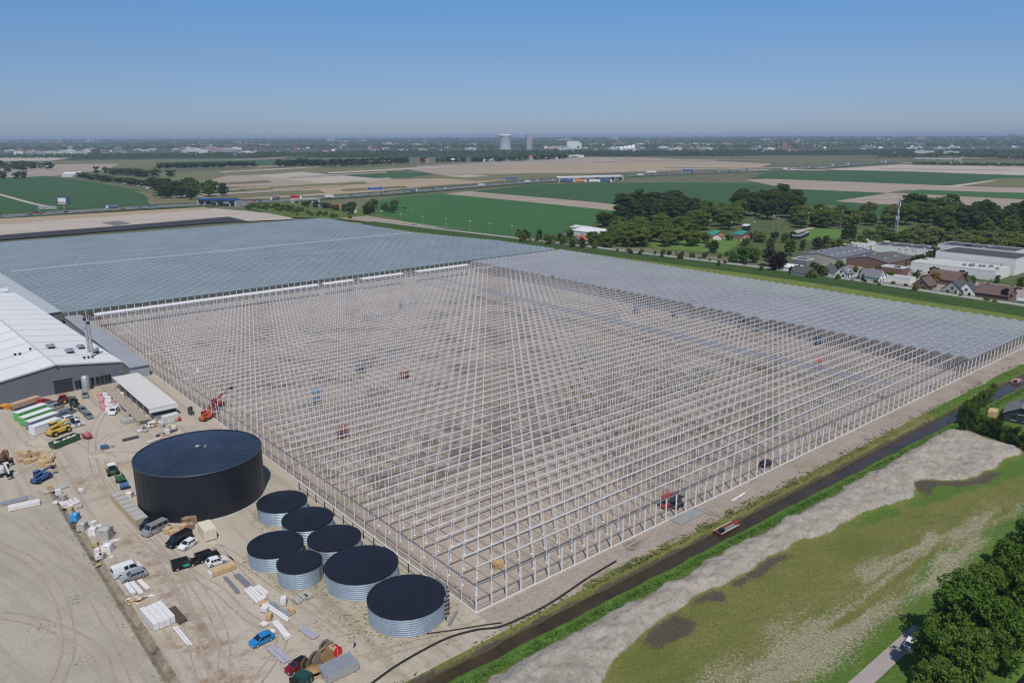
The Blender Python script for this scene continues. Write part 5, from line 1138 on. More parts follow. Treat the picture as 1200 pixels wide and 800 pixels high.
def grove(n, poly, h, kinds, shape, label, group, name='tree', detail='mid', wide=1.5, sep=.8):
    """n trees whose feet stand in the surveyed quadrilateral poly (pixels TL, TR, BR, BL)"""
    A_, B_, C_, D_ = [at(*p) for p in poly]; done = []
    for k in range(n):
        best = None
        for tr_ in range(14):
            a_, b_ = tr_rng.random(), tr_rng.random(); p = A_.lerp(B_, a_).lerp(D_.lerp(C_, a_), b_); dmin = min([(p - q).length for q in done] or [99])
            if best is None or dmin > best[0]: best = (dmin, p)
        p = best[1]; done.append(p); kd = tr_rng.choice(kinds) if isinstance(kinds, (list, tuple)) else kinds
        tree(name, label, p, tr_rng.uniform(*h) * tr_rng.uniform(.95, 1.22), kd, shape, detail, group, wide)
def row(n, p, q, h, kind, shape, label, group, name='tree', detail='mid', jit=.0, wide=1.6):
    a_, b_ = at(*p), at(*q)
    for k in range(n):
        x = a_.lerp(b_, (k + .5 + tr_rng.uniform(-.25, .25)) / n); x = x + Vector((tr_rng.gauss(0, 1), tr_rng.gauss(0, 1), 0)) * jit; kd = tr_rng.choice(kind) if isinstance(kind, (list, tuple)) else kind
        tree(name, label, x, tr_rng.uniform(*h), kd, shape, detail, group, wide)
# near trees by the pink path
for k, (px, py, h) in enumerate(((1093, 802, 11.5), (1120, 770, 12.5), (1148, 736, 12), (1176, 705, 12.5), (1207, 684, 12), (1232, 655, 12.5), (1255, 628, 12), (1128, 812, 11), (1160, 782, 12), (1190, 752, 11.5), (1216, 722, 12), (1240, 690, 12), (1092, 850, 10.5), (1268, 668, 12))):
    tree('leafy_tree', 'dense dark green tree in the belt along the pink path and pond', at(px, py), h * tr_rng.uniform(.88, 1.15), ('near', 'near', 'mid', 'near', 'near')[k % 5], ('dense', 'tall')[k % 2] if k % 2 == 0 else 'dense', 'near', 'dense trees along the pink path', .95)
# hedge and shrubs round the small dark house
for k, (px, py, h, kd) in enumerate(((1128, 497, 5.5, 'dark'), (1138, 500, 5, 'dark'), (1148, 507, 5.5, 'near'), (1158, 511, 5, 'dark'), (1168, 514, 5.5, 'dark'), (1178, 519, 5, 'near'), (1188, 523, 5.5, 'dark'), (1198, 528, 5, 'dark'), (1210, 533, 5.5, 'dark'), (1134, 489, 5.5, 'near'), (1143, 483, 5, 'mid'), (1150, 476, 5, 'mid'), (1157, 471, 4.5, 'olive'), (1128, 505, 3.6, 'dark'), (1163, 463, 4, 'olive'))):
    tree('shrub', 'dark green shrub in the thick hedge round the small house by the canal', at(px, py), h, kd, 'bush', 'mid', 'hedge shrubs by the canal house', .62)
# park and village trees, seen beyond the glass
grove(26, ((727, 246), (808, 246), (822, 262), (722, 264)), (15, 19), 'dark', 'tall', 'tall dark green tree in the dense dark block beyond the farm hall', 'tall dark trees beyond the farm hall')
grove(6, ((706, 262), (728, 262), (726, 270), (704, 270)), (9, 11), ['dark', 'mid'], 'round', 'dark green tree at the low end of the dark block', 'low trees at the end of the dark block')
grove(36, ((722, 269), (815, 264), (812, 290), (712, 290)), (10, 13.5), ['olive', 'mid', 'mid', 'olive'], 'round', 'olive green tree in the light grove before the dark block', 'olive grove trees')
grove(9, ((694, 284), (715, 280), (720, 292), (700, 292)), (7, 9), 'mid', 'round', 'green tree beside the white farm hall', 'trees beside the farm hall')
grove(16, ((818, 253), (868, 250), (866, 272), (820, 270)), (11, 15), ['mid', 'olive', 'mid'], 'round', 'green tree between the dark block and the big dark crown', 'green trees in the park gap')
grove(13, ((868, 243), (930, 243), (934, 258), (866, 258)), (18, 21), 'dark', 'round', 'big dark broad-crowned tree in the middle of the park', 'big dark park trees')
grove(26, ((932, 254), (1052, 252), (1050, 268), (930, 268)), (11, 13.5), ['mid', 'olive', 'mid'], 'round', 'green tree in the long row behind the sports lawn', 'trees behind the sports lawn')
grove(11, ((1056, 252), (1112, 250), (1114, 264), (1054, 266)), (16, 19.5), ['dark', 'dark', 'mid'], 'round', 'tall dark tree beside the lattice mast', 'tall trees beside the mast')
grove(26, ((1118, 256), (1215, 256), (1225, 272), (1122, 274)), (13, 17), 'dark', 'tall', 'dark tree in the belt behind the willows', 'dark belt behind the willows')
grove(14, ((1100, 264), (1215, 266), (1220, 276), (1104, 276)), (9, 11), ['mid', 'dark'], 'round', 'green tree between the willows and the dark belt', 'trees between willows and belt')
grove(26, ((1072, 280), (1215, 290), (1225, 303), (1066, 292)), (9, 11.5), ['willow', 'willow', 'olive'], 'round', 'pale willow-green tree in the row above the halls', 'pale row trees above the halls')
grove(16, ((1002, 280), (1066, 278), (1062, 292), (1010, 292)), (6.5, 9), ['willow', 'mid', 'olive'], 'round', 'mixed green tree at the foot of the mast', 'mixed trees under the mast')
grove(8, ((962, 290), (1000, 288), (1004, 297), (970, 300)), (5, 6.5), ['willow', 'olive'], 'round', 'pale low tree behind the grey-roofed hall', 'pale trees behind the grey hall')
for px, py, h, kd, lab, shp in ((836, 297, 9, 'dark', 'dark round tree on the lawn edge before the sports huts', 'round'), (870, 309, 11.5, 'bright', 'bright green spreading tree by the canal road', 'round'), (882, 309, 10.5, 'mid', 'green tree tucked behind the bright spreading one', 'round'),
        (858, 310, 8.5, 'bright', 'bright green tree at the left flank of the spreading one', 'round'), (901, 313, 14, 'brown', 'tall brownish-green tree beside the purple beech', 'tall'), (913, 318, 11.5, 'purple', 'dark purple beech by the canal road', 'round'), (905, 319, 8, 'purple', 'smaller dark purple tree under the brownish one', 'round'),
        (925, 300, 11.5, 'bright', 'vivid green round tree behind the purple beech', 'round'), (968, 292, 9.5, 'brown', 'brown-green bare-looking tree behind the grey hall', 'round'), (957, 293, 9, 'brown', 'brown-green tree left of its bare-looking twin', 'round'), (940, 294, 8, 'dark', 'dark tree before the sports terraces', 'tall'),
        (998, 280, 10.5, 'dark', 'dark conical tree alone on the sports lawn', 'dense'), (990, 281, 9, 'dark', 'dark tree close against the conical one', 'dense'), (962, 325, 7, 'dark', 'dark conifer before the beige hall wall', 'dense'), (951, 327, 5.5, 'mid', 'green bush-like tree beside the dark conifer', 'bush'),
        (927, 322, 5, 'brown', 'small brown-green tree by the white shed', 'round'), (892, 319, 4, 'mid', 'small green tree at the canal road verge', 'round'), (985, 316, 4.5, 'mid', 'small green tree between hall and white gables', 'round'), (995, 320, 4, 'mid', 'small green tree behind the second white gable', 'round'),
        (1010.5, 332, 5.5, 'dark', 'dark conifer at the side of the white cottage', 'poplar'), (981, 329, 3.4, 'mid', 'small round tree before the white gables', 'bush'), (842, 313, 4.5, 'bright', 'small bright tree on the road verge', 'tall'), (1095, 336, 8, 'yellow', 'golden yellow tree among the village houses', 'round'),
        (1080, 314, 8.5, 'dark', 'dark spreading tree between the village halls', 'round'), (1072, 312, 7, 'dark', 'smaller dark tree between the village halls', 'round'), (1093, 310, 12, 'willow', 'tall pale willow between dark tree and white hall', 'tall'), (1132, 303, 9, 'purple', 'dark purple tree behind the white hall', 'round'), (1141, 304, 7.5, 'dark', 'dark tree behind the white hall roof', 'round'),
        (1168, 333, 5, 'mid', 'small green tree against the white hall wall', 'tall'), (1178, 352, 6, 'purple', 'dark red maple by the brown-roofed house', 'round'), (1196, 340, 7, 'mid', 'green tree at the end of the white hall', 'round'), (1185, 347, 5, 'purple', 'small dark red tree near the maple', 'round'),
        (1072, 343, 4.5, 'olive', 'olive shrub tree in a village front garden', 'round'), (1156, 355, 3, 'mid', 'low green tree by the drive of the dark-roofed house', 'bush'), (1125, 350, 2.5, 'olive', 'low olive bush before the dark gable house', 'bush'), (668, 282, 9, 'mid', 'tallest green tree in the roadside thicket by the farm', 'round'),
        (1030, 337, 2.6, 'mid', 'low clipped bush before the white cottage', 'bush'), (1165, 357, 2.5, 'mid', 'low green bush on the village road verge', 'bush')):
    tree('garden_tree', lab, at(px, py), h, kd, shp, 'mid')
grove(24, ((606, 278), (700, 286), (704, 295), (612, 284)), (4.5, 7), ['mid', 'dark', 'mid', 'olive'], 'bush', 'rounded green bush in the roadside thicket by the farm', 'roadside thicket bushes', 'bush', wide=.8)
grove(7, ((618, 284), (690, 290), (694, 296), (622, 286)), (3, 4), 'blossom', 'bush', 'white-blossomed bush in the roadside thicket', 'white blossom bushes', 'bush', wide=.8)
grove(26, ((720, 296), (850, 300), (880, 314), (740, 300)), (2, 4), ['olive', 'brown', 'mid', 'dark', 'blossom'], 'bush', 'low scrub bush on the rough ground by the canal road', 'low scrub bushes', 'bush', wide=.9)
grove(22, ((925, 322), (1070, 338), (1190, 352), (930, 325)), (1.5, 2.8), ['mid', 'olive', 'dark'], 'bush', 'low garden bush in the village front gardens', 'garden bushes', 'bush', wide=.9)
grove(10, ((820, 283), (930, 280), (930, 290), (830, 294)), (4, 7), ['mid', 'dark', 'olive'], 'round', 'green tree around the sports huts', 'trees around the sports huts')
grove(16, ((945, 318), (1075, 322), (1180, 338), (960, 326)), (4, 6.5), ['mid', 'olive', 'dark', 'bright'], 'round', 'small green tree between the village houses', 'small trees between the village houses', 'garden_tree', wide=1.2)
# left distance
grove(20, ((178, 220), (222, 222), (232, 236), (186, 232)), (13, 16), 'dark', 'round', 'dark green tree in the big roadside clump', 'dark roadside clump trees', detail='mid')
grove(7, ((222, 221), (246, 222), (250, 230), (226, 234)), (13, 17), ['dark', 'mid'], 'round', 'green tree at the end of the roadside clump', 'end trees of the roadside clump', detail='mid')
tree('tree', 'single large dark tree standing apart next to the viaduct', at(262, 231), 19, 'dark', 'round', 'mid')
row(18, (90, 208), (170, 219), (9, 12), 'dark', 'round', 'dark tree in the hedge row beside the country lane', 'lane hedge trees', detail='far', jit=3, wide=2.2)
row(14, (130, 205), (193, 208), (13, 15), 'dark', 'round', 'dark tree in the wood strip behind the lane', 'wood strip trees', detail='far', jit=8, wide=2.)
tree('tree', 'small round tree alone in the ploughed field, the larger of two', at(113.5, 204.5), 17, 'dark', 'round', 'far'); tree('tree', 'small round tree alone in the ploughed field, the smaller of two', at(123.5, 204), 15, 'dark', 'round', 'far')
grove(22, ((-20, 196), (30, 195), (62, 199), (-20, 204)), (12, 17), 'dark', 'round', 'dark tree in the farm wood at the edge of the fields', 'farm wood trees', detail='far', wide=2.)
grove(10, ((0, 206), (30, 206), (32, 210), (0, 211)), (9, 12), 'dark', 'round', 'dark tree beside the farm lane', 'farm lane trees', detail='far')
row(30, (184, 199), (300, 196.5), (14, 16), 'dark', 'tall', 'dark tree in the long avenue across the plain', 'avenue trees on the plain', detail='far', wide=1.8)
row(24, (325, 196.5), (398, 196), (16, 22), 'dark', 'tall', 'dark tree in the thick windbreak on the plain', 'windbreak trees', detail='far', jit=4, wide=1.8)
row(26, (398, 196), (478, 192.5), (18, 21), 'dark', 'poplar', 'slim poplar in the row on the plain', 'poplar row on the plain', detail='far', wide=1.5)
row(16, (480, 191), (600, 190), (13, 17), 'dark', 'round', 'dark tree by the farms on the plain', 'farm trees on the plain', detail='far', jit=10)
row(20, (545, 190.5), (665, 186.5), (14, 18), 'dark', 'round', 'dark tree in the belt by the red farm roof', 'belt trees by the red farm roof', detail='far', jit=8, wide=2.)
row(34, (1070, 193.5), (1215, 196), (9, 11), 'mid', 'round', 'green tree in the straight row before the far village', 'straight row before the far village', detail='far')
row(12, (300, 243), (356, 249), (5, 7), ['mid', 'dark', 'olive'], 'bush', 'green bush on the viaduct embankment', 'embankment bushes', 'bush', detail='mid', jit=3, wide=.9)
row(30, (290, 243), (400, 257), (3, 5), ['mid', 'olive', 'bright'], 'bush', 'low bush on the grass slope below the viaduct', 'slope bushes', 'bush', detail='mid', jit=6, wide=1.1)
grove(12, ((404, 246), (462, 243), (464, 250), (400, 254)), (7, 10), ['mid', 'dark', 'bright'], 'round', 'green tree around the small farm by the motorway', 'farmstead trees', detail='mid')
row(8, (362, 243), (400, 247), (6, 8), ['mid', 'dark'], 'round', 'green tree below the motorway embankment', 'trees below the motorway', detail='mid', jit=3)
for kd, L_ in FARS.items():
    V = np.concatenate([a_ for a_, _ in L_]); n = len(V) // 4; me = bpy.data.meshes.new('distant_trees'); me.vertices.add(n * 4); me.vertices.foreach_set('co', V.ravel().astype(np.float32))
    me.loops.add(n * 4); me.loops.foreach_set('vertex_index', np.arange(n * 4, dtype=np.int32)); me.polygons.add(n); me.polygons.foreach_set('loop_start', np.arange(0, n * 4, 4, dtype=np.int32)); me.update(calc_edges=True)
    a_ = me.attributes.new('leaf', 'FLOAT', 'FACE'); a_.data.foreach_set('value', np.concatenate([b_ for _, b_ in L_]).astype(np.float32)); me.materials.append(LM[kd]); o = bpy.data.objects.new('distant_trees', me); C.objects.link(o); o['kind'] = 'stuff'
# far woods read as masses
def far_wood(pts, h, n, spread, leaf, M, label, seed):
    g = np.random.default_rng(seed); P = []; 
    seg = [at(*p) for p in pts]
    ks = g.integers(0, len(seg) - 1, n); fr = g.random(n)
    out = MB.__new__(MB); c = np.array([np.array(seg[k]) * (1 - f) + np.array(seg[k + 1]) * f for k, f in zip(ks, fr)])
    c[:, 0] += g.normal(size=n) * spread * .3; c[:, 1] += g.normal(size=n) * spread
    lump = fbm(c[:, 0], c[:, 1], spread * .8, 3, seed); c[:, 2] = g.random(n) ** .7 * h * (.35 + 1.1 * lump)
    nr = g.normal(size=(n, 3)) + np.array([0, -.7, .6]); nr /= np.linalg.norm(nr, axis=1)[:, None]; t1 = np.cross(nr, g.normal(size=(n, 3))); t1 /= np.linalg.norm(t1, axis=1)[:, None]; t2 = np.cross(nr, t1); s = leaf * g.uniform(.5, 1.3, (n, 1))
    V = np.stack([c - t1 * s, c - t2 * s * .7, c + t1 * s, c + t2 * s * .7], 1).reshape(-1, 3); me = bpy.data.meshes.new('distant_wood'); me.vertices.add(n * 4); me.vertices.foreach_set('co', V.ravel().astype(np.float32))
    me.loops.add(n * 4); me.loops.foreach_set('vertex_index', np.arange(n * 4, dtype=np.int32)); me.polygons.add(n); me.polygons.foreach_set('loop_start', np.arange(0, n * 4, 4, dtype=np.int32)); me.update(calc_edges=True)
    a_ = me.attributes.new('leaf', 'FLOAT', 'FACE'); a_.data.foreach_set('value', (lump * .7 + g.random(n) * .5).astype(np.float32)); me.materials.append(M); o = bpy.data.objects.new('distant_wood', me); C.objects.link(o); o['kind'] = 'stuff'; return o
far_wood([(-60, 186), (150, 184), (320, 183), (450, 184)], 15, 5000, 60, 4, LM['dark'], '', 1)
far_wood([(300, 184), (440, 181), (600, 180), (760, 180.5), (900, 180)], 16, 6500, 70, 4, LM['dark'], '', 2)
far_wood([(600, 183), (720, 182.5), (860, 183)], 15, 2600, 30, 4, LM['dark'], '', 3)
far_wood([(900, 180), (1060, 178), (1260, 179)], 13, 3200, 60, 4, LM['dark'], '', 4)
far_wood([(1030, 184.5), (1120, 184), (1210, 187)], 14, 1500, 25, 4, LM['dark'], '', 5)
far_wood([(-60, 176), (200, 174), (400, 173.5), (620, 173), (900, 172.5), (1260, 170)], 17, 9000, 260, 8, LM['dark'], '', 6)
far_wood([(-60, 170.5), (250, 169), (620, 167.5), (900, 167), (1260, 165.5)], 19, 8000, 600, 14, LM['dark'], '', 7)
far_wood([(-60, 166.5), (300, 165.5), (620, 164), (900, 163.5), (1260, 162)], 24, 7000, 1500, 26, LM['dark'], '', 8)
# ------------------------------------------------------------------ village
tile_d = mat('dark_roof_tile', (.09, .085, .09), .8, var=.2, scale=1.5); tile_b = mat('brown_roof_tile', (.14, .095, .085), .85, var=.2, scale=1.5); tile_r = mat('red_roof_tile', (.36, .12, .07), .8, var=.2, scale=1.5); tile_g = mat('grey_roof_tile', (.17, .175, .19), .8, var=.15, scale=1.5)
felt = mat('roof_felt', (.07, .072, .078), .85, var=.25, scale=.3); felt_l = mat('pale_roof_felt', (.42, .42, .41), .8, var=.12, scale=.3); wallw = mat('white_render', (.72, .72, .69), .8, var=.06); beige = mat('beige_cladding', (.42, .39, .35), .8, var=.08); pink = mat('maroon_cladding', (.22, .11, .1), .8, var=.15)
def wins(mb_list, t, face, xs, z, w_, h_, d, nm='window'):
    """windows on a wall: face ('x' or 'y', coordinate, outward sign)"""
    ax, c, s = face
    for x in xs:
        if ax == 'y': o = MB().box((x, c + s * .03, z), (w_, .06, h_)).build(nm, glass, t); MB().box((x, c + s * .06, z - .1), (w_ + .2, .14, .1)).build('sill', white, o)
        else: o = MB().box((c + s * .03, x, z), (.06, w_, h_)).build(nm, glass, t); MB().box((c + s * .06, x, z - .1), (.14, w_ + .2, .1)).build('sill', white, o)
def house(label, px, L_, W_, eave, ridge, wallM, roofM, rot=0., chim=True, cat='house', name='house', gable_win=True, dormer=False, loc=None, solar=False):
    """gabled house: ridge along local x; rot adds to the street direction"""
    t = thing(name, label, cat, loc or at(*px), A + rot); hx, hy = L_ / 2, W_ / 2
    w_ = MB(); w_.add([(-hx, -hy, 0), (hx, -hy, 0), (hx, hy, 0), (-hx, hy, 0), (-hx, -hy, eave), (hx, -hy, eave), (hx, hy, eave), (-hx, hy, eave), (-hx, 0, ridge), (hx, 0, ridge)], [(0, 1, 5, 4), (2, 3, 7, 6), (1, 2, 6, 9, 5), (3, 0, 4, 8, 7)]); w_.build('wall', wallM, t)
    k = (ridge - eave) / hy; o_ = .45; r = MB(); X = hx + .35
    for s in (-1, 1):
        ye, ze = s * (hy + o_), eave - k * o_; a_ = [(-X, 0, ridge + .05), (X, 0, ridge + .05), (X, ye, ze + .05), (-X, ye, ze + .05)]; b_ = [(x, y, z + .2) for x, y, z in a_]
        f = [(3, 2, 1, 0), (4, 5, 6, 7), (0, 1, 5, 4), (1, 2, 6, 5), (2, 3, 7, 6), (3, 0, 4, 7)]; r.add(a_ + b_, f if s < 0 else [q[::-1] for q in f])
    rf = r.build('roof', roofM, t)
    if chim: MB().box((hx * .5, .3, ridge - .5), (.8, .8, 1.6)).build('chimney', brick, rf)
    if solar: MB().add([(-hx * .8, -hy * .9, eave + k * hy * .1 + .36), (hx * .8, -hy * .9, eave + k * hy * .1 + .36), (hx * .8, -hy * .15, eave + k * hy * .85 + .36), (-hx * .8, -hy * .15, eave + k * hy * .85 + .36)], [(0, 1, 2, 3)]).build('solar_panels', mat('solar_panel', (.01, .02, .06), .2, var=.1, scale=.6, spec=.6), rf)
    n = max(1, int(L_ / 3.2)); xs = [(-hx + L_ * (i + .5) / n) for i in range(n)]
    wins(None, t, ('y', -hy, -1), xs[1:] if n > 1 else xs, 1.0, 1.5, 1.3, 0); d_ = MB().box((xs[0], -hy - .04, 0), (1.0, .08, 2.1)).build('door', mat('dark_door', (.035, .04, .05), .4), t); MB().box((xs[0] + .35, -hy - .1, 1.), (.1, .06, .1)).build('handle', galv, d_)
    for s in (-1, 1):
        wins(None, t, ('x', s * hx, s), [-hy * .4, hy * .4] if W_ > 6 else [0], .9, 1.3, 1.3, 0)
        if gable_win and ridge - eave > 2: wins(None, t, ('x', s * hx, s), [0], eave + .2, 1.2, 1.2, 0)
    if dormer:
        dd_ = MB().box((0, -hy * .62, eave + .3), (2.4, 1.8, 1.6)).build('dormer', white, rf); MB().box((0, -hy * .62 - .93, eave + .75), (1.9, .06, .9)).build('dormer_window', glass, dd_)
    return t
def hall(label, px, L_, W_, h, wallM, roofM, rot=0., lights=0, doors=2, cat='hall', name='industrial_hall', parap=None, pitch=0., loc=None, windows=0):
    t = thing(name, label, cat, loc or at(*px), A + rot); hx, hy = L_ / 2, W_ / 2
    if pitch:
        MB().extr([(-hy, 0), (hy, 0), (hy, h), (0, h + pitch), (-hy, h)], -hx, hx).build('wall', wallM, t); t.children[0].rotation_euler.z = PI / 2
        r = MB(); r.extr([(-hy - .3, h - .05), (0, h + pitch + .05), (hy + .3, h - .05), (hy + .3, h + .2), (0, h + pitch + .32), (-hy - .3, h + .2)], -hx - .2, hx + .2); rf = r.build('roof', roofM, t); rf.rotation_euler.z = PI / 2
    else:
        MB().box((0, 0, 0), (L_, W_, h)).build('wall', wallM, t); rf = MB().box((0, 0, h), (L_ - .3, W_ - .3, .15)).build('roof', roofM, t); p = MB()
        for s in (-1, 1): p.box((0, s * (hy - .1), h), (L_ + .1, .3, .5)).box((s * (hx - .1), 0, h), (.3, W_ - .4, .5))
        p.build('parapet', parap or white, t)
    for k in range(lights):
        x = -hx + L_ * ((k // 2) + .7) / (lights / 2 + .6); y = (-.25 if k % 2 else .25) * W_; zz = (h + pitch * .5 + .2) if pitch else h + .15
        q = MB().box((y if 0 else x, y, zz), (1.8, 1.1, .35), taper=.85).build('skylight', mat('skylight', (.5, .55, .58), .3, var=.1), t)
    for k in range(doors):
        x = -hx + L_ * (k + .7) / (doors + .5); d_ = MB().box((x, -hy - .04, 0), (3.0, .1, min(3.4, h * .7))).build('door', doorm, t)
    if windows: wins(None, t, ('y', -hy, -1), [-hx + L_ * (i + .5) / windows for i in range(windows)], h * .45, 1.6, 1.1, 0)
    return t
Rv = PI / 2      # along the road
house('white cottage with grey roof and gable at the canal road', (1022, 330), 11, 8, 3.4, 6.8, wallw, tile_g, Rv, False)
house('white gabled house left of a similar one, behind the gravel drive', (970.5, 324), 8, 7.5, 3.0, 6.6, wallw, tile_d, 0)['label'] = 'white gabled house farther along from the cottage, with dark roof'
house('white gabled house between the pale drive and its twin', (989, 325), 8, 7, 3.0, 6.3, wallw, tile_g, 0, dormer=True)
hall('low white shop front with teal windows below the maroon block', (1054, 331), 14, 7, 3.2, wallw, felt_l, Rv, 0, 1, 'shop', 'shop', windows=3)
hall('maroon block with pale flat roof rising behind the white shop front', (1047, 325), 12, 8, 6.0, pink, felt_l, Rv, 0, 0, 'block', 'flat_roofed_house', windows=2)
hall('long grey-roofed hall with skylights and beige end wall', (980, 306), 48, 26, 5.5, beige, mat('slate_sheet', (.15, .155, .175), .7, var=.12, scale=.2), 0, 12, 0, pitch=1.8)
hall('wide brown-roofed hall beside the long grey one', (1031, 311), 34, 26, 4.5, brick, mat('brown_sheet', (.12, .105, .11), .8, var=.15, scale=.2), 0, 4, 2, pitch=2.5)
hall('black-roofed hall with white wall and dark gates', (1063, 297), 40, 20, 5, wallw, felt, Rv + .1, 6, 3)
hall('low pale hall behind the grey one, full of roof clutter', (1015, 292), 36, 16, 4.5, beige, felt_l, 0, 8, 0)
hall('white cabin row on the black hall roof edge', (1065, 287), 12, 6, 4, white, felt_l, 0, 0, 1)['label'] = 'small white hall behind the black-roofed one'
hall('biggest white hall with black flat roof and tall blank walls', (1151, 315), 44, 30, 9.5, wallw, felt, Rv, 0, 0)
hall('low long white hall in front of the tall white one', (1123, 321), 46, 22, 5.5, wallw, mat('pale_roof_felt2', (.5, .49, .47), .8, var=.1, scale=.3), Rv, 0, 2, windows=0)
hall('black-roofed wing behind the tall white hall, with bright parapet', (1148, 304), 46, 20, 8.2, wallw, felt, Rv, 2, 0)
hall('dark low shed roofs under the trees behind the white halls', (1110, 303), 30, 16, 4.5, brick, tile_d, 0, 0, 2, pitch=2.2)
house('brick house with dark blue solar panels on its roof', (1108, 333), 15, 11, 3.5, 7.5, brick, tile_b, Rv, False, solar=True)
house('dark-gabled house with pale front behind a clipped garden', (1120, 344), 11, 10, 2.8, 7.0, beige, tile_d, 0)
house('house with black steep gable next to the dark-gabled one', (1133, 346), 9, 8, 2.8, 7.2, wallw, tile_d, .2)
house('brown brick house with red paving under the golden tree', (1083, 339), 10, 8, 3, 6.5, brick, tile_b, 0)
house('long low house under a dark brown roof', (1166, 349), 15, 10, 2.6, 6.5, brick, tile_b, Rv)
house('white garden shed with dark window at the verge', (1197, 357), 3.5, 3, 2.2, 3.0, wallw, felt_l, Rv, False, 'shed', 'garden_shed', False)
hall('white half-round shed by the purple beech', (929, 319), 12, 7, 3.2, wallw, white, Rv, 0, 1, 'shed', 'shed', pitch=1.4)
house('dark-roofed house with blue car port beside the white shed', (941, 324), 11, 8, 2.8, 5.8, wallw, tile_d, Rv, True)
hall('blue-grey shed behind the white half-round one', (940, 311), 10, 9, 4, steelgrey, felt, Rv, 0, 1, 'shed', 'shed')
house('small dark house with white annexe by the canal hedge', (1197, 491), 10, 8, 2.6, 4.8, mat('dark_boards', (.03, .045, .05), .8, var=.15), tile_g, .2, True)
hall('white annexe of the small dark house', (1212, 497), 5, 4, 2.8, wallw, felt_l, .2, 0, 1, 'annexe', 'shed')
crate('brown garden hut with tan side among the hedge shrubs', at(1163, 487), .9, (4, 2.2, 1.8), wood, name='garden_hut')['category'] = 'hut'
hall('wide white multi-span farm hall beyond the roadside thicket', (701, 277), 34, 26, 4.5, wallw, mat('white_sheet', (.68, .68, .68), .6, var=.06, scale=.2), Rv, 0, 2, 'farm hall', 'farm_hall', pitch=1.6)
hall('low white farm hall annexe reaching towards the field', (684, 272), 20, 14, 4.0, wallw, mat('pale_roof_felt2', (.5, .49, .47), .8), Rv, 0, 1, 'farm hall', 'farm_hall', pitch=1.2)
house('small farm house with bright red roof among the bushes', (680, 285), 8, 7, 2.6, 6, wallw, tile_r, 0)
teal_r = mat('teal_sheet', (.04, .26, .2), .6, var=.1)
hall('teal-roofed sports hut on the left of two', (834, 278), 26, 8, 3.2, brick, teal_r, .4, 0, 2, 'sports hut', 'sports_hut', pitch=.8)['label'] = 'long teal-roofed sports hut nearer the olive grove'
hall('teal-roofed sports hut', (866, 278), 26, 8, 3.2, brick, teal_r, .4, 0, 2, 'sports hut', 'sports_hut', pitch=.8)['label'] = 'long teal-roofed sports hut nearer the vivid green tree'
hall('red-roofed changing room before the teal huts', (842, 281), 9, 6, 3, wallw, tile_r, .3, 0, 1, 'sports hut', 'sports_hut', pitch=1.4)
hall('red-roofed low pavilion at the end of the teal huts', (873, 283), 10, 6, 3, wallw, tile_r, .5, 0, 1, 'sports hut', 'sports_hut', pitch=1.4)
hall('white-roofed grandstand above the sports huts', (874, 271), 12, 5, 5, dark, white, .4, 0, 0, 'grandstand', 'grandstand')
hall('dark long shelter with white edge by the sports path', (938, 279), 30, 6, 3.4, dark, felt, .3, 0, 3, 'shelter', 'shelter')
vr = random.Random(31)
for k, (px, py) in enumerate(((1036, 322), (1043, 319), (1060, 322), (1066, 318), (1072, 322), (1078, 320), (1012, 326), (1004, 325), (1086, 325), (1140, 340), (1148, 338), (1176, 342), (975, 326), (1062, 326))):
    c_ = vr.choice(('white', 'silver', 'black', 'grey', 'white')); vehicle(vr.choice(('hatch', 'wagon', 'smallvan')), PT[c_], 'parked_car', f'{c_} car parked among the village halls and houses', 'car', at(px, py, lz[0] + .02), vr.uniform(0, 6.3), group=f'{c_} cars parked in the village')
vm2_ = [galv, felt_l, white]
for k in range(30):
    px, py, z = [(1151 + vr.uniform(-26, 26), 313 + vr.uniform(-3, 3), 9.6), (1063 + vr.uniform(-16, 16), 296 + vr.uniform(-3, 3), 5.1), (1012 + vr.uniform(-14, 12), 291 + vr.uniform(-2, 2), 4.6)][k % 3]; p = at(px, py, z)
    o = tag(MB().box((0, 0, 0), (vr.uniform(1, 2.4), vr.uniform(.8, 1.8), vr.uniform(.5, 1.2))).box((0, 0, .5), (.5, .5, 1.0)).build('roof_unit', vm2_[k % 3]), 'small ventilation box on the flat roof of the ' + ['tall white hall', 'black-roofed hall', 'low pale hall'][k % 3], 'ventilation box', 'ventilation boxes on the ' + ['tall white hall', 'black-roofed hall', 'low pale hall'][k % 3]); o.location = p; o.rotation_euler.z = A
# floodlight and lamp posts
def post(label, px, h, group=None, name='lamp_post', arm=True, r=.14):
    t = thing(name, label, 'lamp post', at(*px), 0, group); MB().tube((0, 0, 0), (0, 0, h), r, r * .6, n=8).build('pole', galv, t)
    MB().box((0, 0, h), (1.6 if arm else .8, .5, .3)).build('lamp_head', white, t); MB().tube((0, 0, 0), (0, 0, .5), r * 2, n=8).build('foot', concrete, t); return t
for k, (px, py) in enumerate(((831, 281), (856, 284), (882, 283), (905, 275), (911, 278), (960, 265), (1100, 262), (946, 270), (985, 268))): post('tall floodlight pole around the sports fields', (px, py), 15, 'floodlights round the sports fields')
for k, (px, py) in enumerate(((470, 262.5), (496, 265.5), (523, 268), (551, 271.5), (574, 274.5), (600, 278))): post('slim street lamp along the canal road by the bright field', (px, py), 9, 'street lamps on the canal road')
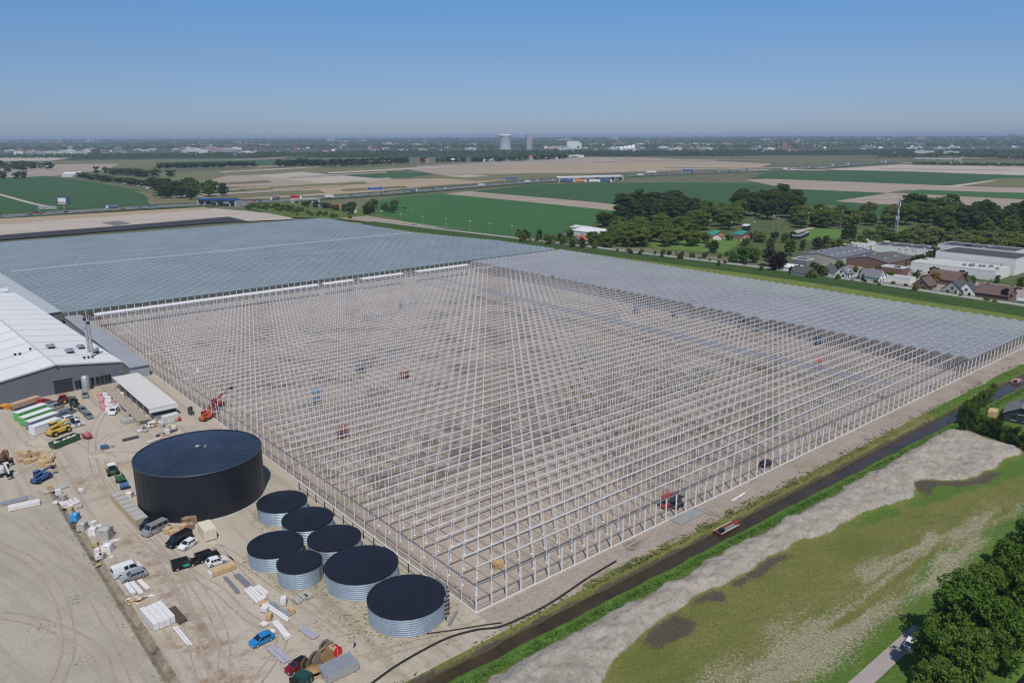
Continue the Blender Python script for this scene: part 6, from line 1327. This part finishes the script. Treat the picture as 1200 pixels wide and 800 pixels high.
# lattice mast
mp = thing('lattice_mast', 'tall grey lattice mast with aerials beyond the village', 'mast', at(1048.5, 284)); lm = MB(); Hm = 33.
def leg(i, z): w_ = 1.5 - 1.1 * z / Hm; return Vector((w_ * math.cos(2.094 * i + .4), w_ * math.sin(2.094 * i + .4), z))
for i in range(3): MB().bar(leg(i, 0), leg(i, Hm), .28).build('leg', galv, mp)
for k in range(16):
    for i in range(3): lm.bar(leg(i, Hm * k / 16), leg((i + 1) % 3, Hm * (k + 1) / 16), .13).bar(leg(i, Hm * (k + 1) / 16), leg((i + 1) % 3, Hm * (k + 1) / 16), .13)
lm.build('lattice', galv, mp)
for k in range(6): MB().box((.8 * math.cos(k * 1.05), .8 * math.sin(k * 1.05), 17 + 5 * (k % 3)), (.5, .5, 2.6)).build('aerial', white, mp)
MB().tube((0, 0, Hm), (0, 0, Hm + 4), .1).build('spike', galv, mp)
# ------------------------------------------------------------------ roads
def road(name, pts, w_, M, z, n=6):
    P = crv([at(x, y, z) for x, y in pts], n); r = MB(); vs_ = []
    for i, p in enumerate(P): d_ = (P[min(i + 1, len(P) - 1)] - P[max(i - 1, 0)]).normalized(); a_ = Vector((-d_.y, d_.x, 0)) * w_ / 2; vs_ += [p + a_, p - a_]
    r.add(vs_, [(2 * i + 1, 2 * i + 3, 2 * i + 2, 2 * i) for i in range(len(P) - 1)]); return struct(r.build(name, M)), P
paved = ground_mat('pale_road', [(.27, .26, .25), (.33, .32, .31), (.3, .29, .28)], .1, fine=(.1, 1.))
_, VR_ = road('canal_road', [(1290, 374), (1200, 357.5), (1100, 343), (1000, 327.5), (900, 314), (800, 302), (700, 290), (620, 280.5), (560, 273.5), (500, 266.5), (440, 259)], 6.0, paved, 1.5)
sheet('dyke_slope', [], verge_m) if 0 else None
dy = MB(); vs_ = []
for i, p in enumerate(VR_):
    d_ = (VR_[min(i + 1, len(VR_) - 1)] - VR_[max(i - 1, 0)]).normalized(); a_ = Vector((-d_.y, d_.x, 0)); q = Vector((p.x, p.y, 0))
    vs_ += [q + a_ * 52 + Vector((0, 0, .1)), q + a_ * 34 + Vector((0, 0, .15)), q + a_ * 19 + Vector((0, 0, .06)), q + a_ * 12 + Vector((0, 0, .8)), q + a_ * 5 + Vector((0, 0, 1.42)), q - a_ * 5 + Vector((0, 0, 1.42)), q - a_ * 12 + Vector((0, 0, .12))]
ban = ground_mat('dyke_grass', [(.026, .056, .014), (.042, .08, .02), (.034, .068, .016)], .06, fine=(.4, .8), streak=((.085, .12, .03), A + PI / 2, .01, .5, .5, .75), bump=.4)
dyl = MB(); K = 7
dy.add(vs_, [(K * i + j, K * i + j + 1, K * (i + 1) + j + 1, K * (i + 1) + j) for i in range(len(VR_) - 1) for j in range(2, K - 1)], smooth=True); struct(dy.build('dyke', ban))
fl = MB(); fl.add(vs_, [(K * i + j, K * i + j + 1, K * (i + 1) + j + 1, K * (i + 1) + j) for i in range(len(VR_) - 1) for j in range(0, 0)]);
vg2 = ground_mat('mown_verge', [(.1, .14, .03), (.15, .185, .045), (.12, .155, .036)], .05, fine=(.3, .8), patch=[((.24, .22, .13), .03, .6, .7)])
sheet('mown_verge', UV([(285.9, -7), (331, -7), (331, 600), (262, 600), (262.4, 430), (285.9, 330)]), vg2, .02)
# motorway
mway = [(-120, 263), (-40, 256.5), (60, 249.5), (150, 243.8), (240, 239.2), (330, 234.6), (440, 227.2), (520, 221), (600, 214.6), (690, 208.5), (780, 204.2), (880, 200.5), (960, 196), (1010, 192), (1060, 189)]
struct(road('motorway', mway, 36, asph, .9)[0])
_, MP = road('motorway_verge', mway, 72, ban, .55)
lane = mat('lane_paint', (.7, .7, .68), .7, var=.05)
for off in (-13.6, 13.6, -2.2, 2.2):
    r = MB(); P = crv([at(x, y, .96) for x, y in mway], 6); vs_ = []
    for i, p in enumerate(P): d_ = (P[min(i + 1, len(P) - 1)] - P[max(i - 1, 0)]).normalized(); a_ = Vector((-d_.y, d_.x, 0)); vs_ += [p + a_ * (off - .2), p + a_ * (off + .2)]
    r.add(vs_, [(2 * i, 2 * i + 1, 2 * i + 3, 2 * i + 2) for i in range(len(P) - 1)]); struct(r.build('lane_marking', lane))
for z_, pl in ((.93, 0),):
    med = MB(); P = crv([at(x, y, .98) for x, y in mway], 6); vs_ = []
    for i, p in enumerate(P): d_ = (P[min(i + 1, len(P) - 1)] - P[max(i - 1, 0)]).normalized(); a_ = Vector((-d_.y, d_.x, 0)); vs_ += [p + a_ * -1.7, p + a_ * 1.7]
    med.add(vs_, [(2 * i, 2 * i + 1, 2 * i + 3, 2 * i + 2) for i in range(len(P) - 1)]); struct(med.build('median_strip', ban))
road('country_lane', [(290, 240), (180, 221), (150, 216), (90, 206.5), (60, 206), (0, 205)], 6, paved, .75)
road('country_lane', [(172, 222), (178, 214), (182, 208)], 5, paved, .8)
# traffic
def far_car(kind, M, long=False):
    m_ = MB()
    if kind == 'lorry': m_.box((4.6, 0, .5), (2.2, 2.4, 2.6), k=1).box((-1.6, 0, .9), (10, 2.5, 2.9), k=0).box((-1.6, 0, .3), (9.6, 2.0, .6), k=2).box((5.72, 0, 1.7), (.06, 2.1, .9), k=3)
    elif kind == 'van': m_.extr([(-2.6, .35), (2.6, .35), (2.6, 1.0), (1.8, 1.25), (1.2, 2.2), (-2.6, 2.3)], -1, 1, k=0).box((-1.6, 0, 0), (.7, 2.0, .5), k=2).box((1.6, 0, 0), (.7, 2.0, .5), k=2).extr([(1.85, 1.3), (1.25, 2.15), (.6, 2.1), (.6, 1.35)], -1.02, 1.02, k=3)
    else: m_.extr([(-2.2, .3), (2.2, .3), (2.2, .75), (1.2, .95), (.4, 1.45), (-1.5, 1.47), (-2.1, 1.0)], -.9, .9, k=0).box((-1.3, 0, 0), (.65, 1.85, .45), k=2).box((1.3, 0, 0), (.65, 1.85, .45), k=2).extr([(1.05, .98), (.42, 1.38), (-1.4, 1.4), (-1.9, 1.0)], -.92, .92, k=3)
    return m_.mesh(kind, [M, white if kind != 'car' else M, dark, glass])
cm_ = [(n_, far_car('car', PT[n_])) for n_ in ('white', 'silver', 'black', 'grey', 'blue', 'brightred', 'bluegrey')]; vm_ = [(n_, far_car('van', PT[n_])) for n_ in ('white', 'silver')]; lm_ = [(n_, far_car('lorry', PT[n_])) for n_ in ('white', 'bluegrey', 'grey')]
LMESH = {n_: m__ for n_, m__ in lm_}; LMESH['red'] = far_car('lorry', PT['brightred'])
P = crv([at(x, y, 1.0) for x, y in mway], 40); cum = [0]
for i in range(1, len(P)): cum.append(cum[-1] + (P[i] - P[i - 1]).length)
mr_ = random.Random(5)
def on_mway(s, off):
    i = min(max(1, int(np.searchsorted(cum, s))), len(P) - 1); d_ = (P[i] - P[i - 1]).normalized(); return P[i - 1].lerp(P[i], (s - cum[i - 1]) / (cum[i] - cum[i - 1] + 1e-9)) + Vector((-d_.y, d_.x, 0)) * off, math.atan2(d_.y, d_.x)
for off in (-11, -7.4, -4, 4, 7.4, 11):
    s = mr_.uniform(60, 140)
    while s < cum[-1] * .97:
        q = mr_.random(); slow = abs(off) == 11
        if slow and q < .5: n_, m_ = mr_.choice(lm_); nm, ct, wd_ = 'lorry', 'lorry', {'white': 'white', 'bluegrey': 'blue-grey', 'grey': 'dark grey'}[n_]
        elif q < .25: n_, m_ = mr_.choice(vm_); nm, ct, wd_ = 'delivery_van', 'van', n_
        else: n_, m_ = mr_.choice(cm_); nm, ct, wd_ = 'car', 'car', {'brightred': 'bright red', 'bluegrey': 'blue-grey'}.get(n_, n_)
        o = bpy.data.objects.new(nm, m_); C.objects.link(o); p, a_ = on_mway(s, off); o.location = p; o.rotation_euler.z = a_ + (0 if off < 0 else PI)
        tag(o, f'{wd_} {ct} driving on the motorway beyond the greenhouse', ct, f'{wd_} motorway {ct}s'); s += mr_.uniform(26, 120) * (1 + s / 1500)
# viaduct of the motorway, white bridge, signs
def rails(t, L_, w_, z, M):
    for s in (-1, 1): MB().box((0, s * w_ / 2, z), (L_, .4, 1.3)).build('parapet', M, t)
def bridge(label, p, q, w_, z, M, piers, side):
    a_, b_ = at(*p), at(*q); L_ = (b_ - a_).length; t = thing('bridge', label, 'bridge', (a_ + b_) / 2, math.atan2(b_.y - a_.y, b_.x - a_.x)); MB().box((0, 0, z - 1.1), (L_, w_, 1.1)).build('deck', side, t); rails(t, L_, w_, z, M)
    for k in range(piers): x = -L_ / 2 + L_ * (k + .5) / piers; MB().box((x, 0, 0), (1.4, w_ * .85, z - 1.1)).build('pier', concrete, t)
    for s in (-1, 1): MB().box((s * L_ / 2, 0, 0), (2.4, w_, z - .05)).build('abutment', concrete, t)
    return t
bridge('blue-sided viaduct at the road crossing behind the sand strip', (236, 240), (280, 241.5), 12, 6.5, mat('bridge_blue', (.02, .08, .3), .5, var=.08), 3, mat('bridge_dark', (.03, .04, .07), .6, var=.1))
bridge('long white bridge carrying a road over the motorway', (654, 213.5), (728, 211.5), 12, 8, white, 4, white)
for k, (px_, M__, c__) in enumerate(((668, bluep, 'blue'), (681, orange, 'orange'), (697, white, 'white'), (711, bluep, 'dark blue'))):
    o = bpy.data.objects.new('lorry', far_car('lorry', M__)); C.objects.link(o); o.location = at(px_, 213.6, 1.); o.rotation_euler.z = .1; o.scale = (1.6, 1.4, 1.3); tag(o, f'{c__} lorry passing under the long white bridge', 'lorry')
bridge('white far bridge with blue piers by the far village', (1072, 189), (1125, 190), 12, 8, white, 3, white)
t = bridge('white retaining wall and low bridge at the motorway junction', (342, 239), (372, 237.5), 10, 5, concrete, 2, concrete)
def gantry(label, px, M, wdt=18, h=7.5, rz=None, group=None):
    t = thing('gantry', label, 'road sign', at(*px), rz if rz is not None else 0, group)
    for s in (-1, 1): MB().box((s * wdt / 2, 0, 0), (.5, .5, h)).build('post', galv, t)
    MB().box((0, 0, h - .6), (wdt, .6, .6)).build('beam', galv, t)
    for k in (-1, 0, 1): MB().box((k * wdt * .3, -.45, h - 2.6), (wdt * .26, .15, 3.4)).build('sign_panel', M, t)
    return t
gantry('grey sign gantry over the motorway near the billboard', (57, 251), galv, 20, 8)
gantry('blue sign gantry over the motorway beyond the red lorry', (440, 228), mat('sign_blue', (.03, .1, .38), .5, var=.1), 24, 9); gantry('blue sign gantry at the motorway before the white bridge', (600, 215), mat('sign_blue2', (.06, .12, .3), .5, var=.1), 24, 9); gantry('blue sign gantry past the white bridge', (806, 204.5), mat('sign_blue', (.03, .1, .38), .5), 26, 9); gantry('white sign gantry past the white bridge', (763, 205.5), white, 22, 8)
t = thing('billboard', 'tall roadside billboard with white and red panel at the dark field', 'billboard', at(76, 245.5)); MB().box((0, 0, 0), (2.2, 1.2, 7)).build('mast', steelgrey, t); MB().box((0, 0, 5.5), (13.5, 1.2, 8.5)).build('board', mat('board_blue', (.06, .08, .16), .6, var=.1), t); MB().box((-1.6, -.66, 6.2), (9, .1, 6.8)).box((-1.6, -.74, 7.0), (9, .06, 1.6), k=1).build('poster', [white, mat('poster_pink', (.5, .2, .28), .6, var=.1)], t)
house('farm house with red roof beside the motorway trees', (395, 246.5), 12, 9, 3, 7, wallw, tile_r, -.3); hall('white farm shed by the motorway trees', (412, 250), 10, 6, 3, wallw, felt_l, -.3, 0, 1, 'shed', 'shed'); hall('low grey shed at the junction', (380, 244), 14, 8, 4, steelgrey, felt, -.3, 0, 1, 'shed', 'shed')
hall('white farm hall at the head of the country lane', (85, 207), 34, 20, 6, wallw, white, .2, 0, 1, 'farm hall', 'farm_hall', pitch=3)
for k, (px, py) in enumerate(((448, 248), (456, 247.5), (464, 246), (474, 244.5), (482, 246))):
    o = bpy.data.objects.new('car', cm_[[0, 2, 0, 2, 1][k]][1]); C.objects.link(o); o.location = at(px, py); o.rotation_euler.z = k; c_ = ['white', 'black', 'white', 'black', 'silver'][k]; tag(o, f'{c_} car parked by the farm trees at the field corner', 'car', f'{c_} cars by the farm trees')
o = bpy.data.objects.new('lorry', LMESH['red']); C.objects.link(o); o.location = at(348, 233, 1.0); o.rotation_euler.z = -.05; o.scale = (1.2, 1.2, 1.2); tag(o, 'bright red lorry on the motorway above the white wall', 'lorry')
# ------------------------------------------------------------------ far town
fr = random.Random(13); fw_ = [mat('far_white', (.62, .62, .6), .8, var=.05), mat('far_grey', (.34, .35, .37), .8, var=.1), mat('far_brick', (.24, .14, .11), .85, var=.15), mat('far_beige', (.45, .4, .34), .8, var=.1)]; frf = [tile_d, tile_r, felt_l, tile_g, tile_b, white]
def far_building(kind, wM, rM):
    m_ = MB()
    if kind == 'house': m_.add([(-6, -4.5, 0), (6, -4.5, 0), (6, 4.5, 0), (-6, 4.5, 0), (-6, -4.5, 5), (6, -4.5, 5), (6, 4.5, 5), (-6, 4.5, 5), (-6, 0, 9), (6, 0, 9)], [(0, 1, 5, 4), (2, 3, 7, 6), (1, 2, 6, 9, 5), (3, 0, 4, 8, 7)], 0).add([(-6.3, -5, 4.7), (6.3, -5, 4.7), (6.3, 0, 9.15), (-6.3, 0, 9.15), (6.3, 5, 4.7), (-6.3, 5, 4.7)], [(0, 1, 2, 3), (3, 2, 4, 5)], 1).box((3, 0, 8.4), (1, 1, 1.6), k=0)
    elif kind == 'hall': m_.box((0, 0, 0), (44, 24, 8), k=0).box((0, 0, 8), (44.5, 24.5, .6), k=1).box((6, 0, 8.6), (8, 5, 1.6), k=0).box((-8, -12.05, 1), (20, .1, 2.6), k=2)
    else:
        m_.box((0, 0, 0), (34, 14, 17), k=0).box((0, 0, 17), (34.5, 14.5, .6), k=1).box((5, 0, 17.6), (6, 5, 2.6), k=0)
        for f in range(5): m_.box((0, -7.05, 1.4 + f * 3.2), (31, .1, 1.4), k=2)
    return m_.mesh(kind, [wM, rM, glass])
FB = {k: [far_building(k, fr.choice(fw_), fr.choice(frf)) for _ in range(6)] for k in ('house', 'hall', 'block')}
FB['white_hall'] = [far_building('hall', white, white), far_building('hall', fw_[0], felt_l)]
NM = dict(house=('house', 'house'), hall=('industrial_hall', 'hall'), block=('apartment_block', 'apartment block'), white_hall=('white_hall', 'hall'))
def town(n, poly, kinds, label, group, sc=(.9, 1.5)):
    A_, B_, C_, D_ = [at(*p) for p in poly]
    for k in range(n):
        a_, b_ = fr.random(), fr.random(); p = A_.lerp(B_, a_).lerp(D_.lerp(C_, a_), b_); kd = fr.choice(kinds); o = bpy.data.objects.new(NM[kd][0], fr.choice(FB[kd])); C.objects.link(o); o.location = p; o.rotation_euler.z = fr.choice((0, PI / 2)) + fr.uniform(-.3, .3) + A; s = fr.uniform(*sc); o.scale = (s, s, s * fr.uniform(.85, 1.1))
        tag(o, f'{dict(house="pitched-roof house", hall="flat-roofed hall", block="flat-roofed apartment block", white_hall="bright white flat hall")[kd]} {label}', NM[kd][1], f'{kd.replace("_", " ")}s {group}')
town(56, ((-20, 173), (300, 171.5), (300, 181), (-20, 183)), ['hall', 'white_hall', 'house', 'house', 'block'], 'in the hazy town at the far left of the horizon', 'in the far left town')
town(18, ((20, 178), (125, 177.5), (125, 181.5), (20, 182)), ['white_hall', 'hall', 'house'], 'among the pale works before the far left town', 'of the pale works', (1., 1.8))
town(22, ((210, 176), (300, 175), (300, 184), (200, 184)), ['hall', 'white_hall'], 'on the far industrial estate with blue-grey roofs', 'on the far estate', (1.3, 2.3))
town(34, ((300, 172), (480, 170.5), (450, 179.5), (305, 181)), ['house', 'house', 'hall', 'block'], 'in the red-roofed far village behind the poplars', 'in the red-roofed far village', (1., 1.6))
town(22, ((480, 170), (585, 169.5), (585, 178), (480, 179)), ['house', 'white_hall', 'hall'], 'in the wooded gap left of the round tower', 'in the gap by the round tower')
town(40, ((640, 169), (1200, 167), (1200, 178), (640, 179)), ['white_hall', 'white_hall', 'house'], 'dotted among the far trees right of the round tower', 'dotted right of the round tower', (.6, 1.1))
town(40, ((-20, 171), (580, 169), (580, 178), (-20, 181)), ['white_hall', 'white_hall', 'house'], 'dotted among the far trees left of the round tower', 'dotted left of the round tower', (.6, 1.1))
town(60, ((630, 170), (860, 169), (880, 177), (630, 177.5)), ['house', 'white_hall', 'hall', 'block', 'white_hall'], 'in the pale town right of the round tower', 'in the pale town by the round tower', (1., 1.7))
town(40, ((880, 171), (1200, 169), (1210, 180), (890, 181)), ['house', 'house', 'hall', 'white_hall'], 'in the far village beyond the striped fields', 'in the far right village', (1., 1.6))
town(26, ((-20, 166), (560, 165), (560, 169), (-20, 171)), ['block', 'hall', 'white_hall'], 'as a speck near the horizon, left of the round tower', 'near the left horizon', (1.4, 3.))
town(26, ((640, 164), (1210, 161.8), (1210, 166.5), (640, 168)), ['block', 'hall', 'white_hall'], 'as a speck near the horizon, right of the round tower', 'near the right horizon', (1.4, 3.))
for px, py, lab in ((500, 190.5, 'farm buildings under trees on the plain'), (530, 189.5, 'farm house on the plain beside the belt'), (575, 189.5, 'pale barn in the tree belt on the plain'), (642, 187, 'low pale barn at the end of the tree belt'), (674, 184.5, 'white barn roof at the head of the ploughed field')):
    o = bpy.data.objects.new('farm_building', fr.choice(FB['white_hall'] if 'pale' in lab or 'white' in lab else FB['house'])); C.objects.link(o); o.location = at(px, py); o.rotation_euler.z = .3; tag(o, lab, 'farm building'); o.scale = (1.3, 1.3, 1.)
o = bpy.data.objects.new('farm_house', far_building('house', fw_[0], tile_r)); C.objects.link(o); o.location = at(625, 187); o.scale = (2, 2, 1.5); tag(o, 'farm house with bright red roof in the belt', 'house')
p = at(592, 176.5); zc = (p - Vector((0, 0, H))).dot(FW); rT = 7.0 * zc / F; t = thing('round_tower', 'big pale round tower standing clear above the horizon', 'tower', p)
hT = 82.; ft = mat('tower_white', (.62, .63, .63), .7, var=.04, scale=.05); MB().lathe([(rT, 0), (rT, hT * .88), (rT * 1.05, hT * .9), (rT * 1.05, hT), (rT * .95, hT), (.01, hT * .97)], 40).build('shell', ft, t); b_ = MB()
for k in range(9): b_.lathe([(rT * 1.006, hT * (.06 + k * .09)), (rT * 1.012, hT * (.065 + k * .09)), (rT * 1.012, hT * (.095 + k * .09)), (rT * 1.006, hT * (.1 + k * .09))], 40)
b_.build('bands', mat('tower_band', (.42, .45, .48), .7, var=.05), t)
p = at(620, 175.5); t = thing('slim_tower', 'slim pale tower slab just right of the round tower', 'tower', p, .3); zc = (p - Vector((0, 0, H))).dot(FW); wT = 6.5 * zc / F
MB().box((wT * .18, 0, 0), (wT * .62, wT * .5, 80)).build('slab', ft, t); MB().box((-wT * .33, 0, 0), (wT * .36, wT * .5, 82)).build('dark_core', fw_[1], t); b_ = MB()
for k in range(20): b_.box((wT * .18, -wT * .252, 3 + k * 3.8), (wT * .56, .3, 1.6))
b_.build('window_bands', glass, t)
p = at(671, 174.5); t = thing('office_block', 'wide white office block with dark roof line', 'office', p, .2); zc = (p - Vector((0, 0, H))).dot(FW); wT = 15 * zc / F; MB().box((0, 0, 0), (wT, wT * .4, 41)).build('wall', white, t); MB().box((0, 0, 41), (wT * .9, wT * .36, 4)).build('roof', fw_[1], t); MB().box((wT * .6, 0, 0), (wT * .22, wT * .3, 33)).build('wing', fw_[0], t)
for px, py, lab, wpx, hm in ((918, 176, 'dark brick slab tower at the left of the far village', 6, 42), (735, 176.5, 'clump of white tanks in the pale town', 18, 30)):
    p = at(px, py); zc = (p - Vector((0, 0, H))).dot(FW); w_ = wpx * zc / F; t = thing('far_tower' if 'brick' in lab else 'white_works', lab, 'tower' if 'brick' in lab else 'works', p, .1)
    if 'brick' in lab: MB().box((0, 0, 0), (w_, w_ * .6, hm)).build('wall', fw_[2], t); MB().box((w_ * .9, 0, 0), (w_, w_ * .6, hm * .6)).build('wing', fw_[2], t)
    else:
        for k in range(4): MB().lathe([(w_ * .12, 0), (w_ * .12, hm * (.6 + .1 * k)), (.01, hm * (.68 + .1 * k))], 16, ((k - 1.5) * w_ * .26, 0, 0)).build('vessel', white, t)
        MB().box((0, w_ * .2, 0), (w_, w_ * .2, hm * .5)).build('wall', fw_[0], t)

# tyre tracks pressed into the sand
TZ = [0.]; trk = ground_mat('tyre_track', [(.27, .22, .17), (.36, .305, .25), (.31, .26, .21)], .5, fine=(.25, 4.))
for pts_, wd_ in ((((240, 800), (226, 750), (215, 700), (190, 650), (150, 600), (112, 550), (110, 505), (130, 470)), 1.7), (((260, 800), (262, 750), (240, 700), (200, 650), (160, 605), (125, 560), (118, 520), (150, 505), (230, 500)), 1.7),
                  (((330, 745), (290, 722), (255, 690), (225, 672), (185, 645), (150, 612)), 1.6), (((300, 800), (330, 735), (270, 660), (255, 640), (300, 668), (345, 700), (410, 740)), 1.6), (((120, 535), (85, 515), (50, 540), (20, 560)), 1.8),
                  (((430, 770), (470, 758), (540, 738), (610, 705), (700, 655), (800, 602), (900, 556), (1000, 510), (1100, 465)), 1.7), (((0, 640), (40, 660), (70, 700), (80, 760), (60, 810)), 1.8), (((40, 610), (75, 650), (110, 700), (150, 770), (165, 810)), 1.8), (((0, 720), (50, 730), (110, 760), (130, 810)), 1.9)):
    cl_ = crv([at(x, y, .008) for x, y in pts_], 10)
    for s_ in (-1, 1):
        tz = TZ[0] = TZ[0] + .0035; r = MB(); vs_ = []
        for i, p in enumerate(cl_):
            d_ = (cl_[min(i + 1, len(cl_) - 1)] - cl_[max(i - 1, 0)]).normalized(); a_ = Vector((-d_.y, d_.x, 0)); c_ = p + a_ * s_ * wd_ / 2 + Vector((0, 0, tz)); h_ = .17 + .06 * math.sin(i * .9); vs_ += [c_ + a_ * h_, c_ - a_ * h_]
        r.add(vs_, [(2 * i + 1, 2 * i + 3, 2 * i + 2, 2 * i) for i in range(len(cl_) - 1)]); struct(r.build('tyre_track', trk))
